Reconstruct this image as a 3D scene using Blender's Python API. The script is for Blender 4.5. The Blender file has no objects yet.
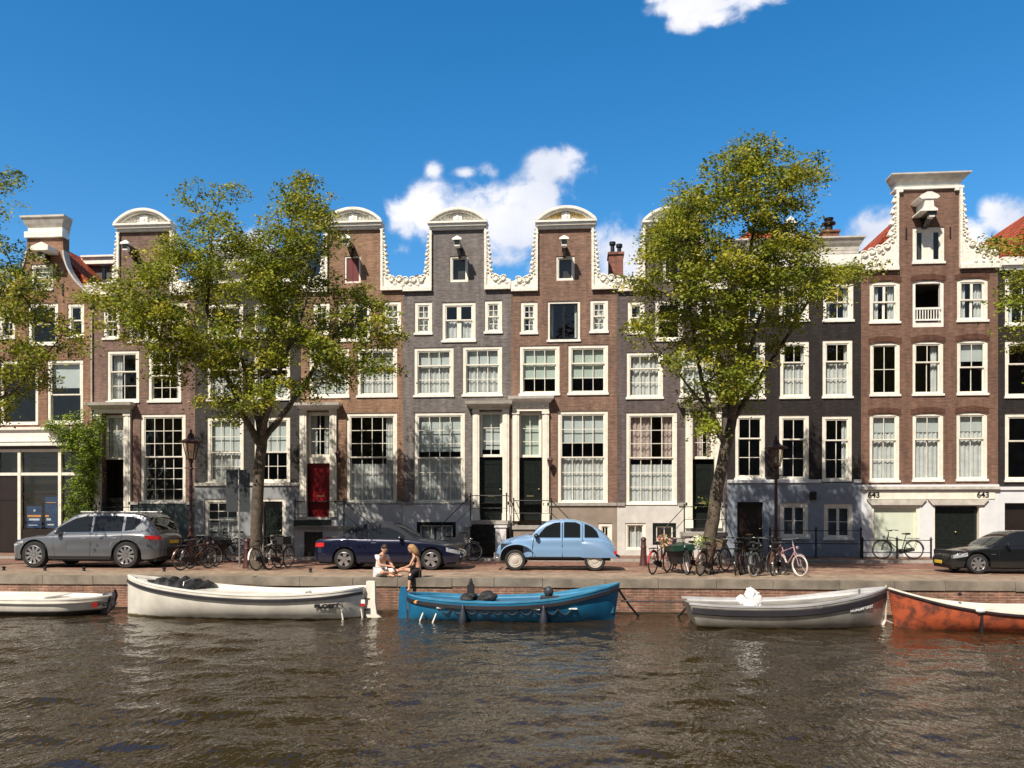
import bpy, bmesh, math, random
import numpy as np
from mathutils import Vector, Matrix
R = random.Random(7)
scn = bpy.context.scene
COL = scn.collection
PI = math.pi
# ---------------------------------------------------------------- camera geometry (street runs along X, depth Y)
YAW = math.radians(-4.63); CY = -31.4; CZ = 1.8; F = 800.0
def ray(px, py):
    a = (px-512)/F; b = (511.5-py)/F
    return (math.sin(YAW)+math.cos(YAW)*a, math.cos(YAW)-math.sin(YAW)*a, b)
def P(px, py, v):
    d = ray(px, py); t = (v-CY)/d[1]
    return Vector((d[0]*t, v, CZ+d[2]*t))
def TT(px, v=0.0):
    return (v-CY)/ray(px, 500)[1]
def GX(px, v): return P(px, 500, v).x
# ---------------------------------------------------------------- materials
def new_mat(name):
    m = bpy.data.materials.new(name); m.use_nodes = True
    nt = m.node_tree; nt.nodes.clear()
    out = nt.nodes.new('ShaderNodeOutputMaterial')
    return m, nt, out
def N(nt, t, **kw):
    n = nt.nodes.new(t)
    for k, v in kw.items():
        if hasattr(n, k): setattr(n, k, v)
        else: n.inputs[k].default_value = v
    return n
def rgba(c): return (c[0], c[1], c[2], 1)
def mat(name, col, rough=.6, metal=0., var=.12, scale=3., bump=0., bscale=40., coat=0., col2=None, spec=.5, detail=4, ramp=(.3, .7)):
    m, nt, out = new_mat(name)
    b = N(nt, 'ShaderNodeBsdfPrincipled'); L = nt.links.new
    b.inputs['Roughness'].default_value = rough; b.inputs['Metallic'].default_value = metal
    b.inputs['Coat Weight'].default_value = coat; b.inputs['Coat Roughness'].default_value = .03
    b.inputs['Specular IOR Level'].default_value = spec
    tc = N(nt, 'ShaderNodeTexCoord')
    if var > 0 or col2:
        no = N(nt, 'ShaderNodeTexNoise'); no.inputs['Scale'].default_value = scale; no.inputs['Detail'].default_value = detail
        L(tc.outputs['Object'], no.inputs['Vector'])
        rp = N(nt, 'ShaderNodeValToRGB'); rp.color_ramp.elements[0].position = ramp[0]; rp.color_ramp.elements[1].position = ramp[1]
        c2 = col2 or tuple(min(1, x*(1+var)) for x in col)
        c1 = col if col2 else tuple(x*(1-var) for x in col)
        rp.color_ramp.elements[0].color = rgba(c1); rp.color_ramp.elements[1].color = rgba(c2)
        L(no.outputs['Fac'], rp.inputs['Fac']); L(rp.outputs['Color'], b.inputs['Base Color'])
    else:
        b.inputs['Base Color'].default_value = rgba(col)
    if bump > 0:
        n2 = N(nt, 'ShaderNodeTexNoise'); n2.inputs['Scale'].default_value = bscale; n2.inputs['Detail'].default_value = 3
        L(tc.outputs['Object'], n2.inputs['Vector'])
        bp = N(nt, 'ShaderNodeBump'); bp.inputs['Strength'].default_value = bump; bp.inputs['Distance'].default_value = .02
        L(n2.outputs['Fac'], bp.inputs['Height']); L(bp.outputs['Normal'], b.inputs['Normal'])
    L(b.outputs['BSDF'], out.inputs['Surface'])
    return m
def brick(name, c1, c2, mortar, bw=.21, rh=.062, ms=.007, horiz=False, bump=.4, dirt=.25, rough=.85, stain=None):
    m, nt, out = new_mat(name); L = nt.links.new
    b = N(nt, 'ShaderNodeBsdfPrincipled'); b.inputs['Roughness'].default_value = rough; b.inputs['Specular IOR Level'].default_value = .25
    tc = N(nt, 'ShaderNodeTexCoord'); sp = N(nt, 'ShaderNodeSeparateXYZ'); L(tc.outputs['Object'], sp.inputs[0])
    cb = N(nt, 'ShaderNodeCombineXYZ')
    if horiz:
        L(sp.outputs['X'], cb.inputs['X']); L(sp.outputs['Y'], cb.inputs['Y'])
    else:
        ad = N(nt, 'ShaderNodeMath', operation='ADD'); L(sp.outputs['X'], ad.inputs[0]); L(sp.outputs['Y'], ad.inputs[1])
        L(ad.outputs[0], cb.inputs['X']); L(sp.outputs['Z'], cb.inputs['Y'])
    br = N(nt, 'ShaderNodeTexBrick'); L(cb.outputs[0], br.inputs['Vector'])
    br.inputs['Color1'].default_value = rgba(c1); br.inputs['Color2'].default_value = rgba(c2); br.inputs['Mortar'].default_value = rgba(mortar)
    br.inputs['Scale'].default_value = 1; br.inputs['Brick Width'].default_value = bw; br.inputs['Row Height'].default_value = rh
    br.inputs['Mortar Size'].default_value = ms; br.inputs['Mortar Smooth'].default_value = .3
    no = N(nt, 'ShaderNodeTexNoise'); no.inputs['Scale'].default_value = .9; no.inputs['Detail'].default_value = 8; no.inputs['Roughness'].default_value = .65
    L(tc.outputs['Object'], no.inputs['Vector'])
    mr = N(nt, 'ShaderNodeMapRange'); mr.inputs['From Min'].default_value = .3; mr.inputs['From Max'].default_value = .7
    mr.inputs['To Min'].default_value = 1-dirt; mr.inputs['To Max'].default_value = 1+dirt; L(no.outputs['Fac'], mr.inputs['Value'])
    # streaky variation of single bricks
    n3 = N(nt, 'ShaderNodeTexNoise'); n3.inputs['Scale'].default_value = 9; n3.inputs['Detail'].default_value = 2
    mp = N(nt, 'ShaderNodeMapping'); mp.inputs['Scale'].default_value = (.5, 1.7, 1); L(cb.outputs[0], mp.inputs['Vector']); L(mp.outputs[0], n3.inputs['Vector'])
    mr3 = N(nt, 'ShaderNodeMapRange'); mr3.inputs['From Min'].default_value = .3; mr3.inputs['From Max'].default_value = .7
    mr3.inputs['To Min'].default_value = .75; mr3.inputs['To Max'].default_value = 1.25; L(n3.outputs['Fac'], mr3.inputs['Value'])
    mu = N(nt, 'ShaderNodeMath', operation='MULTIPLY'); L(mr.outputs[0], mu.inputs[0]); L(mr3.outputs[0], mu.inputs[1])
    vm = N(nt, 'ShaderNodeVectorMath', operation='SCALE'); L(br.outputs['Color'], vm.inputs[0]); L(mu.outputs[0], vm.inputs['Scale'])
    # rain streaks: noise stretched downwards
    n5 = N(nt, 'ShaderNodeTexNoise'); n5.inputs['Scale'].default_value = 1; n5.inputs['Detail'].default_value = 5
    mp5 = N(nt, 'ShaderNodeMapping'); mp5.inputs['Scale'].default_value = (4.5, .35 if not horiz else 2.0, 1); L(cb.outputs[0], mp5.inputs['Vector']); L(mp5.outputs[0], n5.inputs['Vector'])
    mr5 = N(nt, 'ShaderNodeMapRange'); mr5.inputs['From Min'].default_value = .35; mr5.inputs['From Max'].default_value = .65
    mr5.inputs['To Min'].default_value = .78; mr5.inputs['To Max'].default_value = 1.1; L(n5.outputs['Fac'], mr5.inputs['Value'])
    vm2 = N(nt, 'ShaderNodeVectorMath', operation='SCALE'); L(vm.outputs[0], vm2.inputs[0]); L(mr5.outputs[0], vm2.inputs['Scale'])
    src = vm2.outputs[0]
    if stain:
        n4 = N(nt, 'ShaderNodeTexNoise'); n4.inputs['Scale'].default_value = 1.7; n4.inputs['Detail'].default_value = 9; n4.inputs['Roughness'].default_value = .7
        L(tc.outputs['Object'], n4.inputs['Vector'])
        m4 = N(nt, 'ShaderNodeMapRange'); m4.inputs['From Min'].default_value = .5; m4.inputs['From Max'].default_value = .68; m4.inputs['To Max'].default_value = .8
        L(n4.outputs['Fac'], m4.inputs['Value'])
        mx = N(nt, 'ShaderNodeMix', data_type='RGBA'); L(m4.outputs[0], mx.inputs[0]); L(src, mx.inputs[6]); mx.inputs[7].default_value = rgba(stain)
        src = mx.outputs[2]
    L(src, b.inputs['Base Color'])
    bp = N(nt, 'ShaderNodeBump'); bp.inputs['Strength'].default_value = bump; bp.inputs['Distance'].default_value = .01; bp.invert = True
    L(br.outputs['Fac'], bp.inputs['Height']); L(bp.outputs['Normal'], b.inputs['Normal'])
    L(b.outputs['BSDF'], out.inputs['Surface'])
    return m
def glass_mat(name, tint=(.75, .8, .82), wav=.06, base=.03):
    m, nt, out = new_mat(name); L = nt.links.new
    tr = N(nt, 'ShaderNodeBsdfTransparent'); tr.inputs['Color'].default_value = rgba(tint)
    gl = N(nt, 'ShaderNodeBsdfGlossy'); gl.inputs['Roughness'].default_value = .015
    lw = N(nt, 'ShaderNodeLayerWeight'); lw.inputs['Blend'].default_value = .5
    pw = N(nt, 'ShaderNodeMath', operation='POWER'); L(lw.outputs['Facing'], pw.inputs[0]); pw.inputs[1].default_value = 5
    ad = N(nt, 'ShaderNodeMath', operation='MULTIPLY_ADD'); L(pw.outputs[0], ad.inputs[0]); ad.inputs[1].default_value = .85; ad.inputs[2].default_value = base+.04
    tc = N(nt, 'ShaderNodeTexCoord'); no = N(nt, 'ShaderNodeTexNoise'); no.inputs['Scale'].default_value = 2.5
    L(tc.outputs['Object'], no.inputs['Vector'])
    bp = N(nt, 'ShaderNodeBump'); bp.inputs['Strength'].default_value = wav*4; bp.inputs['Distance'].default_value = .05
    L(no.outputs['Fac'], bp.inputs['Height']); L(bp.outputs['Normal'], gl.inputs['Normal'])
    mx = N(nt, 'ShaderNodeMixShader'); L(ad.outputs[0], mx.inputs[0]); L(tr.outputs[0], mx.inputs[1]); L(gl.outputs[0], mx.inputs[2])
    L(mx.outputs[0], out.inputs['Surface'])
    return m
M = {}
M['white'] = mat('cream_paint', (.80, .765, .67), .45, var=.10, scale=5)
M['white2'] = mat('white_paint', (.81, .79, .73), .4, var=.12, scale=5)
M['orn'] = mat('ornament_paint', (.80, .765, .68), .6, var=.22, scale=14, bump=.5, bscale=14)
M['ochre'] = mat('ochre_relief', (.62, .45, .18), .6, var=.3, scale=14)
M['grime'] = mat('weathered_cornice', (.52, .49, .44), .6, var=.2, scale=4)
M['stonegrey'] = mat('grey_stone', (.34, .32, .29), .7, var=.2, scale=5, bump=.2)
M['blackpaint'] = mat('black_paint', (.012, .016, .014), .25, var=.2, scale=8)
M['reddoor'] = mat('red_paint', (.20, .006, .01), .3, var=.1)
M['brownpaint'] = mat('brown_paint', (.02, .013, .011), .4)
M['brass'] = mat('brass', (.7, .55, .3), .3, .9)
M['iron'] = mat('black_iron', (.015, .015, .016), .45, .2)
M['maroon'] = mat('maroon_iron', (.065, .022, .02), .5, var=.3, scale=9)
M['silver'] = mat('galvanised_steel', (.5, .5, .5), .4, .8)
M['signback'] = mat('sign_back', (.035, .042, .048), .5, var=.15)
M['glass'] = glass_mat('window_glass')
M['lampglass'] = glass_mat('lamp_glass', (.8, .76, .68), .02, .05)
M['curtain'] = mat('net_curtain', (.78, .76, .72), .9, var=.12, scale=5)
M['blind'] = mat('roller_blind', (.72, .74, .70), .8, var=.06, scale=2)
M['greenblind'] = mat('pale_green_blind', (.66, .72, .62), .8, var=.05)
M['pink'] = mat('pink_curtain', (.66, .50, .44), .9, var=.35, scale=12)
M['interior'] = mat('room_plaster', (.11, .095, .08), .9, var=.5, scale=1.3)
M['slate'] = mat('slate', (.07, .07, .075), .6, var=.2, scale=8, bump=.3)
M['tile'] = brick('red_roof_tiles', (.50, .10, .035), (.36, .07, .03), (.12, .03, .02), bw=.24, rh=.2, ms=.02, bump=1.2)
M['chimbrick'] = brick('chimney_brick', (.28, .10, .07), (.2, .07, .05), (.2, .16, .13))
M['b0'] = brick('brick_orange_brown', (0.306, 0.149, 0.086), (0.232, 0.110, 0.069), (0.279, 0.243, 0.196))
M['b1'] = brick('brick_purple_brown', (0.227, 0.135, 0.107), (0.174, 0.106, 0.088), (0.201, 0.165, 0.147))
M['b2'] = brick('painted_dark_brick', (.055, .052, .050), (.045, .043, .042), (.05, .048, .047), dirt=.15)
M['b3'] = brick('brick_brown', (0.285, 0.165, 0.105), (0.243, 0.131, 0.083), (0.285, 0.220, 0.166))
M['b4'] = brick('brick_grey', (0.194, 0.174, 0.169), (0.152, 0.136, 0.132), (0.184, 0.169, 0.160), dirt=.18)
M['b5'] = brick('brick_red_brown', (0.244, 0.132, 0.088), (0.180, 0.099, 0.070), (0.216, 0.187, 0.164))
M['b6'] = brick('brick_dark_purple', (0.138, 0.110, 0.107), (0.108, 0.088, 0.088), (0.120, 0.102, 0.100), dirt=.15)
M['b7'] = brick('painted_black_brick', (.031, .026, .026), (.025, .021, .021), (.028, .024, .024), dirt=.2)
M['b8'] = brick('brick_chocolate', (0.212, 0.114, 0.080), (0.170, 0.093, 0.067), (0.165, 0.124, 0.103), dirt=.15)
M['b8arch'] = brick('brick_arch', (.12, .05, .035), (.10, .045, .03), (.11, .07, .05), bw=.06, rh=.3)
M['pl_green'] = mat('dark_green_render', (.06, .085, .085), .6, var=.25)
M['pl_blue'] = mat('blue_grey_render', (.27, .285, .30), .7, var=.1)
M['pl_grey'] = mat('light_grey_render', (.52, .52, .53), .75, var=.1)
M['pl_white'] = mat('white_render', (.72, .71, .72), .75, var=.08)
M['pl_brown'] = mat('brown_grey_render', (.26, .215, .175), .8, var=.15)
M['pl_stone'] = mat('pale_stone_render', (.58, .56, .53), .8, var=.12, bump=.2)
M['pl_slateblue'] = mat('blue_render', (.25, .29, .35), .7, var=.1)
M['pl_white8'] = mat('blueish_white_render', (.70, .72, .75), .7, var=.06)
M['pale'] = mat('pale_green_panel', (.62, .68, .56), .5, var=.04)
M['poster'] = mat('poster_blue', (.02, .06, .16), .4, var=.2)
M['orange'] = mat('poster_orange', (.9, .40, .10), .5, var=.05)
M['teak'] = mat('weathered_wood', (.14, .08, .045), .6, var=.3, scale=9)
M['rope'] = mat('rope', (.06, .06, .07), .9)
M['skin'] = mat('skin', (.60, .33, .22), .5, var=.06)
M['tyre'] = mat('rubber', (.018, .018, .019), .75, var=.2)
M['alloy'] = mat('alloy', (.62, .62, .64), .28, .85, var=.05)
M['carglass'] = mat('car_glass', (.012, .015, .018), .03, 0, var=0, spec=.45)
M['lens'] = mat('lamp_lens', (.6, .63, .66), .08, .5, var=.1, scale=20)
M['tail'] = mat('tail_lens', (.55, .02, .02), .15, 0, var=.1)
M['plastic'] = mat('black_plastic', (.02, .02, .022), .5)
M['chrome'] = mat('chrome', (.75, .75, .76), .12, 1., var=0)
# ---------------------------------------------------------------- mesh builder
class MB:
    def __init__(s): s.v = []; s.f = []; s.mi = []
    def add(s, vs, fs, m=0):
        o = len(s.v); s.v += [tuple(p) for p in vs]
        for f in fs: s.f.append([i+o for i in f]); s.mi.append(m)
    def box(s, x0, x1, y0, y1, z0, z1, m=0):
        vs = [(x0,y0,z0),(x1,y0,z0),(x1,y1,z0),(x0,y1,z0),(x0,y0,z1),(x1,y0,z1),(x1,y1,z1),(x0,y1,z1)]
        s.add(vs, [(0,3,2,1),(4,5,6,7),(0,1,5,4),(1,2,6,5),(2,3,7,6),(3,0,4,7)], m)
    def prism(s, poly, y0, y1, m=0, axis='y'):
        n = len(poly)
        if axis == 'y': a = [(p[0], y0, p[1]) for p in poly]; b = [(p[0], y1, p[1]) for p in poly]
        elif axis == 'x': a = [(y0, p[0], p[1]) for p in poly]; b = [(y1, p[0], p[1]) for p in poly]
        else: a = [(p[0], p[1], y0) for p in poly]; b = [(p[0], p[1], y1) for p in poly]
        s.add(a+b, [tuple(range(n)), tuple(range(2*n-1, n-1, -1))]+[(i, (i+1) % n, n+(i+1) % n, n+i) for i in range(n)], m)
    def tube(s, pts, rad, n=8, m=0, cap=True, closed=False):
        pts = [Vector(p) for p in pts]; k = len(pts)
        if not hasattr(rad, '__len__'): rad = [rad]*k
        rings = []; up = Vector((0, 0, 1)); prev = None
        for i in range(k):
            if closed: d = pts[(i+1) % k]-pts[i-1]
            else: d = pts[min(i+1, k-1)]-pts[max(i-1, 0)]
            if d.length < 1e-9: d = Vector((0, 0, 1))
            d.normalize()
            if prev is None:
                a = d.cross(up)
                if a.length < .1: a = d.cross(Vector((0, 1, 0)))
            else:
                a = prev-d*prev.dot(d)
                if a.length < 1e-6: a = d.orthogonal()
            a.normalize(); prev = a; b = d.cross(a)
            rings.append([pts[i]+(a*math.cos(2*PI*j/n)+b*math.sin(2*PI*j/n))*rad[i] for j in range(n)])
        vs = [p for r in rings for p in r]; fs = []
        for i in range(k if closed else k-1):
            i2 = (i+1) % k
            for j in range(n): fs.append((i*n+j, i*n+(j+1) % n, i2*n+(j+1) % n, i2*n+j))
        if cap and not closed: fs += [tuple(range(n-1, -1, -1)), tuple(range((k-1)*n, k*n))]
        s.add(vs, fs, m)
    def lathe(s, prof, c=(0, 0, 0), n=16, m=0, axis='z', cap=True):
        vs = []; fs = []
        for r, h in prof:
            for j in range(n):
                a = 2*PI*j/n
                if axis == 'z': vs.append((c[0]+r*math.cos(a), c[1]+r*math.sin(a), c[2]+h))
                elif axis == 'y': vs.append((c[0]+r*math.cos(a), c[1]+h, c[2]+r*math.sin(a)))
                else: vs.append((c[0]+h, c[1]+r*math.cos(a), c[2]+r*math.sin(a)))
        k = len(prof)
        for i in range(k-1):
            for j in range(n): fs.append((i*n+j, i*n+(j+1) % n, (i+1)*n+(j+1) % n, (i+1)*n+j))
        if cap: fs += [tuple(range(n)), tuple(range((k-1)*n, k*n))]
        s.add(vs, fs, m)
    def ball(s, c, r, n=8, m=0, k=6):
        if not hasattr(r, '__len__'): r = (r, r, r)
        vs = []; fs = []
        for i in range(k+1):
            t = PI*i/k
            for j in range(n):
                a = 2*PI*j/n; q = max(math.sin(t), .02)
                vs.append((c[0]+r[0]*q*math.cos(a), c[1]+r[1]*q*math.sin(a), c[2]+r[2]*math.cos(t)))
        for i in range(k):
            for j in range(n): fs.append((i*n+j, (i+1)*n+j, (i+1)*n+(j+1) % n, i*n+(j+1) % n))
        s.add(vs, fs, m)
    def grid(s, rows, m=0, closed=False):
        k = len(rows); n = len(rows[0]); vs = [p for r in rows for p in r]; fs = []
        for i in range(k-1):
            for j in range(n if closed else n-1):
                fs.append((i*n+j, i*n+(j+1) % n, (i+1)*n+(j+1) % n, (i+1)*n+j))
        s.add(vs, fs, m)
    def build(s, name, mats, parent=None, off=None, smooth=False, recalc=True, weld=False):
        if not isinstance(mats, (list, tuple)): mats = [mats]
        me = bpy.data.meshes.new(name)
        if off is None and parent is not None and parent.get('_off'): off = tuple(parent['_off'])
        vs = s.v if off is None else [(p[0]-off[0], p[1]-off[1], p[2]-off[2]) for p in s.v]
        me.from_pydata(vs, [], s.f)
        for m in mats: me.materials.append(m)
        me.polygons.foreach_set('material_index', s.mi)
        if recalc or weld:
            bm = bmesh.new(); bm.from_mesh(me)
            if weld: bmesh.ops.remove_doubles(bm, verts=bm.verts, dist=1e-4)
            if recalc: bmesh.ops.recalc_face_normals(bm, faces=bm.faces)
            bm.to_mesh(me); bm.free()
        if smooth:
            me.polygons.foreach_set('use_smooth', [True]*len(me.polygons))
            if smooth != 'all':
                try: me.set_sharp_from_angle(angle=math.radians(38))
                except Exception: pass
        o = bpy.data.objects.new(name, me); COL.objects.link(o)
        if parent is not None:
            o.parent = parent
            if off is not None: o['_off'] = off
        elif off is not None: o.location = off
        return o
def tag(o, label=None, cat=None, group=None, kind=None):
    if label: o['label'] = label
    if cat: o['category'] = cat
    if group: o['group'] = group
    if kind: o['kind'] = kind
    return o
def thing(name, label, cat, loc=(0, 0, 0), rz=0, group=None, world=False):
    """Empty at the thing's base. world=True: its parts are authored in world coordinates."""
    o = bpy.data.objects.new(name, None); COL.objects.link(o); o.empty_display_size = .3
    o.location = loc; o.rotation_euler = (0, 0, rz); tag(o, label, cat, group)
    if world: o['_off'] = tuple(loc)
    return o
def copy_tree(o, parent=None):
    c = o.copy(); COL.objects.link(c)
    if parent is not None: c.parent = parent
    for ch in list(o.children): copy_tree(ch, c)
    return c
def text_mesh(name, body, size, m, parent, loc, rot=(PI/2, 0, 0), extrude=.004, off=None, align='CENTER', shear=0., sx=1., bold=.0):
    cu = bpy.data.curves.new(name, 'FONT'); cu.body = body; cu.size = size; cu.extrude = extrude; cu.align_x = align; cu.shear = shear; cu.offset = bold
    o = bpy.data.objects.new(name, cu); COL.objects.link(o)
    dg = bpy.context.evaluated_depsgraph_get(); me = bpy.data.meshes.new_from_object(o.evaluated_get(dg))
    bpy.data.objects.remove(o); bpy.data.curves.remove(cu)
    mt = Matrix.Translation(Vector(loc)-Vector(off or (0, 0, 0)))
    me.transform(mt @ (Matrix.Rotation(rot[2], 4, 'Z') @ Matrix.Rotation(rot[1], 4, 'Y') @ Matrix.Rotation(rot[0], 4, 'X')) @ Matrix.Diagonal((sx, 1, 1, 1)))
    me.materials.clear(); me.materials.append(m)
    n = bpy.data.objects.new(name, me); COL.objects.link(n); n.parent = parent
    return n
def lerp(a, b, t): return a+(b-a)*t
def interp(pts, x):
    if x <= pts[0][0]: return pts[0][1]
    for (a, b), (c, d) in zip(pts, pts[1:]):
        if x <= c: return b+(d-b)*(x-a)/(c-a) if c > a else d
    return pts[-1][1]
def smoothcurve(pts, n=12):
    """Catmull-Rom resample of (x, y) control points."""
    out = []; k = len(pts)
    for i in range(k-1):
        p0 = pts[max(i-1, 0)]; p1 = pts[i]; p2 = pts[i+1]; p3 = pts[min(i+2, k-1)]
        for j in range(n):
            t = j/n
            out.append(tuple(.5*((2*b)+(-a+c)*t+(2*a-5*b+4*c-d)*t*t+(-a+3*b-3*c+d)*t**3) for a, b, c, d in zip(p0, p1, p2, p3)))
    out.append(tuple(pts[-1]))
    return out
# ---------------------------------------------------------------- ground, quay, water
def setting():
    g = MB()
    E = -10.33
    g.add([(-150, E+.33, 0), (150, E+.33, 0), (150, 400, 0), (-150, 400, 0)], [(0, 1, 2, 3)])
    pav = brick('clinker_paving', (.28, .15, .105), (.22, .12, .085), (.26, .20, .15), bw=.2, rh=.1, ms=.01, horiz=True, dirt=.3, stain=(.40, .33, .24))
    tag(g.build('ground', pav), kind='structure')
    # parking strip along the quay (greyer clinkers)
    s = MB(); s.add([(-150, E+.33, .004), (150, E+.33, .004), (150, -7.9, .004), (-150, -7.9, .004)], [(0, 1, 2, 3)])
    tag(s.build('quay_strip', brick('quay_clinkers', (.34, .25, .18), (.27, .20, .145), (.34, .28, .21), bw=.2, rh=.1, ms=.01, horiz=True, dirt=.3, stain=(.20, .16, .12))), kind='structure')
    r = MB(); r.add([(-150, -5.2, .006), (150, -5.2, .006), (150, -2.6, .006), (-150, -2.6, .006)], [(0, 1, 2, 3)])
    tag(r.build('road', brick('road_clinkers', (.26, .125, .09), (.20, .10, .075), (.22, .15, .11), bw=.2, rh=.1, ms=.01, horiz=True, dirt=.25)), kind='structure')
    k = MB()
    x = -60
    while x < 60:
        k.box(x+.004, x+.996, -2.6, -2.45, .0, .10); x += 1.0
    tag(k.build('kerb', M['stonegrey']), kind='structure')
    p = MB(); p.box(-150, 150, -2.45, -.02, -.05, .092)
    tag(p.build('pavement', brick('pavement_clinkers', (.24, .13, .095), (.18, .10, .075), (.22, .17, .13), bw=.2, rh=.1, ms=.01, horiz=True, dirt=.3)), kind='structure')
    # coping stones
    c = MB(); x = -70; rr = random.Random(3)
    while x < 70:
        w = rr.uniform(1.1, 1.7); j = rr.uniform(-.012, .012)
        c.box(x+.006, x+w-.006, E+j, E+.33, -.2+j, .03+j*.7); x += w
    tag(c.build('quay_coping', mat('coping_stone', (.14, .118, .095), .85, var=.35, scale=2.2, bump=.6, col2=(.29, .25, .20), detail=9)), kind='structure')
    w = MB(); w.box(-150, 150, E+.03, E+.32, -2, -.19)
    tag(w.build('quay_wall', brick('quay_brick', (.33, .14, .095), (.21, .10, .075), (.32, .25, .19), bw=.22, rh=.068, ms=.012, dirt=.5, stain=(.13, .10, .07), bump=1)), kind='structure')
    b = MB(); b.box(-150, 150, E-.02, E+.03, -2, -.82)
    tag(b.build('quay_wall_foot', mat('wet_brick', (.05, .035, .025), .3, var=.3)), kind='structure')
    # near quay behind the camera
    q = MB(); q.box(-150, 150, -150, -28.9, -2, 0)
    tag(q.build('near_quay', pav), kind='structure')
    # water surface: real waves
    rg = np.random.RandomState(5)
    nx, ny = 620, 420
    xs = np.linspace(-20, 20, nx); ys = np.linspace(-28.9, -10.2, ny)
    X, Y = np.meshgrid(xs, ys); Z = np.zeros_like(X)
    for i in range(64):
        wl = rg.uniform(.24, 1.5); th = rg.normal(PI/2, .85); amp = .0027*wl**.9
        k_ = 2*PI/wl; ph = rg.uniform(0, 2*PI)
        wx = X+.25*np.sin(Y*.7+i); wy = Y+.25*np.sin(X*.55+i*2)
        s_ = np.sin(k_*(wx*math.cos(th)+wy*math.sin(th))+ph)
        Z += amp*(s_+.3*np.abs(s_))*(1+.5*np.sin(X*rg.uniform(.1, .4)+ph)*np.sin(Y*rg.uniform(.1, .5)+ph*2))
    Z += -.9
    vs = np.stack([X, Y, Z], -1).reshape(-1, 3)
    idx = np.arange(nx*ny).reshape(ny, nx)
    fs = np.stack([idx[:-1, :-1], idx[:-1, 1:], idx[1:, 1:], idx[1:, :-1]], -1).reshape(-1, 4)
    me = bpy.data.meshes.new('canal_water'); me.from_pydata(vs.tolist(), [], fs.tolist())
    me.polygons.foreach_set('use_smooth', [True]*len(me.polygons))
    m, nt, out = new_mat('canal_water'); L = nt.links.new
    bs = N(nt, 'ShaderNodeBsdfPrincipled'); bs.inputs['Base Color'].default_value = (.027, .0175, .007, 1)
    bs.inputs['Roughness'].default_value = .0; bs.inputs['IOR'].default_value = 1.6
    geo = N(nt, 'ShaderNodeNewGeometry')
    mp = N(nt, 'ShaderNodeMapping'); mp.inputs['Scale'].default_value = (1.0, 1.0, 1); L(geo.outputs['Position'], mp.inputs['Vector'])
    n1 = N(nt, 'ShaderNodeTexNoise'); n1.inputs['Scale'].default_value = 2.6; n1.inputs['Detail'].default_value = 3; n1.inputs['Roughness'].default_value = .6; n1.inputs['Distortion'].default_value = .6
    L(mp.outputs[0], n1.inputs['Vector'])
    bp = N(nt, 'ShaderNodeBump'); bp.inputs['Strength'].default_value = 1; bp.inputs['Distance'].default_value = .025
    L(n1.outputs['Fac'], bp.inputs['Height'])
    n2 = N(nt, 'ShaderNodeTexNoise'); n2.inputs['Scale'].default_value = 11; n2.inputs['Detail'].default_value = 1.5
    mp2 = N(nt, 'ShaderNodeMapping'); mp2.inputs['Scale'].default_value = (1.0, .5, 1); L(geo.outputs['Position'], mp2.inputs['Vector']); L(mp2.outputs[0], n2.inputs['Vector'])
    b2 = N(nt, 'ShaderNodeBump'); b2.inputs['Strength'].default_value = 1; b2.inputs['Distance'].default_value = .023
    L(n2.outputs['Fac'], b2.inputs['Height']); L(bp.outputs['Normal'], b2.inputs['Normal']); L(b2.outputs['Normal'], bs.inputs['Normal'])
    L(bs.outputs[0], out.inputs['Surface'])
    me.materials.append(m)
    o = bpy.data.objects.new('canal_water', me); COL.objects.link(o); tag(o, kind='structure')
    z = -.905
    f = MB(); f.add([(-150, -28.9, z), (-20, -28.9, z), (-20, -10.2, z), (-150, -10.2, z), (20, -28.9, z), (150, -28.9, z), (150, -10.2, z), (20, -10.2, z)], [(0, 1, 2, 3), (4, 5, 6, 7)])
    tag(f.build('canal_water', m), kind='structure')
setting()
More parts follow.
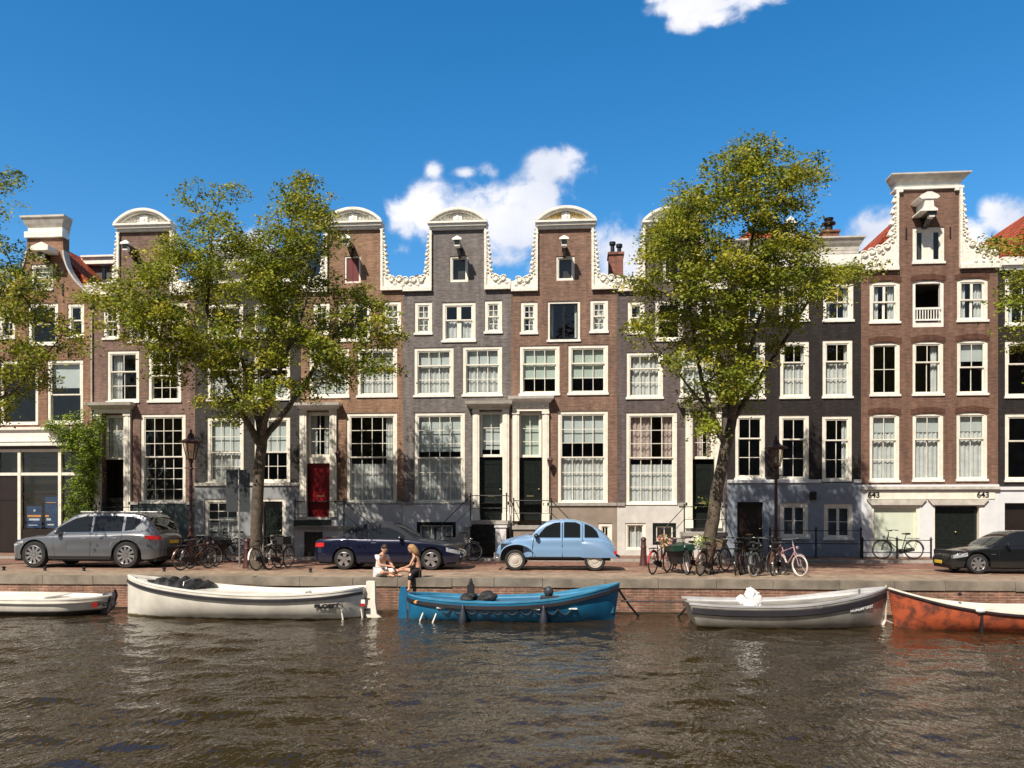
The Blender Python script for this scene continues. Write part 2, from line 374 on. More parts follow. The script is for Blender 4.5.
# ---------------------------------------------------------------- houses
def wall_grid(mb, rects, holes, y, depth, m=0, reveal=.25):
    xs = sorted(set([r[0] for r in rects]+[r[2] for r in rects]+[h[0] for h in holes]+[h[2] for h in holes]))
    zs = sorted(set([r[1] for r in rects]+[r[3] for r in rects]+[h[1] for h in holes]+[h[3] for h in holes]))
    ins = lambda x, z, q: q[0] < x < q[2] and q[1] < z < q[3]
    for i in range(len(xs)-1):
        for j in range(len(zs)-1):
            x = (xs[i]+xs[i+1])/2; z = (zs[j]+zs[j+1])/2
            if xs[i+1]-xs[i] < 1e-6 or zs[j+1]-zs[j] < 1e-6: continue
            if any(ins(x, z, r) for r in rects) and not any(ins(x, z, h) for h in holes):
                mb.add([(xs[i], y, zs[j]), (xs[i+1], y, zs[j]), (xs[i+1], y, zs[j+1]), (xs[i], y, zs[j+1])], [(0, 1, 2, 3)], m)
    zlo = min(r[1] for r in rects); zhi = max(r[3] for r in rects)
    for h in holes:
        a, b, c, d = h; y1 = y+reveal; b2 = max(b, zlo); d2 = min(d, zhi)
        if d2 <= b2: continue
        mb.add([(a, y, b2), (a, y1, b2), (a, y1, d2), (a, y, d2)], [(0, 1, 2, 3)], m)
        mb.add([(c, y, b2), (c, y, d2), (c, y1, d2), (c, y1, b2)], [(0, 1, 2, 3)], m)
        if d <= zhi: mb.add([(a, y, d), (a, y1, d), (c, y1, d), (c, y, d)], [(0, 1, 2, 3)], m)
        if b >= zlo: mb.add([(a, y, b), (c, y, b), (c, y1, b), (a, y1, b)], [(0, 1, 2, 3)], m)
    e = .004
    for (a, b, c, d), dp in zip(rects, depth):
        mb.add([(a+e, y, b), (a+e, y, d), (a+e, y+dp, d), (a+e, y+dp, b)], [(0, 1, 2, 3)], m)
        mb.add([(c-e, y, b), (c-e, y+dp, b), (c-e, y+dp, d), (c-e, y, d)], [(0, 1, 2, 3)], m)
        mb.add([(a+e, y+dp, b), (a+e, y+dp, d), (c-e, y+dp, d), (c-e, y+dp, b)], [(0, 1, 2, 3)], m)
        mb.add([(a, y, d-.001), (c, y, d-.001), (c, y+dp, d-.001), (a, y+dp, d-.001)], [(0, 1, 2, 3)], m)
def cloth(mb, x0, x1, z0, z1, y, amp=.02, wl=.14, m=0, seed=0):
    n = max(4, int((x1-x0)/.03)); rr = random.Random(seed); ph = rr.uniform(0, 6); rows = []
    for k in range(3):
        z = lerp(z0, z1, k/2)
        rows.append([(lerp(x0, x1, i/n), y+amp*math.sin(2*PI*i/n*(x1-x0)/wl+ph+.4*math.sin(i*.9+k)), z) for i in range(n+1)])
    mb.grid(rows, m)
WN = [0]
def window(root, x0, z0, x1, z1, cols, rt, rb, split=.5, style='n', fw=.13, fr='white', mul=0, y=0., sill=True, inner='white', name='window', curt='curtain', colw=.024):
    WN[0] += 1; sd = WN[0]
    f = MB(); y0 = y+.035; yo = y+.17
    f.box(x0, x0+fw, y0, yo, z0, z1); f.box(x1-fw, x1, y0, yo, z0, z1)
    f.box(x0+fw, x1-fw, y0, yo, z1-fw, z1); f.box(x0+fw, x1-fw, y0, yo, z0, z0+fw*.8)
    a, b, c, d = x0+fw, z0+fw*.8, x1-fw, z1-fw
    s = .045; zs = lerp(b, d, split) if rb and rt else (b if rt else d)
    m2 = 1
    def sash(b_, d_, ys, rows):
        f.box(a, a+s, ys, ys+.05, b_, d_, m2); f.box(c-s, c, ys, ys+.05, b_, d_, m2)
        f.box(a+s, c-s, ys, ys+.05, d_-s, d_, m2); f.box(a+s, c-s, ys, ys+.05, b_, b_+s*1.1, m2)
        A, B, C_, D = a+s, b_+s*1.1, c-s, d_-s
        for i in range(1, cols):
            xx = lerp(A, C_, i/cols); w = colw/2 if not (mul and i*2 == cols) else mul/2
            f.box(xx-w, xx+w, ys+.012, ys+.045, B, D, m2)
        for i in range(1, rows):
            zz = lerp(B, D, i/rows); f.box(A, C_, ys+.015, ys+.04, zz-.012, zz+.012, m2)
        return (A, B, C_, D, ys+.028)
    panes = []
    if rt: panes.append(sash(zs, d, y+.06, rt))
    if rb: panes.append(sash(b, zs+(.03 if rt else 0), y+.115 if rt else y+.07, rb))
    o = f.build(name, [M[fr], M[inner]], root)
    o['_off'] = root['_off']
    g = MB()
    for A, B, C_, D, yy in panes:
        g.add([(A-.01, yy, B-.01), (C_+.01, yy, B-.01), (C_+.01, yy, D+.01), (A-.01, yy, D+.01)], [(0, 1, 2, 3)])
    g.build('pane', M['glass'], o, recalc=False)
    if sill:
        k = MB(); k.box(x0-.03, x1+.03, y-.05, y+.034, z0-.035, z0+.05); k.build('sill', M['white2' if fr != 'blackpaint' else 'white'], o)
    yb = y+.21
    for st in style.split('+'):
        q = st[0]; v = float(st[1:]) if len(st) > 1 else .5
        if q == 'b': k = MB(); cloth(k, a, c, lerp(d, b, v), d, yb, .004, 1.1, seed=sd); k.build('blind', M['blind'], o, recalc=False)
        elif q == 'g': k = MB(); cloth(k, a, c, lerp(d, b, v), d, yb, .004, 1.1, seed=sd); k.build('blind', M['greenblind'], o, recalc=False)
        elif q == 'h': k = MB(); cloth(k, a, c, b, lerp(b, d, v), yb+.03, .02, .16, seed=sd); k.build('curtain', M[curt], o, recalc=False)
        elif q == 'f': k = MB(); cloth(k, a, c, b, d, yb+.04, .03, .2, seed=sd); k.build('curtain', M[curt], o, recalc=False)
        elif q == 'c':
            w = (c-a)*v; k = MB(); cloth(k, a, a+w, b, d, yb+.05, .03, .11, seed=sd); k.build('curtain', M[curt], o, recalc=False)
            k = MB(); cloth(k, c-w, c, b, d, yb+.05, .03, .11, seed=sd+9); k.build('curtain', M[curt], o, recalc=False)
        elif q == 'l': w = (c-a)*v; k = MB(); cloth(k, a, a+w, b, d, yb+.05, .03, .11, seed=sd); k.build('curtain', M[curt], o, recalc=False)
        elif q == 'r': w = (c-a)*v; k = MB(); cloth(k, c-w, c, b, d, yb+.05, .03, .11, seed=sd); k.build('curtain', M[curt], o, recalc=False)
        elif q == 't':  # tied curtains of pink cloth, upper sash
            zz = lerp(d, b, v); k = MB(); cloth(k, a, lerp(a, c, .5), zz, d, yb+.05, .03, .17, seed=sd); cloth(k, lerp(a, c, .74), c, zz, d, yb+.05, .03, .15, seed=sd); k.build('curtain', M['pink'], o, recalc=False)
    return o
def door(root, x0, z0, x1, z1, m, y=.28, panels=((.08, .46), (.54, .93)), slot=True, double=False, knob='r'):
    d = MB(); d.box(x0, x1, y, y+.06, z0, z1)
    W = x1-x0; H = z1-z0; halves = [(x0, x1)] if not double else [(x0, x0+W/2-.01), (x0+W/2+.01, x1)]
    for a, c in halves:
        w = c-a
        for p, q in panels:
            xa, xb, za, zb = a+w*.14, c-w*.14, z0+H*p, z0+H*q; t = .035
            d.box(xa, xb, y-.012, y-.001, za, za+t); d.box(xa, xb, y-.012, y-.001, zb-t, zb)
            d.box(xa, xa+t, y-.012, y-.001, za+t, zb-t); d.box(xb-t, xb, y-.012, y-.001, za+t, zb-t)
            d.box(xa+.1, xb-.1, y-.01, y-.001, za+.1, zb-.1)
    o = d.build('door', M[m], root); o['_off'] = root['_off']
    h = MB(); zz = z0+H*.5
    xk = {'r': x1-.09, 'l': x0+.09, 'c': (x0+x1)/2}[knob]
    h.ball((xk, y-.05, zz), .035, 8); h.box(xk-.012, xk+.012, y-.04, y-.002, zz-.012, zz+.012)
    h.build('handle', M['brass'], o, smooth=True)
    if slot:
        h = MB(); xm = (x0+x1)/2; h.box(xm-.14, xm+.14, y-.02, y-.003, z0+H*.38, z0+H*.38+.05); h.build('letterbox', M['brass'], o)
    return o
def pediment(root, x0, x1, zb, zt, sh=None, ochre=False):
    """segmental pediment: moulded base, arched moulding, recessed tympanum with relief"""
    x0 += .08; x1 -= .08; zt -= .12
    off = root['_off']; cx = (x0+x1)/2; w = (x1-x0)/2; h = zt-zb
    m = MB(); bh = .19
    m.box(x0+.06, x1-.06, -.10, .30, zb-.15, zb-.04); m.box(x0, x1, -.2, .32, zb-.04, zb+bh*.35)
    m.box(x0-.05, x1+.05, -.27, .33, zb+bh*.35, zb+bh*.75)
    zb2 = zb+bh*.75; hh = zt-zb2; Rr = (w*w+hh*hh)/(2*hh); a0 = math.asin(min(1, w/Rr)); n = 20
    def arc(r, k=0): return [(cx+r*math.sin(lerp(-a0, a0, i/n)), zb2+hh-Rr+r*math.cos(lerp(-a0, a0, i/n))) for i in range(n+1)]
    for (r0, r1, ya) in ((Rr+.05, Rr-.05, -.27), (Rr-.052, Rr-.12, -.16)):
        A = arc(r0); B = arc(r1)
        for i in range(n):
            if max(A[i][1], A[i+1][1]) < zb2+.003: continue
            q = [A[i], A[i+1], B[i+1], B[i]]
            q = [(p[0], max(p[1], zb2+.002)) for p in q]
            m.prism(q, ya, .33)
    o = m.build('pediment', M['white2'], root); o['_off'] = off
    t = MB(); A = [p for p in arc(Rr-.125) if p[1] > zb2+.02]
    t.prism([(A[0][0], zb2+.003)]+A+[(A[-1][0], zb2+.003)], -.02, .28)
    t.build('tympanum', M['orn'], o)
    rr = random.Random(int(x0*10))
    for sgn in (-1, 1):
        r = MB()
        for k in range(7):
            f = .12+k*.115; xx = cx+sgn*w*f; zz = zb2+.08+hh*.28*(1-f*f)
            r.ball((xx, -.03, zz+rr.uniform(-.02, .05)), (.075, .05, .055+.06*(1-f)), 7)
            pts = [(xx+.07*math.cos(t_)*(1-t_*.12), -.05, zz+.06+.07*math.sin(t_)*(1-t_*.12)) for t_ in [j*.8 for j in range(6)]]
            if f < .7: r.tube(pts, .018, 5)
        r.build('relief', M['ochre'] if ochre else M['orn'], o, smooth=True)
    s = MB(); s.prism([(cx-.16, zb2+.06), (cx+.16, zb2+.06), (cx+.17, zb2+hh*.62), (cx, zb2+hh*.72), (cx-.17, zb2+hh*.62)], -.11, -.02)
    s.ball((cx, -.11, zb2+hh*.34), (.08, .035, .10), 8); s.build('shield', M['white2'], o)
def claw(root, xn, xe, zb, zt, seed=0, big=False, top=.12):
    """carved claw piece: white scroll ornament between neck side xn and house edge xe"""
    s = 1 if xe > xn else -1; W = abs(xe-xn); H = zt-zb; rr = random.Random(seed)
    low = .42 if not big else .55; Hn = H*.97
    def edge(z):
        """outer edge of the carving as a distance from the neck at height z"""
        base = top*.35+(.22 if not big else .30)*max(0, 1-(z-zb)/Hn)**.75+max(0, W-.5)*max(0, 1-(z-zb-low)/(.30 if not big else 1.0))**(2.0 if not big else 2.6)
        return min(W, base) if z > zb+low*.6 else W
    poly = [(0, zb), (W, zb)]; k = 90
    per = .34 if not big else .42
    for i in range(k+1):
        z = lerp(zb+.2, zt, i/k); f = ((z-zb) % per)/per
        e = edge(z)
        tooth = .20*(1-f)**.7*(f > .06)-.03 if e < W*.8 else 0
        poly.append((min(W, e+tooth*(1-.4*(z-zb)/H)), z))
    poly.append((0, zt))
    poly = [(xn+s*p[0], p[1]) for p in poly]
    if s < 0: poly = poly[::-1]
    m = MB(); m.prism(poly, -.06, .16)
    a, b = sorted((xn, xn+s*.09)); m.box(a, b, -.11, -.061, zb+.1, zt)
    a, b = sorted((xn, xe)); m.box(a, b, -.14, -.061, zb-.05, zb+.10)
    z = zb+per
    while z < zt-.1:
        xx = xn+s*(edge(z)*.62); r = .065+.05*max(0, 1-(z-zb)/Hn)
        pts = [(xx+s*r*math.cos(t_)*(1-.1*t_), -.075-.004*t_, z+r*math.sin(t_)*(1-.1*t_)) for t_ in [q*.7 for q in range(9)]]
        m.tube(pts, .022, 5); m.ball((xx+s*r*1.2, -.05, z+r*.2), (r*.7, .08, r*.6), 6); z += per*.5
    x = .45
    while x < W-.02:
        r = .135+.03*rr.random(); cxx = xn+s*x; cz = zb+low-.02+(.5*max(0, 1-x/W) if big else 0)
        pts = [(cxx+s*r*math.cos(t_)*(1-.09*t_), -.09-.004*t_, cz+r*math.sin(t_)*(1-.09*t_)) for t_ in [q*.7+.5 for q in range(10)]]
        m.tube(pts, .032, 5); m.ball((cxx, .0, cz), (r*1.0, .11, r*1.0), 8)
        m.ball((cxx+s*.12, -.05, zb+.22), (.1, .07, .06), 6)
        x += .30 if not big else .27
    m.build('scroll_ornament', M['orn'], root)
def cornice_flat(root, x0, x1, z0, z1, over=.35, m='white2', m2='grime', parts=3):
    """flared horizontal cornice; profile flares out to over on three sides"""
    c = MB(); H = z1-z0
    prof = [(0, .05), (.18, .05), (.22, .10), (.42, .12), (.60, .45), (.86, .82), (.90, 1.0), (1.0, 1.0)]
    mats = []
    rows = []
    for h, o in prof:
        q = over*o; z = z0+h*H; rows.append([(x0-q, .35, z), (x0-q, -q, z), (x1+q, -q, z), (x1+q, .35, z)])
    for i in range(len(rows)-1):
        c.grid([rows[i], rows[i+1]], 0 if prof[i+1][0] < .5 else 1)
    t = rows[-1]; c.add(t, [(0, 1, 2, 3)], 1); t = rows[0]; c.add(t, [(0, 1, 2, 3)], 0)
    c.add([(x0-over, .35, z1), (x1+over, .35, z1), (x1+.05, .35, z0), (x0-.05, .35, z0)], [(0, 1, 2, 3)], 0)
    return c.build('cornice', [M[m], M[m2]], root)
def hoist(root, x, z, L=.85, cap='white2', w=.1):
    h = MB(); h.box(x-w, x+w, -L, .1, z-.13, z+.05); h.prism([(-.55, z-.13), (.0, z-.13), (.0, z-.42)], x-w*.6, x+w*.6, axis='x')
    o = h.build('hoist_beam', M['blackpaint'], root); o['_off'] = root['_off']
    c = MB(); rows = []
    for dz, r in ((-.24, .05), (-.2, .10), (-.08, .11), (-.04, .10), (.02, .10), (.04, .19), (.10, .17), (.20, .04), (.22, .01)):
        rows.append([(x-r, -L-.02-r*.6+.1, z+dz), (x+r, -L-.02-r*.6+.1, z+dz), (x+r, -L+.1+r, z+dz), (x-r, -L+.1+r, z+dz)])
    c.grid(rows, closed=True); c.add(rows[0], [(0, 1, 2, 3)])
    c.build('beam_cap', M[cap], o)
def surround(root, x0, x1, zb, zt, pw, zc0, zc1, m='white', frieze=False, cm='white2', cx0=None, cx1=None):
    """pilasters left and right, entablature, projecting cornice"""
    s = MB(); y = -.11
    for a in (x0, x1-pw):
        s.box(a, a+pw, y, .02, zb, zt); s.box(a-.02, a+pw+.02, y-.035, -.002, zb, zb+.3); s.box(a+pw*.25, a+pw*.75, y-.015, y-.001, zb+.4, zt-.15)
        s.box(a-.015, a+pw+.015, y-.04, y-.001, zt-.12, zt-.02)
    s.box(x0, x1, y-.01, .02, zt, zc0)
    o = s.build('door_surround', M[m], root); o['_off'] = root['_off']
    c = MB(); a, b = (x0 if cx0 is None else cx0), (x1 if cx1 is None else cx1); H = zc1-zc0
    prof = [(0, .14), (.25, .2), (.5, .3), (.55, .42), (1, .46)]
    rows = [[(a-q*.45, .05, zc0+h*H), (a-q*.45, -q, zc0+h*H), (b+q*.45, -q, zc0+h*H), (b+q*.45, .05, zc0+h*H)] for h, q in prof]
    c.grid(rows); c.add(rows[-1], [(0, 1, 2, 3)]); c.add(rows[0], [(0, 1, 2, 3)])
    c.build('cornice', M[cm], o)
    if frieze:
        f = MB(); n = 9
        for i in range(n):
            xx = lerp(x0+.1, x1-.1, i/(n-1)); f.ball((xx, y-.03, (zt+zc0)/2+.03*math.sin(i*2)), (.07, .035, .045), 6)
        f.build('frieze', M['orn'], o, smooth=True)
def anchor(mb, x, z, h=.5): mb.box(x-.02, x+.02, -.04, -.005, z-h/2, z+h/2)
class House:
    def __init__(s, px0, px1, label, wall, plinth_py, eave_py, neck=None, plinth='pl_grey', cat='canal house', group='canal houses along the quay'):
        s.px0, s.px1 = px0, px1; s.t = TT((px0+px1)/2); s.X0, s.X1 = GX(px0, 0), GX(px1, 0)
        s.cx = (s.X0+s.X1)/2; s.root = thing('canal_house', label, cat, (s.cx, 0, 0), group=group, world=True)
        s.wall = wall; s.zp = s.z(plinth_py); s.ze = s.z(eave_py); s.neck = neck; s.plinth = plinth; s.wh = []; s.ph = []; s.th = []
    def z(s, py): return CZ+(511.5-py)*s.t/F
    def x(s, px): return GX(px, 0)
    def r(s, b): return (s.x(b[0]), s.z(b[3]), s.x(b[2]), s.z(b[1]))
    def win(s, x0, y0, x1, y1, *a, low=False, **k):
        q = s.r((x0, y0, x1, y1)); s.wh.append(q)
        if low: k['y'] = -.05
        return window(s.root, *q, *a, **k)
    def hole(s, x0, y0, x1, y1): q = s.r((x0, y0, x1, y1)); s.wh.append(q); return q
    def finish(s, roof='slate', ridge=None, floors=(500, 400, 345, 292), depth=9., cap='stonegrey', roofdy=.45, roofw=None, arch=None, lowsplit=None):
        rects = [(s.X0, s.zp, s.X1, s.ze)]; dep = [depth]
        if s.neck:
            n0, n1, nt = s.x(s.neck[0]), s.x(s.neck[1]), s.z(s.neck[2]); rects.append((n0, s.ze, n1, nt)); dep.append(.42)
        w = MB(); wall_grid(w, rects, s.wh, 0, dep)
        for r_ in (arch or []):
            x0, z0, x1, z1 = r_; n = 8; rise = .09
            A = [(lerp(x0, x1, i/n), z1-rise+rise*(1-(2*i/n-1)**2)+.004) for i in range(n+1)]
            w.prism([(x0, z1-.002), (x0, A[0][1]-.0)]+A[1:-1]+[(x1, A[-1][1]), (x1, z1-.002)], .0015, .034)
        wo = w.build('wall', M[s.wall], s.root, recalc=False)
        if arch:
            wo['_off'] = s.root['_off']
            for x0, z0, x1, z1 in arch:
                a = MB(); n = 10; A = [(lerp(x0-.06, x1+.06, i/n), z1-.09+.09*(1-(2*i/n-1)**2)+.03) for i in range(n+1)]
                a.prism(A+[(p[0], p[1]+.2) for p in A[::-1]], -.012, .001); a.build('brick_arch', M['b8arch'], wo)
        p = MB(); wall_grid(p, [(s.X0+.002, 0, s.X1-.002, s.zp-.002)], s.wh, -.05, [.5], reveal=.3)
        p.build('plinth', M[s.plinth], s.root, recalc=False)
        dz = [h for h in s.wh if h[1] < s.zp < h[3]]
        xs = [s.X0+.01]
        for h in sorted(dz): xs += [h[0]-.05, h[2]+.05]
        xs.append(s.X1-.01)
        for a, b in zip(xs[::2], xs[1::2]):
            if b > a: c = MB(); c.box(a, b, -.11, -.002, s.zp-.07, s.zp+.05); c.build('plinth_cap', M[cap], s.root)
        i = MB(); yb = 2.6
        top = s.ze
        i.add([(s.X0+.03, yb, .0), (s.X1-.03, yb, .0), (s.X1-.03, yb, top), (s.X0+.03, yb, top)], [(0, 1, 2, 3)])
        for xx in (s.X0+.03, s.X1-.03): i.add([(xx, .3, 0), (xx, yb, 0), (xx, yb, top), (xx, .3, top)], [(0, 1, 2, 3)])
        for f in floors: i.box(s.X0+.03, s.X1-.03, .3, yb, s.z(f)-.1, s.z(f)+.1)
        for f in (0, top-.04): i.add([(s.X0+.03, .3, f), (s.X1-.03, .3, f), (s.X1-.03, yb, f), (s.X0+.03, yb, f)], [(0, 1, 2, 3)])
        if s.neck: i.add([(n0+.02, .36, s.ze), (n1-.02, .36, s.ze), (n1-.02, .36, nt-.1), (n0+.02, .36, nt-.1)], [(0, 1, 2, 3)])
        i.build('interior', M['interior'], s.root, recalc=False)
        if ridge is not None:
            zr = s.z(ridge); r = MB(); a, b = s.X0-.0, s.X1+.0
            if roofw: a, b = roofw
            r.prism([(a, s.ze-.02), (b, s.ze-.02), ((a+b)/2, zr)], roofdy, depth+.1)
            ro = r.build('roof', M[roof], s.root); ro['_off'] = s.root['_off']; return ro
# ---------------------------------------------------------------- the row of houses
def neck_house(h, ped, ochre=False, ridge=262, ztb=None, att=None, hz=None, roof='slate', seed=1, colr=None):
    """common neck-gable kit: pediment, two claws, attic window, hoist"""
    x0, x1 = h.x(h.neck[0]), h.x(h.neck[1])
    zt = h.z(h.neck[2])
    pediment(h.root, h.x(ped[0]), h.x(ped[1]), zt-.02, h.z(ped[2]), ochre=ochre)
    claw(h.root, x0, h.X0+.01, h.ze-.02, zt-.1, seed); claw(h.root, x1, h.X1-.01, h.ze-.02, zt-.1, seed+1)

# far-left neighbour, mostly out of frame
h = House(-108, -6, 'dark brick house at the far left edge beyond the left tree', 'b6', 505, 300)
for r_ in ((-98, 345, -66, 396), (-52, 345, -16, 396)): h.win(*r_, 3, 1, 2, .62, 'h.5')
h.win(-98, 412, -66, 500, 3, 3, 3, .5, 'b.5'); h.win(-48, 412, -14, 500, 3, 3, 3, .5, 'b.3')
h.win(-98, 305, -66, 335, 2, 1, 1, .5); h.win(-52, 305, -16, 335, 2, 1, 1, .5)
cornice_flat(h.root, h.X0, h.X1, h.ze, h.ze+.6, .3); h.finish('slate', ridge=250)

# H0 left brown brick house with shop front
h = House(-6, 93, 'brown brick house with curved gable under a flared white cornice, above a dark shop', 'b0', 443, 293, neck=(27, 63, 236), plinth='brownpaint')
h.win(28, 303, 58, 345, 1, 1, 1, .5, 'n'); h.win(-1, 305, 15, 338, 2, 2, 2, .5, 'n'); h.win(67.5, 304, 84, 338, 1, 1, 1, .5, 'n')
h.win(0, 360, 38, 424, 1, 1, 1, .6, 'n', inner='brownpaint'); h.win(47, 360, 83, 424, 1, 1, 1, .45, 'b.42')
h.win(31, 264, 53, 290, 2, 2, 2, .5, 'f', fw=.1)
ze = h.ze
n0, n1 = h.x(27), h.x(63)
# curved gable shoulders in brick with stone edge
for s_, xn, xe in ((1, n1, h.X1), (-1, n0, h.X0)):
    W = abs(xe-xn); pts = []
    for i in range(15):
        f = i/14; pts.append((W*.80*(1-f)**2.6, ze+(h.z(240)-ze)*f))
    m_ = MB(); poly = [(0, ze-.0)]+pts; m_.prism([(xn+s_*(p[0]+.002), p[1]) for p in poly], .004, .35)
    gw = m_.build('gable_shoulder', M['b0'], h.root); gw['_off'] = h.root['_off']
    m_ = MB()
    for i in range(11):
        (a, b), (c, d) = pts[i], pts[i+1]
        m_.prism([(xn+s_*(a-.04), b), (xn+s_*(a+.03), b+.02), (xn+s_*(c+.03), d+.02), (xn+s_*(c-.04), d)], -.05, .3)
    m_.ball((xn+s_*(W-.22), .05, ze+.2), (.2, .14, .2), 10); m_.box(*sorted((xn+s_*(W-.42), xn+s_*(W-.02))), -.08, .3, ze-.1, ze+.06)
    m_.build('edge_stone', M['grime'], gw)
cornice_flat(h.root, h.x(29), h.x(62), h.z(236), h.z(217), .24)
c = MB(); c.box(h.x(26), h.x(64), -.12, .3, h.z(238), h.z(232)); c.build('gable_moulding', M['white2'], h.root)
hoist(h.root, GX(40, -.5), P(40, 253, -.5).z, .55); hd = MB(); xx = GX(39, -.7)
zz = P(39, 250, -.7).z; hd.prism([(xx-.36, zz), (xx+.36, zz), (xx+.38, zz+.2), (xx+.1, zz+.34), (xx-.38, zz+.16)], -.7, .0); hd.build('hoist_hood', M['white2'], h.root)
for px, py in ((63, 290), (58, 273), (22, 290)): a = MB(); anchor(a, h.x(px), h.z(py), .5); a.build('wall_anchor', M['iron'], h.root)
# shop front
x0, x1 = h.x(-4), h.x(90)
h.hole(-4, 449, 90, 553)
f = MB(); zt_, zb_ = h.z(449), 0
for px in (-3.5, 19.5, 60, 88): f.box(h.x(px)-.065, h.x(px)+.065, -.03, .12, 0, zt_)
ztr = h.z(474); f.box(x0, x1, -.015, .1, ztr-.06, ztr+.06); f.box(x0, x1, -.012, .1, h.z(449.5)-.1, zt_)
so = f.build('shop_front', M['white'], h.root); so['_off'] = h.root['_off']
d = MB()
for a_, b_ in ((21, 58.5), (61.5, 86.5)):
    xa, xb = h.x(a_)+.02, h.x(b_)-.02
    d.box(xa, xb, .03, .09, h.z(531), h.z(529)); d.box(xa, xb, .03, .09, 0.12, h.z(531)); d.box(xa, xb, .03, .08, h.z(494.5), h.z(493.3)); d.box(xa, xb, .03, .08, h.z(457.5), h.z(457)); d.box(xa, xb, .03, .08, h.z(465.5), h.z(465))
d.box(h.x(-2), h.x(17.5), .04, .1, 0.12, h.z(476)); d.box(h.x(0), h.x(16), .02, .039, h.z(500), h.z(499)); d.build('dark_joinery', M['brownpaint'], so)
bk = MB(); bk.box(x0+.05, x1-.05, .9, .95, .1, zt_); bk.build('shade_backing', M['brownpaint'], so)  # dark sheet added behind the glass, standing in for shade inside the shop
g = MB(); g.add([(x0, .085, .6), (x1, .085, .6), (x1, .085, zt_), (x0, .085, zt_)], [(0, 1, 2, 3)]); g.build('pane', M['glass'], so, recalc=False)
pg = MB()
pg.box(h.x(25), h.x(40), .10, .11, h.z(528), h.z(506)); pg.box(h.x(43.5), h.x(56), .10, .11, h.z(528), h.z(496)); po = pg.build('poster', M['poster'], so)
ob = MB(); ob.box(h.x(26), h.x(39.5), .09, .099, h.z(517), h.z(515)); ob.box(h.x(43.8), h.x(47.5), .09, .099, h.z(517), h.z(515)); ob.box(h.x(44.5), h.x(54.5), .09, .099, h.z(502.8), h.z(502.2)); ob.build('poster_stripe', M['orange'], so)
wb = MB()
for a_, b_, c_, d_ in ((27.5, 38, 520.5, 518.5), (27, 36, 525.6, 524.8), (45, 49.5, 520.5, 518.3), (46, 52.5, 525.4, 524), (32, 34, 511.5, 509.5)): wb.box(h.x(a_), h.x(b_), .092, .099, h.z(c_), h.z(d_))
wb.build('poster_stripe', M['pl_white8'], so)
bd = MB(); bd.box(x0-.06, x1+.06, -.1, -.003, h.z(443), h.z(430)); bd.box(x0-.1, x1+.1, -.24, -.003, h.z(446), h.z(443)+.002); bd.box(x0-.1, x1+.1, -.2, -.003, h.z(430)-.0, h.z(427.5))
bd.build('shop_fascia', M['white2'], h.root)
ro = h.finish('tile', ridge=238, cap='brownpaint', floors=(445, 355, 296), roofdy=.6)
ch = MB(); ch.lathe([(.09, 0), (.09, .5), (.13, .52), (.13, .6)], (h.x(93)-.25, 1.2, h.z(272)), 8); ch.build('chimney_pot', M['iron'], ro)
pp = MB(); pp.tube([(h.X1-.02, -.06, h.z(440)), (h.X1-.02, -.06, h.ze)], .035, 8); pp.build('downpipe', M['grime'], h.root)

# H1
h = House(93, 195, 'purple brown brick house at left, red-roofed house beside it, dark doorway behind the grey estate', 'b1', 503, 295, neck=(120, 171, 228), plinth='pl_green')
neck_house(h, (115.5, 174.5, 208.5), seed=11)
h.win(103, 303, 119.5, 338.5, 2, 2, 2, .5, 'n'); h.win(129, 304, 160.5, 342.5, 2, 1, 1, .5, 'l.2', mul=.14); h.win(171, 303, 187.5, 338.5, 2, 2, 2, .5, 'n')
h.win(107, 350, 139, 402, 2, 1, 2, .6, 'l.35'); h.win(148, 350, 181, 402, 3, 2, 2, .5, 'r.15')
h.win(140.5, 414, 185.5, 503.5, 4, 3, 4, .52, 'n'); h.win(137, 262, 154, 284, 1, 1, 1, .5, 'n', fr='brownpaint')
h.hole(103, 414, 126, 553); window(h.root, *h.r((103.5, 414.5, 125.5, 459)), 2, 3, 0, .5, 'f', fw=.06, name='transom_window', y=.1, sill=False)
door(h.root, h.x(104), .75, h.x(125.5), h.z(462), 'brownpaint', y=.75)
surround(h.root, h.x(95.5), h.x(131.5), .75, h.z(413), .28, h.z(409.5), h.z(403), cm='grime', cx0=h.x(95))
fl = MB(); fl.box(h.x(103), h.x(126), -.0, .9, .6, .75); fl.build('threshold', M['stonegrey'], h.root)
hoist(h.root, h.x(135.5), h.z(251), .8)
r1 = h.finish('slate', ridge=266)
dm = MB(); dm.box(GX(84, 2.6), GX(122, 2.6), 2.6, 4.5, h.z(290), P(100, 265, 2.6).z); dm.build('dormer', M['slate'], r1)
dm = MB(); za_ = P(100, 264, 2.4).z; dm.box(GX(82, 2.4), GX(124, 2.4), 2.35, 4.6, za_, za_+.28); dm.box(GX(81, 2.3), GX(125, 2.3), 2.25, 4.6, za_+.281, za_+.36); dm.build('dormer_cornice', M['white2'], r1)

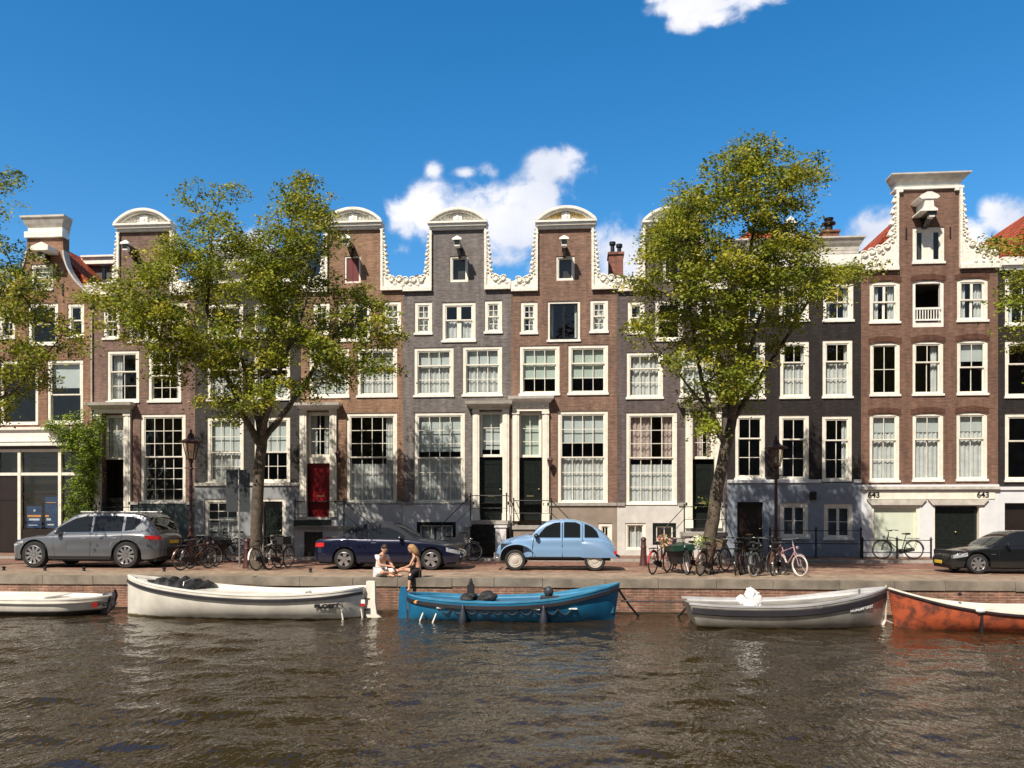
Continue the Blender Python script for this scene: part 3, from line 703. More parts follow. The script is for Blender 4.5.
# H2 dark painted house with flat cornice and dormer
h = House(195, 301, 'charcoal painted house behind the left tree trunk with flat roofline and basement door', 'b2', 484, 283, plinth='pl_blue')
for r_ in ((207, 350, 243, 400), (254, 350, 290, 400)): h.win(*r_, 3, 1, 2, .62, 'h.5')
for r_ in ((207, 303, 243, 338), (254, 303, 290, 338)): h.win(*r_, 2, 1, 1, .5, 'c.2')
h.win(207, 417, 243.5, 483, 3, 2, 2, .46, 'h1+b.5', curt='curtain'); h.win(254, 417, 290, 483, 3, 2, 2, .46, 'b.52')
h.win(205, 499, 241, 541, 3, 2, 2, .5, 'h.45', low=True)
h.hole(253, 499, 286, 553); q = h.r((253, 499, 286, 553))
sf = MB(); sf.box(q[0], q[0]+.12, -.03, .2, 0, q[3]); sf.box(q[2]-.14, q[2], -.03, .2, 0, q[3]); sf.box(q[0]+.12, q[2]-.14, -.03, .2, q[3]-.1, q[3]); sf.box(q[0]+.32, q[0]+.42, -.02, .19, 0, q[3]-.1)
for k in range(6): sf.box(q[0]+.12, q[0]+.32, .0, .05, .3*k+.2, .3*k+.24)
sf.build('door_frame', M['white'], h.root)
door(h.root, q[0]+.44, .1, q[2]-.15, q[3]-.35, 'blackpaint', y=.1)
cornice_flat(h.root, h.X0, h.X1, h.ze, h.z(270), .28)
h.finish('slate', ridge=None, cap='grime')
ro = MB(); za, zb = h.z(272), h.z(236); ro.add([(h.X0, .1, za), (h.X1, .1, za), (h.X1, 9, za), (h.X0, 9, za), (h.X0+.1, 1.6, zb), (h.X1-.1, 1.6, zb), (h.X1-.1, 8, zb), (h.X0+.1, 8, zb)], [(0, 1, 5, 4), (1, 2, 6, 5), (2, 3, 7, 6), (3, 0, 4, 7), (4, 5, 6, 7)])
rf = ro.build('roof', M['slate'], h.root); rf['_off'] = h.root['_off']
dm = MB(); dm.box(h.x(222), h.x(264), .25, 3, h.z(272), h.z(252)); dm.build('dormer', M['pl_grey'], rf)
dm = MB(); dm.box(h.x(220), h.x(266), .1, 3.1, h.z(252), h.z(248)); dm.build('dormer_cornice', M['white2'], rf)

# H3
h = House(301, 403, 'brown brick neck gable house with the bright red front door', 'b3', 502, 290, neck=(328, 381, 226), plinth='pl_grey')
neck_house(h, (323.5, 384, 207.5), seed=31)
h.win(313, 302, 329.5, 334, 2, 2, 2, .5, 'n'); h.win(338, 303, 371, 341, 2, 1, 1, .5, 'n', mul=.14); h.win(384, 302, 401, 334, 2, 2, 2, .5, 'f')
h.win(309, 348, 349, 397, 3, 1, 2, .64, 'b.95'); h.win(357, 348, 397, 397, 3, 1, 2, .64, 'b.4+h.55')
h.win(346.5, 413, 397, 503.5, 4, 3, 3, .51, 'r.2+h.44')
q = h.r((344.5, 256, 360.5, 283)); h.wh.append(q)
ww = MB(); ww.box(q[0], q[0]+.07, .03, .12, q[1], q[3]); ww.box(q[2]-.07, q[2], .03, .12, q[1], q[3]); ww.box(q[0]+.07, q[2]-.07, .03, .12, q[1], q[1]+.07); ww.box(q[0]+.07, q[2]-.07, .03, .12, q[3]-.07, q[3])
hs = ww.build('hatch', M['white'], h.root); hs['_off'] = h.root['_off']
ww = MB(); mid = (q[0]+q[2])/2; ww.box(q[0]+.07, mid-.005, .06, .1, q[1]+.07, q[3]-.07); ww.box(mid+.005, q[2]-.07, .06, .1, q[1]+.07, q[3]-.07); ww.build('shutter', mat('maroon_paint', (.13, .012, .014), .5), hs)
hoist(h.root, h.x(352), h.z(247), .9)
h.hole(306, 411, 332, 553); window(h.root, *h.r((306.5, 411.5, 331.5, 457)), 2, 3, 0, .5, 'l.3+r.35', fw=.09, name='transom_window', y=.08, sill=False)
door(h.root, h.x(307), h.z(517), h.x(331), h.z(463), 'reddoor', y=.2, panels=((.06, .30), (.50, .94)))
xb_ = MB(); xb_.box(h.x(306), h.x(332), .05, .26, h.z(463), h.z(457)); xb_.box(h.x(306), h.x(332), -.04, .26, h.z(519.5), h.z(517)); xb_.build('door_frame', M['white'], h.root)
surround(h.root, h.x(300.5), h.x(337), h.z(517), h.z(410), .27, h.z(409), h.z(403.5), cx1=h.x(337), cx0=h.x(301.5))
h.finish('slate', ridge=258)

# H4
h = House(403, 511, 'grey brick neck gable house with black front door, left of the light blue car', 'b4', 503, 289, neck=(432, 484.5, 226), plinth='pl_white')
neck_house(h, (427.5, 488.5, 207.5), seed=41)
h.win(414.5, 301, 432, 333.5, 2, 2, 2, .5, 'f'); h.win(442, 302, 475.5, 341.5, 2, 1, 1, .55, 'h.62', mul=.17); h.win(484.5, 301, 502, 333.5, 2, 2, 2, .5, 'f')
h.win(414, 347, 453.5, 396, 3, 1, 2, .64, 'b.4+h.75'); h.win(462.5, 346.5, 502, 396, 3, 1, 2, .64, 'b.4+f')
h.win(449.8, 256, 468, 282, 1, 0, 1, .5, 'n', fw=.07, sill=False); h.win(414.3, 412, 464.8, 503.5, 4, 3, 3, .5, 'b.42+h.5')
h.hole(478.5, 411, 503, 553); window(h.root, *h.r((479, 411.5, 502.5, 457)), 2, 3, 0, .5, 'b.85', fw=.07, name='transom_window', y=.08, sill=False)
door(h.root, h.x(479.5), h.z(519.5), h.x(502), h.z(459), 'blackpaint', y=.22)
surround(h.root, h.x(473), h.x(509.3), h.z(521), h.z(410), .26, h.z(409), h.z(402.5), cm='grime', cx1=h.x(508), cx0=h.x(471.5))
h.win(417, 522, 456, 547, 3, 0, 1, .5, 'h.9', fr='blackpaint', inner='white', low=True, sill=False)
hoist(h.root, h.x(460), h.z(248), .85)
h.finish('slate', ridge=262)
ch = MB(); ch.box(h.x(407), h.x(423), 1.6, 2.4, h.ze, h.z(262)); ch.build('chimney', M['chimbrick'], h.root)

# H5
h = House(511, 617, 'red brown brick neck gable house with ochre pediment relief behind the light blue car', 'b5', 504, 289, neck=(538, 591.5, 225), plinth='pl_brown')
neck_house(h, (534.5, 597.5, 206), ochre=True, seed=51)
h.win(520.5, 301, 537.5, 333, 2, 2, 2, .5, 'r.5'); h.win(547.5, 301, 580, 341, 2, 1, 0, .5, 'c.12', fr='white', inner='blackpaint', fw=.09, mul=.1); h.win(590, 300.5, 608, 333, 2, 2, 2, .5, 'f')
h.win(519.5, 345, 559.5, 394.5, 3, 1, 2, .64, 'g.68'); h.win(568, 345, 608, 394.5, 3, 1, 2, .64, 'g.68')
h.win(556, 256, 574.5, 280.5, 1, 0, 1, .5, 'n', fw=.07, sill=False)
h.win(557.5, 411, 607.8, 504, 4, 3, 3, .5, 'b.32+h.5')
h.hole(517.5, 411, 542, 553); window(h.root, *h.r((518, 411.5, 541.5, 457)), 2, 3, 0, .5, 'g1', fw=.07, name='transom_window', y=.08, sill=False)
door(h.root, h.x(518.5), h.z(520), h.x(541), h.z(458), 'blackpaint', y=.22)
surround(h.root, h.x(512.7), h.x(549), h.z(521), h.z(411), .26, h.z(402.5), h.z(397), frieze=True, cx0=h.x(514), cx1=h.x(549))
h.win(598, 523, 612, 547, 2, 0, 1, .5, 'n', low=True, sill=False); h.win(519, 531, 540, 545, 3, 0, 1, .5, 'n', low=True, sill=False)
hoist(h.root, h.x(564.5), h.z(247.5), .85)
h.finish('slate', ridge=260)
ch = MB(); a_, b_ = h.x(610), h.x(625); ch.box(a_, b_, 1.2, 2.0, h.ze, h.z(246)); ch.box(a_-.04, b_+.04, 1.15, 2.05, h.z(246), h.z(243.5))
co = ch.build('chimney', M['chimbrick'], h.root); co['_off'] = h.root['_off']
ch = MB()
for k, xx in enumerate((lerp(a_, b_, .28), lerp(a_, b_, .75))): ch.lathe([(.09, 0), (.08, .35-.1*k), (.13, .38-.1*k), (.13, .5-.1*k)], (xx, 1.5, h.z(243.5)), 10)
ch.build('chimney_pot', M['iron'], co, smooth=True)

# H6
h = House(617, 727, 'dark purple brick neck gable house with floral curtains half hidden behind the leaning tree', 'b6', 504, 289, neck=(645, 699, 225), plinth='pl_stone')
neck_house(h, (641, 703, 206), seed=61)
h.win(627.5, 300.5, 644.5, 333, 1, 1, 1, .5, 'r.4'); h.win(655, 300, 683, 340.5, 1, 1, 1, .5, 'n'); h.win(697, 300.5, 714, 333, 1, 1, 1, .5, 'n')
h.win(626.5, 351.5, 663, 398, 3, 1, 2, .66, 'f'); h.win(680, 350.5, 717, 397, 3, 1, 2, .66, 'f')
h.win(663, 257, 681, 281, 1, 0, 1, .5, 'n', fw=.07)
h.win(626, 412, 677, 505, 4, 3, 3, .51, 't.5+h.44')
h.hole(691, 411, 715, 553); window(h.root, *h.r((691.5, 411.5, 714.5, 459)), 2, 3, 0, .5, 't1', fw=.07, name='transom_window', y=.08, sill=False)
door(h.root, h.x(692), h.z(528), h.x(714.5), h.z(464), 'blackpaint', y=.22)
surround(h.root, h.x(685.3), h.x(721), h.z(528), h.z(411), .26, h.z(408), h.z(401), cx0=h.x(682), cx1=h.x(722))
h.win(625, 523, 645.5, 550, 2, 0, 1, .5, 'h1', fw=.08, low=True, sill=False); h.win(652.5, 523, 676, 545, 2, 0, 1, .5, 'n', low=True, fr='blackpaint', sill=False)
hoist(h.root, h.x(672), h.z(248), .85)
h.finish('slate', ridge=262)

# H7 wide black house with blue basement
h = House(727, 861, 'wide black painted house with slate blue ground floor and red hipped roof', 'b7', 481, 253, plinth='pl_slateblue')
for i, r_ in enumerate(((735, 414, 765, 479), (779, 415, 809, 480.5), (822, 416, 852, 482))): h.win(*r_, 2, 1, 2, .64, 'n' if i != 2 else 'r.2')
for i, r_ in enumerate(((735, 341, 765, 398), (780, 341, 809, 398), (822.5, 340.5, 852.5, 398))): h.win(*r_, 2, 1, 2, .64, 'h.62+c.15')
for r_ in ((735, 286, 765, 321), (779, 285, 809, 321), (823, 284, 853.5, 322)): h.win(*r_, 2, 1, 1, .5, 'c.2')
h.hole(737, 502, 763, 553); q = h.r((737, 502, 763, 553)); door(h.root, q[0], .1, q[2], q[3], 'brownpaint', y=.15)
h.win(779.5, 503, 808, 538, 2, 2, 0, .5, 'n', low=True, mul=.1, colw=.03); h.win(823.5, 504, 852.5, 539, 2, 2, 0, .5, 'n', low=True, mul=.1, colw=.03)
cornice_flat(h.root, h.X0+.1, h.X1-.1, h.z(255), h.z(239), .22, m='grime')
c = MB(); c.box(h.X0+.02, h.X1-.02, -.08, -.002, h.z(268), h.z(256)); c.build('frieze', M['white2'], h.root)
h.finish('slate', cap='pl_white8', floors=(483, 405, 330, 275))
ro = MB(); za, zb = h.z(240), h.z(203)
ro.add([(h.X0+.1, .6, za), (h.X1-.9, .6, za), (h.X1-.9, 9, za), (h.X0+.1, 9, za), (h.x(765), 3.0, zb), (h.x(806), 3.0, zb)], [(0, 1, 5, 4), (1, 2, 5), (2, 3, 4, 5), (3, 0, 4)])
rf = ro.build('roof', M['tile'], h.root); rf['_off'] = h.root['_off']
dm = MB(); dm.box(h.x(792), h.x(801), .9, 2.5, h.z(240), h.z(214)); dm.box(h.x(790), h.x(803), .8, 2.6, h.z(217), h.z(214)); dm.prism([(h.x(790), h.z(214)), (h.x(803), h.z(214)), (h.x(796.5), h.z(208))], .8, 2.6); dm.build('dormer', M['white2'], rf)
ch = MB(); ch.box(h.x(831), h.x(848), 1.0, 2.2, h.z(245), h.z(224)); ch.box(h.x(830), h.x(849), .95, 2.25, h.z(224), h.z(222)); co = ch.build('chimney', M['chimbrick'], rf); co['_off'] = h.root['_off']
ch = MB(); ch.lathe([(.16, 0), (.15, .35), (.27, .38), (.27, .44), (.14, .5), (.2, .62)], (h.x(841), 1.5, h.z(222)), 12); ch.build('chimney_pot', M['iron'], co, smooth=True)
a = MB(); a.box(h.x(809), h.x(815), -.2, -.051, h.z(500), h.z(492)); a.build('wall_lamp', M['iron'], h.root)

# H8 chocolate brick house, number 643
h = House(861, 998, 'chocolate brick neck gable house at right with a white ground floor numbered 643', 'b8', 486, 268, neck=(898, 959, 184), plinth='pl_white8')
x0, x1 = h.x(898), h.x(959)
cornice_flat(h.root, h.x(897), h.x(960), h.z(188), h.z(175), .30, m='white2')
c = MB(); c.box(h.x(894), h.x(963), -.10, .4, h.z(189.5), h.z(187)); c.box(h.x(898), h.x(902), -.12, -.002, h.z(192), h.z(190)); c.box(h.x(954), h.x(958), -.12, -.002, h.z(192), h.z(190)); c.build('gable_moulding', M['white2'], h.root)
claw(h.root, x0, h.X0+.01, h.ze-.02, h.z(190), 81, big=True); claw(h.root, x1, h.X1-.01, h.ze-.02, h.z(190), 82, big=True)
arch = []
def aw(*a, **k): q = h.r(a[:4]); arch.append((q[0], q[1], q[2], q[3])); return h.win(*a, **k)
aw(869.5, 280, 900, 322, 2, 1, 1, .5, 'c.3', fw=.14, mul=.09); 
q = h.r((912.5, 280, 944, 327)); h.wh.append(q); arch.append(q)
f = MB(); t_ = .12; f.box(q[0], q[0]+t_, .04, .2, q[1], q[3]); f.box(q[2]-t_, q[2], .04, .2, q[1], q[3]); f.box(q[0]+t_, q[2]-t_, .04, .2, q[3]-t_, q[3]); f.box(q[0]+t_, q[2]-t_, .04, .2, q[1], q[1]+.2)
o = f.build('open_window', M['white2'], h.root); o['_off'] = h.root['_off']
f = MB(); f.box(q[0]+t_, q[2]-t_, -.02, .03, q[1]+.66, q[1]+.74); f.box(q[0]+t_, q[2]-t_, -.02, .03, q[1]+.24, q[1]+.3)
for i in range(9): xx = lerp(q[0]+t_+.05, q[2]-t_-.05, i/8); f.box(xx-.017, xx+.017, -.01, .02, q[1]+.3, q[1]+.66)
f.build('balustrade', M['white2'], o)
aw(957, 279, 988, 322, 2, 1, 1, .5, 'c.3', fw=.14, mul=.09)
aw(870, 341.5, 900, 395, 2, 0, 2, .5, 'n', fw=.11); aw(912.5, 341, 943.5, 395, 2, 1, 1, .62, 'r.3', fw=.11); aw(957, 340.5, 988, 395, 2, 1, 1, .5, 'b.36', fw=.11)
aw(869.5, 413, 899.5, 481.5, 2, 1, 2, .62, 'b.25+h1', fw=.11); aw(912.5, 413, 943.5, 481, 2, 1, 1, .62, 'b.25+h1', fw=.11); aw(956.5, 412.5, 987.5, 480.5, 2, 1, 1, .62, 'b.25+h1', fw=.11)
h.win(912.5, 227, 944.5, 263, 2, 0, 1, .5, 'n', fw=.13, mul=.42, inner='white')
hoist(h.root, GX(930, -.5), P(930, 213, -.5).z, .7, w=.16)
hd = MB(); xx = GX(931, -.9); zz = P(931, 196, -.9).z
hd.prism([(xx-.28, zz-.05), (xx+.28, zz-.05), (xx+.37, zz+.02), (xx+.30, zz+.10), (xx+.08, zz+.21), (xx-.08, zz+.21), (xx-.30, zz+.10), (xx-.37, zz+.02)], -.80, -.0)
hd.prism([(xx-.32, zz-.48), (xx+.32, zz-.48), (xx+.30, zz-.43), (xx+.17, zz-.31), (xx+.15, zz-.052), (xx-.15, zz-.052), (xx-.17, zz-.31), (xx-.30, zz-.43)], -.76, -.0)
hd.build('hoist_hood', M['white2'], h.root)
for px, py in ((906, 233), (950, 233)): a = MB(); anchor(a, h.x(px), h.z(py), .42); a.build('wall_anchor', M['iron'], h.root)
q = h.hole(871, 505.5, 919, 551); f = MB(); t_ = .1
f.box(q[0], q[0]+t_, -.02, .1, q[1], q[3]); f.box(q[2]-t_, q[2], -.02, .1, q[1], q[3]); f.box(q[0]+t_, q[2]-t_, -.02, .1, q[3]-t_, q[3])
o = f.build('window', M['white'], h.root); o['_off'] = h.root['_off']
f = MB(); f.box(q[0]+t_, q[2]-t_, .09, .12, q[1]-.2, q[3]-t_); f.build('blind_panel', M['pale'], o)
q = h.hole(933, 506, 980, 553); door(h.root, q[0]+.06, .1, q[2]-.06, q[3]-.06, 'blackpaint', y=.12, double=True, slot=False, knob='c', panels=((.08, .22), (.27, .92)))
f = MB(); f.box(q[0], q[0]+.05, -.04, .2, .1, q[3]); f.box(q[2]-.05, q[2], -.04, .2, .1, q[3]); f.build('door_frame', M['white'], h.root)
for a_, b_ in ((869, 922), (930, 984)):
    f = MB(); f.prism([(h.x(a_)-.12, h.z(499.5)), (h.x(b_)+.12, h.z(499.5)), (h.x(b_)-.06, h.z(505)), (h.x(a_)+.06, h.z(505))], -.13, -.051)
    f.build('lintel', M['grime'], h.root)
f = MB(); f.box(h.x(866), h.x(994), -.075, -.051, h.z(499), h.z(490.5)); fa = f.build('fascia_board', M['white'], h.root); fa['_off'] = h.root['_off']
f = MB(); f.box(h.X0-.02, h.X1+.0, -.17, -.111, h.z(489.5), h.z(486.5)); f.build('ground_cornice', M['grime'], h.root)
for px in (873, 982): text_mesh('house_number', '643', .30, M['iron'], fa, (h.x(px), -.08, h.z(497.6)), off=h.root['_off'], bold=.008)
h.finish('tile', ridge=212, cap='pl_white8', arch=arch, floors=(484, 405, 333, 275), roofdy=.7, roofw=(h.X0+.05, h.x(943)))

# H9 right edge house
h = House(998, 1110, 'black painted house with red tiled roof at the right edge of the row', 'b7', 488, 266, plinth='pl_white8')
for y0_, y1_ in ((275, 325), (340, 397), (413, 481)):
    h.win(1005, y0_, 1042, y1_, 1 if y0_ > 300 else 2, 1, 1, .6, 'n' if y0_ > 300 else 'c.25'); h.win(1060, y0_, 1098, y1_, 2, 1, 1, .6, 'h.4')
q = h.hole(1004, 503, 1040, 553); door(h.root, q[0], .1, q[2], q[3], 'brownpaint', y=.15)
h.win(1060, 503, 1096, 540, 2, 2, 0, .5, 'n', low=True)
c = MB(); c.box(h.X0+.02, h.X1, -.3, .3, h.z(266), h.z(258)); c.box(h.X0+.02, h.X1, -.2, .3, h.z(270), h.z(266.2)); c.build('cornice', M['white2'], h.root)
h.finish('tile', ridge=196, cap='pl_white8', roofdy=.7, floors=(484, 405, 333))
h = House(1110, 1215, 'brown brick house beyond the right edge of the photo', 'b3', 500, 280)
for y0_, y1_ in ((300, 335), (347, 396), (413, 490)):
    h.win(1120, y0_, 1152, y1_, 2, 1, 2, .6, 'h.5'); h.win(1170, y0_, 1204, y1_, 2, 1, 2, .6, 'n')
cornice_flat(h.root, h.X0, h.X1, h.ze, h.ze+.6, .3); h.finish('tile', ridge=225)
# doorstep things fixed to the houses: stoops
def rail(mb, pts, H=.95, posts=True, r=.018, mid=True):
    top = [(p[0], p[1], p[2]+H) for p in pts]; mb.tube(top, r, 6)
    if mid: mb.tube([(p[0], p[1], p[2]+H*.5) for p in pts], r*.7, 6)
    if posts:
        for p in pts: mb.tube([p, (p[0], p[1], p[2]+H+.04)], r*1.3, 6); mb.ball((p[0], p[1], p[2]+H+.07), .035, 6)
def stoop(label, px0, px1, pyt, side, m, yf=-1.35, nst=6, basem='pl_white', hole=None, railm='iron', landing='stonegrey', plx=None):
    """raised landing with steps running down parallel to the facade"""
    v = yf/2; t = TT((px0+px1)/2, yf); z = CZ+(511.5-pyt)*TT((px0+px1)/2, v)/F
    x0, x1 = GX(px0, yf), GX(px1, yf); cx = (x0+x1)/2
    root = thing('stoop', label, 'stoop', (cx, yf, .09), world=True)
    b = MB(); b.box(x0+.05, x1-.05, yf+.06, -.12, .09, z-.14); b.build('base', M[basem], root)
    l = MB(); l.box(x0, x1, yf, -.118, z-.138, z); l.build('landing', M[landing], root)
    s = MB(); dx = .27; x = x1 if side > 0 else x0
    for k in range(nst):
        zt = lerp(z, .09, (k+1)/(nst+1)); a, c = sorted((x+side*.002, x+side*dx)); s.box(a, c, yf+.08, -.122, .091, zt); x += side*dx
    s.build('steps', M[landing], root)
    r = MB(); xe = x; xs = x1 if side > 0 else x0; xo = x0 if side > 0 else x1
    rail(r, [(xo-side*-.06, yf+.06, z), (xs-side*.02, yf+.06, z)]); 
    rail(r, [(xs-side*.02, yf+.062, z), (xe, yf+.062, .1)], posts=False); r.tube([(xe, yf+.06, .1), (xe, yf+.06, 1.1)], .03, 6); r.ball((xe, yf+.06, 1.13), .05, 6)
    r.tube([(xo+side*.06, yf+.06, z+.95), (xo+side*.06, -.15, z+.95)], .018, 6)
    r.build('railing', M[railm], root)
    if hole:
        d = MB(); a, c = GX(hole[0], yf), GX(hole[1], yf); d.box(a, c, yf+.045, yf+.055, .1, z-.22); d.box(a-.04, a-.002, yf+.03, yf+.058, .1, z-.2); d.box(c+.002, c+.04, yf+.03, yf+.058, .1, z-.2)
        d.build('cellar_door', M['blackpaint'], root)
    return root, z, x0, x1, yf
st, z, x0, x1, yf = stoop('stoop with flower box and black railing in front of the red front door', 293, 344, 526, 1, 0, basem='pl_grey', hole=(305, 321), nst=5)
fb = MB(); fb.box(GX(294, yf-.2), GX(321, yf-.2), yf-.22, yf-.02, z+.02, z+.24)
st2, *_ = stoop('stoop with stairs down to the left below the black door of the grey brick house', 470, 508, 520.5, -1, 0, basem='brownpaint', hole=(472, 494), nst=5)
st3, *_ = stoop('wide stoop with stairs down to the right behind the light blue car', 512, 552, 525.5, 1, 0, basem='pl_brown', nst=4)
pr = MB(); xa, xb = GX(495.5, -1.5), GX(506, -1.5); pr.box(xa, xb, -1.52, -.2, .09, 1.2); pr.box(xa-.04, xb+.04, -1.56, -.16, 1.2, 1.28); tag(pr.build('stoop_pier', M['pl_white'], None, off=((xa+xb)/2, -1.5, .09)), 'white plastered pier between the two black front doors', 'pier')
st4, *_ = stoop('grey stone stoop behind the leaning tree in front of the dark purple brick house', 684, 728, 532, -1, 0, basem='pl_stone', nst=3, landing='stonegrey')
st5, *_ = stoop('small stoop with thin railing below the open dark doorway behind the grey estate car', 95, 133, 531, -1, 0, basem='pl_green', nst=3)
fb2 = MB(); 
tag(fb.build('flower_box', mat('dark_green_box', (.012, .03, .02), .5), None, off=(GX(307, yf-.2), yf-.12, z+.02)), 'dark green planter box hanging before the red front door', 'planter')
# ---------------------------------------------------------------- terrace on the near side of the canal, behind the camera
for k in range(9):
    x0 = -42+k*9.5; h_ = 15.3+((k*37) % 5)*.6; b = MB(); rr = random.Random(k)
    root = thing('brick_house', 'brick house of the terrace behind the camera, number %s from the west' % ['one', 'two', 'three', 'four', 'five', 'six', 'seven', 'eight', 'nine'][k], 'house', (x0+4.7, -44, 0), group='houses on the near side')
    hs_ = [(i*2.8-4.0+.3, 1.2+j*3.1, i*2.8-4.0+1.7, 3.4+j*3.1) for i in range(3) for j in range(5)]
    hs_ = [q for q in hs_ if q[3] < h_-.5]
    w_ = MB(); wall_grid(w_, [(-4.7, 0, 4.7, h_)], hs_, 0, [9]); w_.v = [(-p[0], -p[1], p[2]) for p in w_.v]; w_.build('wall', M[['b0', 'b6', 'b3', 'b8', 'b5'][k % 5]], root, recalc=False)
    for q in hs_:
        f = MB(); f.box(-q[2], -q[0], -.2, -.1, q[1], q[1]+.1); f.box(-q[2], -q[0], -.2, -.1, q[3]-.1, q[3]); f.box(-q[2], -q[2]+.1, -.2, -.1, q[1]+.1, q[3]-.1); f.box(-q[0]-.1, -q[0], -.2, -.1, q[1]+.1, q[3]-.1)
        fo = f.build('window', M['white'], root); f = MB(); f.add([(-q[2], -.21, q[1]), (-q[0], -.21, q[1]), (-q[0], -.21, q[3]), (-q[2], -.21, q[3])], [(0, 1, 2, 3)]); f.build('pane', M['carglass'], fo, recalc=False)
    r_ = MB(); r_.prism([(-4.7, h_), (4.7, h_), (0, h_+2.6)], -9, .3); r_.build('roof', M['slate' if k % 2 else 'tile'], root)
# ---------------------------------------------------------------- cars
def carpaint(name, col, metal=.0, rough=.35): return mat(name, col, rough, metal, var=.04, scale=2, coat=1., detail=1)
def wheel(root, x, y, R_, w, side, spokes=10, rim='alloy', solid=False, hub=.62):
    """wheel centred at (x, y, R_), outer face towards side*y"""
    t = MB(); s = side
    t.lathe([(R_*.70, -w/2), (R_*.93, -w/2), (R_, -w*.3), (R_, w*.3), (R_*.93, w/2), (R_*.70, w/2), (R_*.68, 0)], (x, y, R_), 28, axis='y', cap=False)
    o = t.build('wheel', M['tyre'], root, smooth=True)
    r = MB(); yo = y+s*w*.42; ri = R_*.70
    r.lathe([(ri, s*w*.48), (ri*.95, s*w*.5), (ri*.9, s*w*.30), (ri*.9, -s*w*.3), (0.01, -s*w*.3)], (x, y, R_), 24, axis='y', cap=False)
    if solid:
        r.lathe([(ri*.9, s*w*.2), (ri*.72, s*w*.34), (ri*.55, s*w*.30), (ri*.42, s*w*.42), (ri*.2, s*w*.5), (.005, s*w*.52)], (x, y, R_), 24, axis='y', cap=False)
    else:
        r.lathe([(.05, s*w*.44), (.055, s*w*.1)], (x, y, R_), 12, axis='y')
        for k in range(spokes):
            a = 2*PI*k/spokes+.2; d = Vector((math.cos(a), 0, math.sin(a))); n_ = Vector((-math.sin(a), 0, math.cos(a)))
            ww = ri*.9*2*PI/spokes*.20
            pts = []
            for rr_, wd in ((.04, ww*.9), (ri*.93, ww*1.25)):
                for sg in (-1, 1):
                    for yy in (yo, yo-s*.035): pts.append(Vector((x, yy, R_))+d*rr_+n_*wd*sg)
            r.add(pts, [(0, 2, 6, 4), (1, 5, 7, 3), (0, 4, 5, 1), (2, 3, 7, 6), (0, 1, 3, 2), (4, 6, 7, 5)])
    r.build('rim', [M[rim]], o)
    d_ = MB(); d_.lathe([(ri*.88, 0), (.01, 0)], (x, y-s*w*.05, R_), 20, axis='y', cap=False); d_.build('brake_disc', M['plastic'], o)
    return o
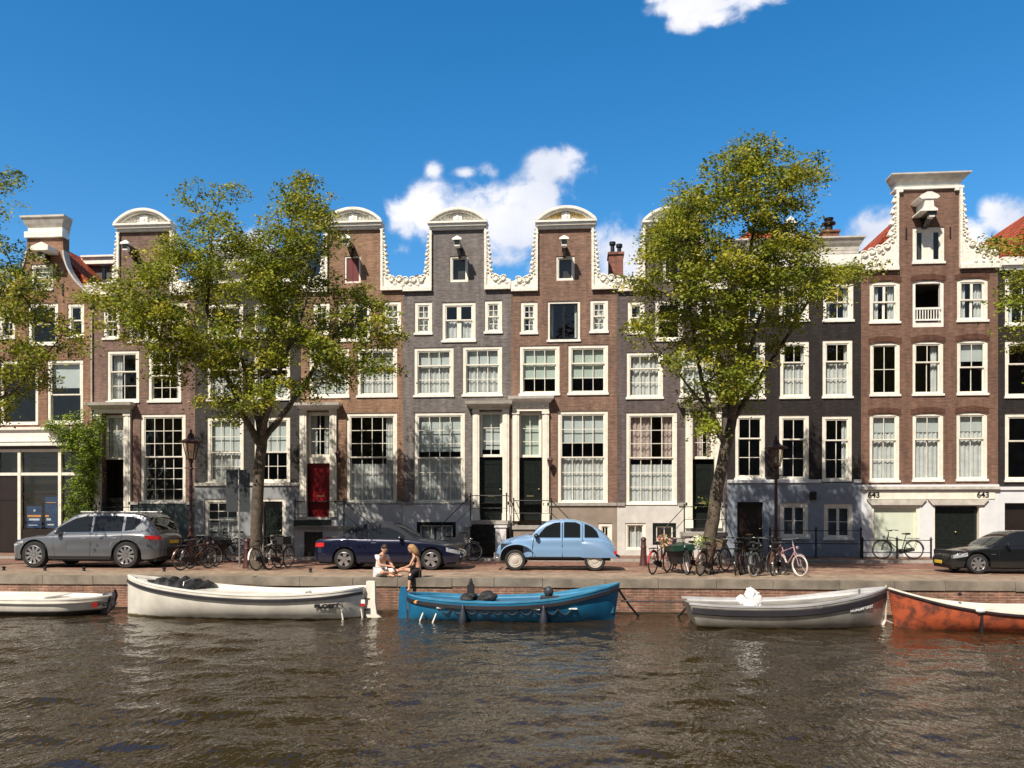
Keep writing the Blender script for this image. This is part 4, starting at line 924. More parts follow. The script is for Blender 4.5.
class Car:
    def __init__(s, root, L_, W, top, base, arches, roof, belt, wscreen, rscreen, paint, R_, plan, tumble=.16, crown=.06, roofpaint=None, wellw=.2, sidebulge=.05):
        """x runs 0..L from rear to front; top: hood/belt/boot outline; arches: [(x, r)]"""
        s.root = root; s.W = W; s.L = L_; s.top = smoothcurve(top, 8); s.base = base; s.arches = arches; s.roof = smoothcurve(roof, 10); s.belt = belt; s.plan = smoothcurve(plan, 6); s.tumble = tumble; s.crown = crown; s.R = R_; s.sb = sidebulge
        s.zroof = max(p[1] for p in roof); b = MB(); n = 150; rows = []
        for i in range(n+1):
            x = L_*i/n; zt = interp(s.top, x); zb = s.bottom(x)
            half = []
            for k in range(9):
                q = k/8; z = lerp(zb, zt-.03, q); half.append((s.hw(x, z), z))
            w1 = half[-1][0]
            half += [(w1-.02, zt-.008), (w1-.06, zt), (w1*.72, zt+crown*.45), (w1*.4, zt+crown*.8), (0, zt+crown)]
            rows.append([(x, -p[0], p[1]) for p in half]+[(x, p[0], p[1]) for p in half[:-1][::-1]])
        b.grid(rows); b.add(rows[0], [tuple(range(len(rows[0])))]); b.add(rows[-1], [tuple(range(len(rows[0])))])
        s.body = b.build('body', paint, root, smooth=True, weld=True)
        g = MB(); x0, x1 = s.roof[0][0], s.roof[-1][0]; rows = []
        for i in range(61):
            x = lerp(x0, x1, i/60); zr = interp(s.roof, x); half = []
            zb = min(interp(s.top, x)-.03, zr-.02)
            for k in range(6): z = lerp(zb, zr-.05, k/5); half.append((s.gy(x, z), z))
            w1 = half[-1][0]
            half += [(w1-.025, zr-.018), (w1-.07, zr), (w1*.6, zr+.022), (0, zr+.035)]
            rows.append([(x, -p[0], p[1]) for p in half]+[(x, p[0], p[1]) for p in half[:-1][::-1]])
        g.grid(rows); g.add(rows[0], [tuple(range(len(rows[0])))]); g.add(rows[-1], [tuple(range(len(rows[0])))])
        g.build('roof', roofpaint or paint, root, smooth=True, weld=True)
        u = MB(); u.box(.15, L_-.15, -W/2+wellw, W/2-wellw, base*.75, belt-.15); u.build('underbody', M['plastic'], root)
        for k, (xa, ra) in enumerate(arches):
            u = MB()
            for sy in (-1, 1):
                A = [(xa+ra*math.cos(t), R_+ra*math.sin(t)) for t in [PI*j/12 for j in range(13)]]
                for (a, c), (d, e) in zip(A, A[1:]):
                    y0 = sy*(s.hw(xa, R_+ra)-.012); u.add([(a, y0, c), (d, y0, e), (d, y0-sy*wellw, e), (a, y0-sy*wellw, c)], [(0, 1, 2, 3)])
            u.build('wheel_arch', M['plastic'], root, recalc=False)
        # windscreens
        for nm, (a, b_) in (('windscreen', wscreen), ('rear_window', rscreen)):
            if a is None: continue
            m = MB(); rows = []
            for i in range(9):
                x = lerp(a, b_, i/8); zr = interp(s.roof, x); w1 = s.gy(x, zr-.05)-.09
                rows.append([(x+(.006 if nm == 'windscreen' else -.006), y_, zr+.034-.012*(abs(y_)/w1)**2*2.0) for y_ in [lerp(-w1, w1, j/8) for j in range(9)]])
            m.grid(rows); m.build(nm, M['carglass'], root, smooth=True)
    def bottom(s, x):
        zb = s.base
        for xa, ra in s.arches:
            if abs(x-xa) < ra: zb = max(zb, s.R+math.sqrt(ra*ra-(x-xa)**2))
        f = min(x, s.L-x)
        if f < .35: zb = max(zb, s.base+.10*(1-f/.35)**2)
        return min(zb, interp(s.top, x)-.06)
    def hw(s, x, z):
        q = (z-s.base)/(s.belt-s.base); w = s.W/2*interp(s.plan, x)
        return w-s.sb*(1.3*q-.55)**2*1.0-.015*(abs((q-.62)) < .02)
    def gy(s, x, z):
        w = s.W/2*interp(s.plan, x)-.075
        return w-s.tumble*max(0, (z-s.belt))/(s.zroof-s.belt)
    def side_panel(s, name, xs, lo, hi, m, eps=.008, green=True, both=True, parent=None):
        out = []
        for sy in ((-1, 1) if both else (-1,)):
            b = MB(); n = 14; rows = []
            for i in range(n+1):
                x = lerp(xs[0], xs[1], i/n); a = interp(lo, x); c = interp(hi, x)
                if c < a: c = a
                rows.append([(x, sy*((s.gy(x, z) if green else s.hw(x, z))+eps), z) for z in [lerp(a, c, k/4) for k in range(5)]])
            b.grid(rows); out.append(b.build(name, m, parent or s.root, smooth=True, recalc=True))
        return out
    def line(s, name, pts, r=.006, m='plastic', green=False):
        for sy in (-1, 1):
            b = MB(); b.tube([(x, sy*((s.gy(x, z) if green else s.hw(x, z))+.001), z) for x, z in pts], r, 4); b.build(name, M[m], s.root)
    def box(s, name, x0, x1, y0, y1, z0, z1, m, bev=.01, both=True, parent=None):
        r = []
        for sy in ((-1, 1) if both else (1,)):
            b = MB(); b.box(x0, x1, *sorted((sy*y0, sy*y1)), z0, z1); o = b.build(name, m if not isinstance(m, str) else M[m], parent or s.root)
            md = o.modifiers.new('bevel', 'BEVEL'); md.width = bev; md.segments = 2; r.append(o)
        return r
def place(root, pxf, pxr, v_near, front_right):
    """put the car so the near side lies on plane v_near between the two pixel columns; returns scale"""
    pass
def car_root(name, label, px_wr, px_wf, wb, W, vnear):
    """position from the pixel columns of rear and front wheel; wb = (x of rear wheel, x of front wheel)"""
    xr, xf = GX(px_wr, vnear), GX(px_wf, vnear); d = 1 if xf > xr else -1; sc = abs(xf-xr)/(wb[1]-wb[0])
    if d > 0: root = thing(name, label, 'car', (xr-wb[0]*sc, vnear+W/2*sc, .004), 0)
    else: root = thing(name, label, 'car', (xr+wb[0]*sc, vnear+W/2*sc, .004), PI)
    root.scale = (sc, sc, sc); print(name, 'scale', round(sc, 3)); return root
def mirror(c, x, z, m, w=.12):
    for sy in (-1, 1):
        b = MB(); y = sy*(c.gy(x, z)+.02); b.ball((x, y+sy*.13, z+.05), (.075, .11, .075), 10); b.tube([(x+.03, y-sy*.02, z-.02), (x, y+sy*.08, z+.02)], .025, 6); b.build('mirror', m, c.root, smooth=True)
# --- grey estate (crossover) at left, nose to the left
def suv():
    root = car_root('parked_car', 'metallic grey crossover estate car parked at the left by the dark shop front', 125.5, 33.5, (.95, 3.76), 1.88, -7.2)
    p = carpaint('grey_metallic', (.19, .20, .22), .6, .32)
    top = [(0, .86), (.08, .93), (.3, .98), (1.0, 1.0), (2.4, .97), (3.2, .95), (3.45, .93), (4.0, .88), (4.35, .80), (4.55, .66), (4.63, .52)]
    roof = [(.12, 1.0), (.30, 1.30), (.55, 1.54), (1.1, 1.61), (1.9, 1.63), (2.5, 1.58), (2.85, 1.42), (3.25, 1.10), (3.42, .97)]
    plan = [(0, .52), (.12, .76), (.45, .95), (1.5, 1), (3.2, 1), (4.0, .96), (4.45, .82), (4.63, .58)]
    c = Car(root, 4.63, 1.88, top, .26, [(.95, .45), (3.76, .45)], roof, .96, (2.62, 3.32), (.16, .42), p, .38, plan, tumble=.20)
    hi = [(.60, 1.42), (.9, 1.50), (1.4, 1.52), (2.3, 1.51), (2.6, 1.44), (2.9, 1.28), (3.3, 1.03)]; lo = [(.60, 1.14), (1.0, 1.075), (3.3, 1.04)]
    c.side_panel('side_window', (.62, 1.05), [(.6, 1.32), (.8, 1.12), (1.05, 1.085)], hi, M['carglass'])
    c.side_panel('side_window', (1.13, 2.00), lo, hi, M['carglass']); c.side_panel('side_window', (2.07, 3.12), lo, hi, M['carglass'])
    c.side_panel('window_trim', (.55, 3.2), [(.5, 1.055), (3.2, 1.015)], [(.5, 1.072), (3.2, 1.03)], M['chrome'], eps=.012)
    c.line('door_gap', [(2.03, .98), (2.03, .6), (2.05, .34)]); c.line('door_gap', [(1.08, .98), (1.12, .80), (1.36, .55), (1.40, .36)]); c.line('door_gap', [(3.18, .96), (3.16, .6), (3.1, .34)])
    c.side_panel('sill_trim', (1.42, 3.30), [(0, .27), (4, .27)], [(0, .35), (4, .35)], M['plastic'], green=False)
    c.box('door_handle', 1.22, 1.38, .90, .935, .86, .885, p); c.box('door_handle', 2.15, 2.32, .90, .935, .85, .875, p)
    c.box('roof_rail', .7, 2.5, .64, .67, 1.615, 1.65, 'silver')
    c.side_panel('tail_light', (.05, .40), [(0, .80), (.4, .86)], [(0, .94), (.4, .95)], M['tail'], green=False)
    c.side_panel('headlight', (4.12, 4.52), [(4.1, .72), (4.5, .62)], [(4.1, .80), (4.5, .70)], M['lens'], green=False)
    mirror(c, 3.0, 1.0, p)
    c.box('bumper', -.05, .12, -.50, .50, .32, .60, 'plastic', .04, both=False); c.box('number_plate', -.035, .0, -.26, .26, .70, .80, mat('plate_yellow', (.75, .52, .05), .4), .002, both=False)
    c.box('grille', 4.52, 4.64, -.38, .38, .38, .72, 'plastic', .03, both=False)
    for x in (.95, 3.76):
        for sy in (-1, 1): wheel(root, x, sy*.82, .385, .25, sy, 10)
suv()
# --- dark blue soft-top, nose to the right
def cabrio():
    root = car_root('parked_car', 'dark blue convertible with its soft top closed, parked behind the two people', 344, 431, (.98, 3.655), 1.75, -7.2)
    p = carpaint('dark_blue_paint', (.006, .009, .034), .3, .3); cl = mat('soft_top_cloth', (.015, .018, .028), .85, var=.1)
    top = [(0, .74), (.06, .86), (.3, .93), (1.0, .95), (2.2, .93), (2.9, .92), (3.2, .88), (3.8, .79), (4.3, .68), (4.52, .55), (4.6, .45)]
    roof = [(.62, .92), (.85, 1.06), (1.25, 1.30), (1.75, 1.40), (2.25, 1.41), (2.55, 1.33), (2.9, 1.12), (3.18, .91)]
    plan = [(0, .74), (.15, .90), (.6, .98), (1.5, 1), (3.0, 1), (3.9, .95), (4.4, .80), (4.6, .5)]
    c = Car(root, 4.6, 1.75, top, .23, [(.98, .38), (3.655, .38)], roof, .90, (2.42, 3.1), (1.0, 1.3), p, .32, plan, tumble=.17, roofpaint=cl)
    hi = [(1.3, 1.12), (1.5, 1.21), (1.8, 1.27), (2.3, 1.28), (2.6, 1.17), (2.85, 1.01)]; lo = [(1.3, .965), (2.9, .945)]
    c.side_panel('side_window', (1.32, 1.68), lo, hi, M['carglass']); c.side_panel('side_window', (1.72, 2.84), lo, hi, M['carglass'])
    c.line('door_gap', [(1.70, .94), (1.70, .55), (1.76, .33)]); c.line('door_gap', [(3.0, .90), (3.0, .6), (2.95, .32)])
    c.side_panel('rub_strip', (1.45, 3.2), [(0, .52), (4, .52)], [(0, .555), (4, .555)], p, green=False, eps=.015)
    c.box('door_handle', 1.8, 1.98, .83, .87, .80, .825, p); mirror(c, 2.72, .93, p)
    c.side_panel('tail_light', (.03, .34), [(0, .68), (.4, .70)], [(0, .80), (.4, .82)], M['tail'], green=False)
    c.side_panel('headlight', (4.10, 4.50), [(4.1, .56), (4.5, .47)], [(4.1, .69), (4.5, .57)], M['lens'], green=False)
    c.box('bumper', 4.40, 4.60, -.62, .62, .28, .44, p, .06, both=False); c.box('number_plate', -.02, .02, -.26, .26, .5, .6, bpy.data.materials['plate_yellow'], .002, both=False)
    for x in (.98, 3.655):
        for sy in (-1, 1): wheel(root, x, sy*.77, .315, .21, sy, 5)
cabrio()
# --- dark coupe-saloon at the right edge, nose to the left
def saloon():
    root = car_root('parked_car', 'black saloon car with its nose to the left, cut off by the right edge', 1067, 978.5, (1.0, 3.88), 1.85, -7.4)
    p = carpaint('black_metallic', (.016, .018, .02), .5, .28)
    top = [(0, .86), (.07, .98), (.4, 1.02), (1.2, .99), (2.4, .95), (3.1, .93), (3.4, .90), (4.1, .80), (4.5, .70), (4.72, .56), (4.8, .44)]
    roof = [(.60, 1.0), (1.0, 1.2), (1.5, 1.38), (2.0, 1.45), (2.5, 1.43), (2.8, 1.32), (3.15, 1.12), (3.5, .90)]
    plan = [(0, .74), (.15, .90), (.6, .98), (1.5, 1), (3.2, 1), (4.1, .95), (4.6, .80), (4.8, .5)]
    c = Car(root, 4.8, 1.85, top, .22, [(1.0, .41), (3.88, .41)], roof, .93, (2.62, 3.4), (.75, 1.3), p, .345, plan, tumble=.20)
    hi = [(.9, 1.05), (1.3, 1.24), (1.8, 1.33), (2.4, 1.33), (2.75, 1.22), (3.1, 1.03)]; lo = [(.9, 1.02), (3.2, .975)]
    c.side_panel('side_window', (1.0, 1.95), lo, hi, M['carglass']); c.side_panel('side_window', (2.02, 3.05), lo, hi, M['carglass'])
    c.line('door_gap', [(1.98, .95), (1.98, .5), (2.0, .3)]); c.line('door_gap', [(3.2, .90), (3.2, .6), (3.12, .3)]); mirror(c, 2.95, .96, p)
    c.side_panel('headlight', (4.2, 4.66), [(4.2, .60), (4.6, .52)], [(4.2, .73), (4.6, .64)], M['lens'], green=False)
    c.side_panel('tail_light', (.03, .34), [(0, .75), (.4, .78)], [(0, .88), (.4, .92)], M['tail'], green=False)
    c.box('side_vent', 3.30, 3.45, .90, .935, .66, .69, 'chrome')
    c.box('grille', 4.66, 4.80, -.34, .34, .48, .62, 'plastic', .03, both=False); c.box('number_plate', 4.78, 4.82, -.26, .26, .32, .43, bpy.data.materials['plate_yellow'], .002, both=False)
    c.box('door_handle', 1.2, 1.38, .90, .93, .82, .845, p); c.box('door_handle', 2.15, 2.33, .90, .93, .81, .835, p)
    for x in (1.0, 3.88):
        for sy in (-1, 1): wheel(root, x, sy*.81, .34, .23, sy, 7)
saloon()
# --- light blue vintage car, nose to the left
def vintage():
    root = car_root('parked_car', 'light blue vintage car with round roof and separate wings parked before the stoops', 595, 515, (.62, 3.02), 1.48, -7.2)
    p = carpaint('light_blue_paint', (.19, .33, .53), 0, .35); p2 = carpaint('grey_blue_paint', (.16, .27, .44), 0, .4)
    W = 1.30
    top = [(.0, .62), (.10, .80), (.35, .92), (.8, .98), (2.2, .97), (2.55, .98), (2.9, .92), (3.3, .82), (3.55, .68), (3.62, .55)]
    roof = [(.08, .80), (.30, 1.06), (.62, 1.30), (1.05, 1.47), (1.5, 1.53), (1.95, 1.49), (2.25, 1.36), (2.48, 1.13), (2.62, .97)]
    plan = [(0, .86), (.3, .96), (1.0, 1), (2.3, 1), (2.6, .93), (3.1, .62), (3.62, .40)]
    c = Car(root, 3.62, W, top, .40, [], roof, .95, (2.12, 2.56), (.18, .5), p, .32, plan, tumble=.12, crown=.10, wellw=.12, sidebulge=.03)
    A = c.side_panel
    A('side_window', (.50, .93), [(.5, 1.0), (.95, 1.0)], [(.5, 1.02), (.56, 1.18), (.70, 1.32), (.88, 1.40), (.95, 1.41)], M['carglass'])
    A('side_window', (1.06, 1.55), [(1, 1.0), (1.6, 1.0)], [(1.05, 1.39), (1.2, 1.46), (1.5, 1.47), (1.55, 1.46)], M['carglass'])
    A('side_window', (1.66, 2.34), [(1.6, 1.0), (2.4, 1.0)], [(1.66, 1.46), (1.85, 1.44), (2.1, 1.32), (2.27, 1.14), (2.34, 1.01)], M['carglass'])
    c.line('door_gap', [(1.60, 1.44), (1.60, .98)], green=True, r=.012); c.line('door_gap', [(1.60, .97), (1.60, .42)], r=.012); c.line('door_gap', [(1.0, .97), (.92, .7), (.90, .42)], r=.012); c.line('door_gap', [(2.46, .97), (2.50, .7), (2.50, .42)], r=.012)
    c.line('door_gap', [(1.0, 1.45), (.98, 1.2), (1.0, .98)], green=True, r=.008)
    c.side_panel('sill_trim', (.9, 2.6), [(0, .38), (4, .38)], [(0, .42), (4, .42)], M['plastic'], green=False, eps=.012)
    # hood ribs
    b = MB()
    for k in range(-4, 5):
        b.tube([(x, k*.07, interp(c.top, x)+c.crown*(1-abs(k*.07)*1.3)) for x in [lerp(2.65, 3.5, j/10) for j in range(11)]], .012, 5)
    b.build('bonnet_rib', p2, root, smooth=True)
    for sy in (-1, 1):
        # front wing: arched shell over the wheel
        b = MB(); rows = []
        prof = [(2.36, .44), (2.46, .60), (2.62, .74), (2.84, .82), (3.05, .83), (3.28, .77), (3.44, .64), (3.52, .46), (3.54, .36)]
        prof = smoothcurve(prof, 5)
        for i, (x, z) in enumerate(prof):
            f = i/(len(prof)-1); ww_ = .13+.20*math.sin(PI*min(1, f*1.15))**.7
            zi = max(.36, z-.20); inn = (lerp(x, 3.0, .10), lerp(z, .5, .14))
            r_ = []
            for k in range(9):
                a = PI/2*k/8
                yy = .42+(.74-.42)*math.sin(a)*(.75+.25*math.sin(PI*f)); q = 1-math.cos(a)
                r_.append((lerp(x, inn[0], q), sy*yy, lerp(z, inn[1], q)))
            rows.append(r_)
        b.grid(rows); b.build('front_wing', p, root, smooth='all', recalc=True)
        # rear wing: teardrop panel covering the upper wheel
        b = MB(); rows = []; n = 22
        for i in range(n+1):
            f = i/n; x = lerp(-.02, 1.02, f); zt = interp(smoothcurve([(-.02, .44), (.1, .62), (.3, .80), (.55, .90), (.85, .93), (1.02, .90)], 5), x); zb = .40
            r_ = []
            for k in range(9):
                q = k/8; z = lerp(zb, zt, q); out = .66+.10*math.sin(PI*min(1, .12+f*.88))**.5*(1-q**3)
                r_.append((x, sy*(out if k < 8 else .60), z))
            rows.append(r_)
        b.grid(rows); b.build('rear_wing', p2, root, smooth='all')
        b = MB(); b.lathe([(.10, 0), (.105, .02), (.09, -.10), (.04, -.16)], (3.33, sy*.40, .82), 14, axis='x'); b.tube([(3.2, sy*.25, .74), (3.26, sy*.40, .80)], .02, 6)
        o = b.build('headlight', p, root, smooth=True); b = MB(); b.lathe([(.092, 0), (.07, .02), (.01, .035)], (3.352, sy*.40, .82), 14, axis='x'); b.build('lens', M['lens'], o, smooth=True)
        b = MB(); b.box(-.03, .05, *sorted((sy*.56, sy*.66)), .50, .60); b.build('tail_light', M['tail'], root)
    b = MB(); b.tube([(3.66, -.62, .36), (3.70, -.3, .36), (3.70, .3, .36), (3.66, .62, .36)], .03, 8); b.tube([(3.6, .2, .36), (3.69, .2, .36)], .02); b.tube([(3.69, .25, .3), (3.69, .25, .52)], .02); b.tube([(3.69, -.25, .3), (3.69, -.25, .52)], .02); b.build('bumper', M['silver'], root, smooth=True)
    b = MB(); b.tube([(-.10, -.62, .42), (-.13, 0, .42), (-.10, .62, .42)], .03, 8); b.tube([(-.1, .4, .42), (.1, .4, .46)], .02); b.tube([(-.1, -.4, .42), (.1, -.4, .46)], .02); b.build('bumper', M['plastic'], root, smooth=True)
    mirror(c, 2.38, 1.0, M['plastic'])
    b = MB(); b.box(.3, 3.3, -.45, .45, .30, .45); b.tube([(.62, -.6, .31), (.62, .6, .31)], .05); b.tube([(3.02, -.6, .31), (3.02, .6, .31)], .05); b.build('chassis', M['plastic'], root)
    for x in (.62, 3.02):
        for sy in (-1, 1): wheel(root, x, sy*.635, .315, .14, sy, rim='grime', solid=True)
vintage()
# ---------------------------------------------------------------- boats
WZ = -.9
M['bwhite'] = mat('boat_white', (.72, .69, .62), .4, var=.22, scale=1.8, coat=.2, detail=9)
M['bdark'] = mat('dark_rubbing_strake', (.022, .02, .026), .55, var=.2)
M['bteal'] = mat('boat_teal_blue', (.006, .09, .21), .38, var=.22, scale=1.6, col2=(.014, .175, .34), detail=8)
M['bteal_in'] = mat('boat_pale_blue', (.05, .25, .42), .5, var=.2)
M['alu'] = mat('dull_aluminium', (.44, .42, .38), .4, .5, var=.35, scale=2, detail=8)
M['aluin'] = mat('pale_aluminium', (.6, .6, .62), .45, .4, var=.15)
M['rust'] = mat('rusty_orange_paint', (.46, .095, .035), .65, var=.3, scale=4.5, col2=(.13, .04, .025), detail=15, bump=.3, ramp=(.44, .66))
M['scum'] = mat('waterline_scum', (.16, .14, .07), .6, var=.4, scale=5)
M['tarp'] = mat('black_tarpaulin', (.02, .02, .022), .6, var=.3, bump=.6, bscale=9)
M['fender'] = mat('dark_fender', (.03, .035, .05), .5)
M['white_pl'] = mat('white_plastic', (.85, .85, .84), .5, var=.05, bump=.5, bscale=14)
M['blacktext'] = mat('black_lettering', (.03, .03, .035), .5, var=0)
def boatmat(name, m, botcol, z0, amp=.05):
    """copy of a hull paint with the painted / weed-stained boot line at height z0 above the water"""
    m = m.copy(); m.name = name; nt = m.node_tree; L = nt.links.new
    b = [n for n in nt.nodes if n.type == 'BSDF_PRINCIPLED'][0]; src = b.inputs['Base Color'].links[0].from_socket
    tc = N(nt, 'ShaderNodeTexCoord'); sp = N(nt, 'ShaderNodeSeparateXYZ'); L(tc.outputs['Object'], sp.inputs[0])
    no = N(nt, 'ShaderNodeTexNoise'); no.inputs['Scale'].default_value = 4; no.inputs['Detail'].default_value = 6; L(tc.outputs['Object'], no.inputs['Vector'])
    a = N(nt, 'ShaderNodeMath', operation='MULTIPLY_ADD'); L(no.outputs['Fac'], a.inputs[0]); a.inputs[1].default_value = -amp*2; L(sp.outputs['Z'], a.inputs[2])
    r = N(nt, 'ShaderNodeMapRange'); r.inputs['From Min'].default_value = z0-amp+.02; r.inputs['From Max'].default_value = z0-amp-.02; L(a.outputs[0], r.inputs['Value'])
    mx = N(nt, 'ShaderNodeMix', data_type='RGBA'); L(r.outputs[0], mx.inputs[0]); L(src, mx.inputs[6]); mx.inputs[7].default_value = rgba(botcol); L(mx.outputs[2], b.inputs['Base Color'])
    return m
class Boat:
    """x runs 0 (left in the photo) .. L; half(x) beam, sheer(x) top edge, draft"""
    def __init__(s, name, label, pxl, pxr, vc, sheer, half, hullm, inm, botm=None, fullness=.42, rake=(0, 0), railm=None, railr=.045, railz=-.03, floor=.16, bottom=-.30, deck=None, capm=None, boot=.07):
        xl, xr = GX(pxl, vc-.1), GX(pxr, vc-.1); s.L = xr-xl; L_ = s.L; s.vc = vc; s.x0 = xl
        s.root = thing(name, label, 'boat', (xl, vc, WZ), group='boats moored along the quay wall')
        s.sheer = smoothcurve([(f*L_, z) for f, z in sheer], 8); s.half = smoothcurve([(f*L_, b) for f, b in half], 8); s.full = fullness; s.rake = rake; s.bot = bottom
        n = 70; rows = []; inn = []; K = 12
        for i in range(n+1):
            x = L_*i/n; zs = interp(s.sheer, x); b = interp(s.half, x)
            r = []
            for k in range(K+1): r.append(s.pt(x, k/K, -1))
            rows.append(r+[(p[0], -p[1], p[2]) for p in r[::-1]][1:])
        m = MB(); m.grid([r for r in rows])
        m.add(rows[0], [tuple(range(len(rows[0])))]); m.add(rows[-1], [tuple(range(len(rows[0])))])
        # paint below the boot line with the bottom colour
        hull = m
        if botm: hullm = boatmat(hullm.name+'_hull', hullm, {'dark_rubbing_strake': (.015, .013, .014)}.get(botm.name, (.13, .11, .05)), boot, .05 if boot < .1 else .012)
        s.hull = hull.build('hull', hullm, s.root, smooth=True)
        # cap rail / gunwale and inside lining
        g = MB(); w = .09
        for sy in (-1, 1):
            rr_ = []
            for i in range(n+1):
                x = L_*i/n; p = s.pt(x, 1, -1); b = abs(p[1]); bi = max(b-w, 0.001)
                rr_.append([(p[0], sy*(b+.012), p[2]-.02), (p[0], sy*(b+.012), p[2]+.02), (p[0], sy*bi, p[2]+.02), (p[0], sy*bi, p[2]-.03)])
            g.grid(rr_, closed=True)
        g.build('gunwale', capm or inm, s.root, smooth=True)
        m = MB(); rows = []
        for i in range(2, n-1):
            x = L_*i/n; p = s.pt(x, 1, -1); b = max(abs(p[1])-w+.01, .01); zf = floor
            rows.append([(p[0], -b, p[2]), (p[0], -b*.93, lerp(p[2], zf, .6)), (p[0], -b*.75, zf), (p[0], 0, zf-.03), (p[0], b*.75, zf), (p[0], b*.93, lerp(p[2], zf, .6)), (p[0], b, p[2])])
        m.grid(rows); m.build('inner_hull', inm, s.root, smooth=True, recalc=False)
        if railm:
            for sy in (-1, 1):
                r = MB(); rr_ = []
                for i in range(n+1):
                    x = L_*i/n; z = interp(s.sheer, x)+railz; p = s.at(x, z); y = abs(p[1]); q = railr*.5
                    rr_.append([(p[0], sy*(y-.01), z+railr), (p[0], sy*(y+.045), z+railr*.7), (p[0], sy*(y+.045), z-railr*.7), (p[0], sy*(y-.01), z-railr)])
                r.grid(rr_, closed=True); r.build('rubbing_strake', railm, s.root, smooth=True)
    def pt(s, x, q, sy):
        """q 0 keel .. 1 sheer"""
        zs = interp(s.sheer, x); b = interp(s.half, x); z = s.bot+(zs-s.bot)*q
        y = b*(1-(1-q)**(1/s.full))**.8; f = x/s.L
        xx = x+s.rake[0]*(1-q)*max(0, 1-f*4)-s.rake[1]*(1-q)*max(0, (f-.75)*4)
        return (xx, sy*y, z)
    def at(s, x, z):
        zs = interp(s.sheer, x); q = min(1, max(0, (z-s.bot)/(zs-s.bot))); return s.pt(x, q, -1)
    def px(s, px): return GX(px, s.vc-.7)-s.x0
    def thwart(s, px, m, w=.22, dz=-.12):
        x = s.px(px); z = interp(s.sheer, x)+dz; b = interp(s.half, x)-.08; t = MB(); t.box(x-w/2, x+w/2, -b, b, z-.04, z); t.build('thwart', m, s.root)
def swag(m, b, xs, z, drop, off=.02, r=.012):
    for a, c in zip(xs, xs[1:]):
        pts = []
        for j in range(9):
            f = j/8; x = lerp(a, c, f); zz = z-drop*4*f*(1-f); p = b.at(x, zz); pts.append((p[0], p[1]-off, zz))
        m.tube(pts, r, 5)
# white sloop (bow left)
b = Boat('moored_boat', 'long white open sloop with dark rubbing strake, second boat from the left', 126, 364, -11.55,
         [(0, 1.05), (.06, .98), (.2, .84), (.42, .70), (.65, .65), (.85, .70), (1, .80)], [(0, .02), (.03, .22), (.12, .58), (.3, .86), (.55, .92), (.8, .84), (.93, .62), (1, .18)],
         M['bwhite'], M['white2'], M['scum'], fullness=.40, rake=(.0, .02), railm=M['bdark'], railr=.045, railz=-.13, floor=.2)
t = MB(); rr = random.Random(2)
rows = []
for i in range(31):
    x = lerp(b.px(142), b.px(190), i/30); hh = math.sin(PI*i/30)**.4; bb_ = interp(b.half, x)-.10
    rows.append([(x+rr.gauss(0, .018), lerp(-bb_, bb_, k/14), interp(b.sheer, x)+.02+hh*(.07+.05*math.sin(i*.9+k*.7)+.045*rr.random())*(1 if 0 < k < 14 else 0)) for k in range(15)])
t.grid(rows); t.build('tarpaulin', M['tarp'], b.root, smooth='all', recalc=False)
t = MB(); t.tube([(b.px(181), -.6, .8), (b.px(180), -.5, .93), (b.px(179), 0, .98), (b.px(180), .5, .93)], .015, 6); t.build('rail', M['silver'], b.root)
for p_ in (215, 262, 305): b.thwart(p_, M['white2'])
t = MB(); t.box(b.px(288), b.px(299), -.25, .25, .3, .68); t.build('engine_box', M['white2'], b.root)
t = MB()
for k in range(8): x = lerp(b.px(296), b.px(318), k/7); t.ball((x, rr.uniform(-.6, .3), .60), (.10, .1, .05), 6)
t.build('gear', M['grime'], b.root)
# rudder
r = MB(); x = b.L; r.prism([(x+.03, .02), (x+.42, -.08), (x+.42, .02), (x+.31, .12), (x+.27, .40), (x+.26, .93), (x+.22, .95), (x+.06, .95), (x+.04, .93), (x+.05, .3)], -.05, .05); r.build('rudder', M['white'], b.root)
r = MB(); r.tube([(x, 0, .5), (x+.13, -.06, .5)], .02, 6); r.tube([(x, 0, .22), (x+.1, -.06, .22)], .02, 6); r.build('pintle', M['iron'], b.root)
def hulltext(b, body, px, z, size, m, sx=1., name='lettering', bold=.004, rot=0.):
    """lettering painted on the hull: every vertex is laid onto the hull surface"""
    x = b.px(px); o = text_mesh(name, body, size, m, b.root, (x, 0, z), rot=(PI/2, rot, 0), sx=sx, bold=bold, extrude=.002)
    bm = bmesh.new(); bm.from_mesh(o.data); bmesh.ops.triangulate(bm, faces=bm.faces); bmesh.ops.subdivide_edges(bm, edges=[e for e in bm.edges if e.calc_length() > .04], cuts=2); bm.to_mesh(o.data); bm.free()
    for v_ in o.data.vertices: v_.co.y = b.at(v_.co.x, v_.co.z)[1]-.022-(.003 if v_.co.y < 0 else 0)
hulltext(b, 'SLOEP', 326, .34, .13, M['blacktext'], 1.4, bold=.012); hulltext(b, 'our', 348, .40, .13, M['grime'], 1.2)
x = b.px(339); p = b.at(x, .38); r = MB(); r.lathe([(.085, 0), (.085, -.012), (.07, -.012), (.07, 0)], (p[0], p[1]-.045, .40), 20, axis='y', cap=False); r.build('round_emblem', M['blacktext'], b.root)
x = b.px(357); p = b.at(x, .42); r = MB(); r.box(x-.06, x+.07, p[1]-.045, p[1]-.01, .34, .42, 0); r.box(x-.03, x+.07, p[1]-.05, p[1]-.046, .40, .50, 1); r.build('sticker', [M['tail'], M['white_pl']], b.root)
for pa in (341, 357):
    x = b.px(pa); p = b.at(x, .18); r = MB(); r.tube([(x-.03, p[1]-.06, .26), (x+.03, p[1]-.10, -.06)], .02, 6); r.build('fender_rod', M['bwhite'], b.root)
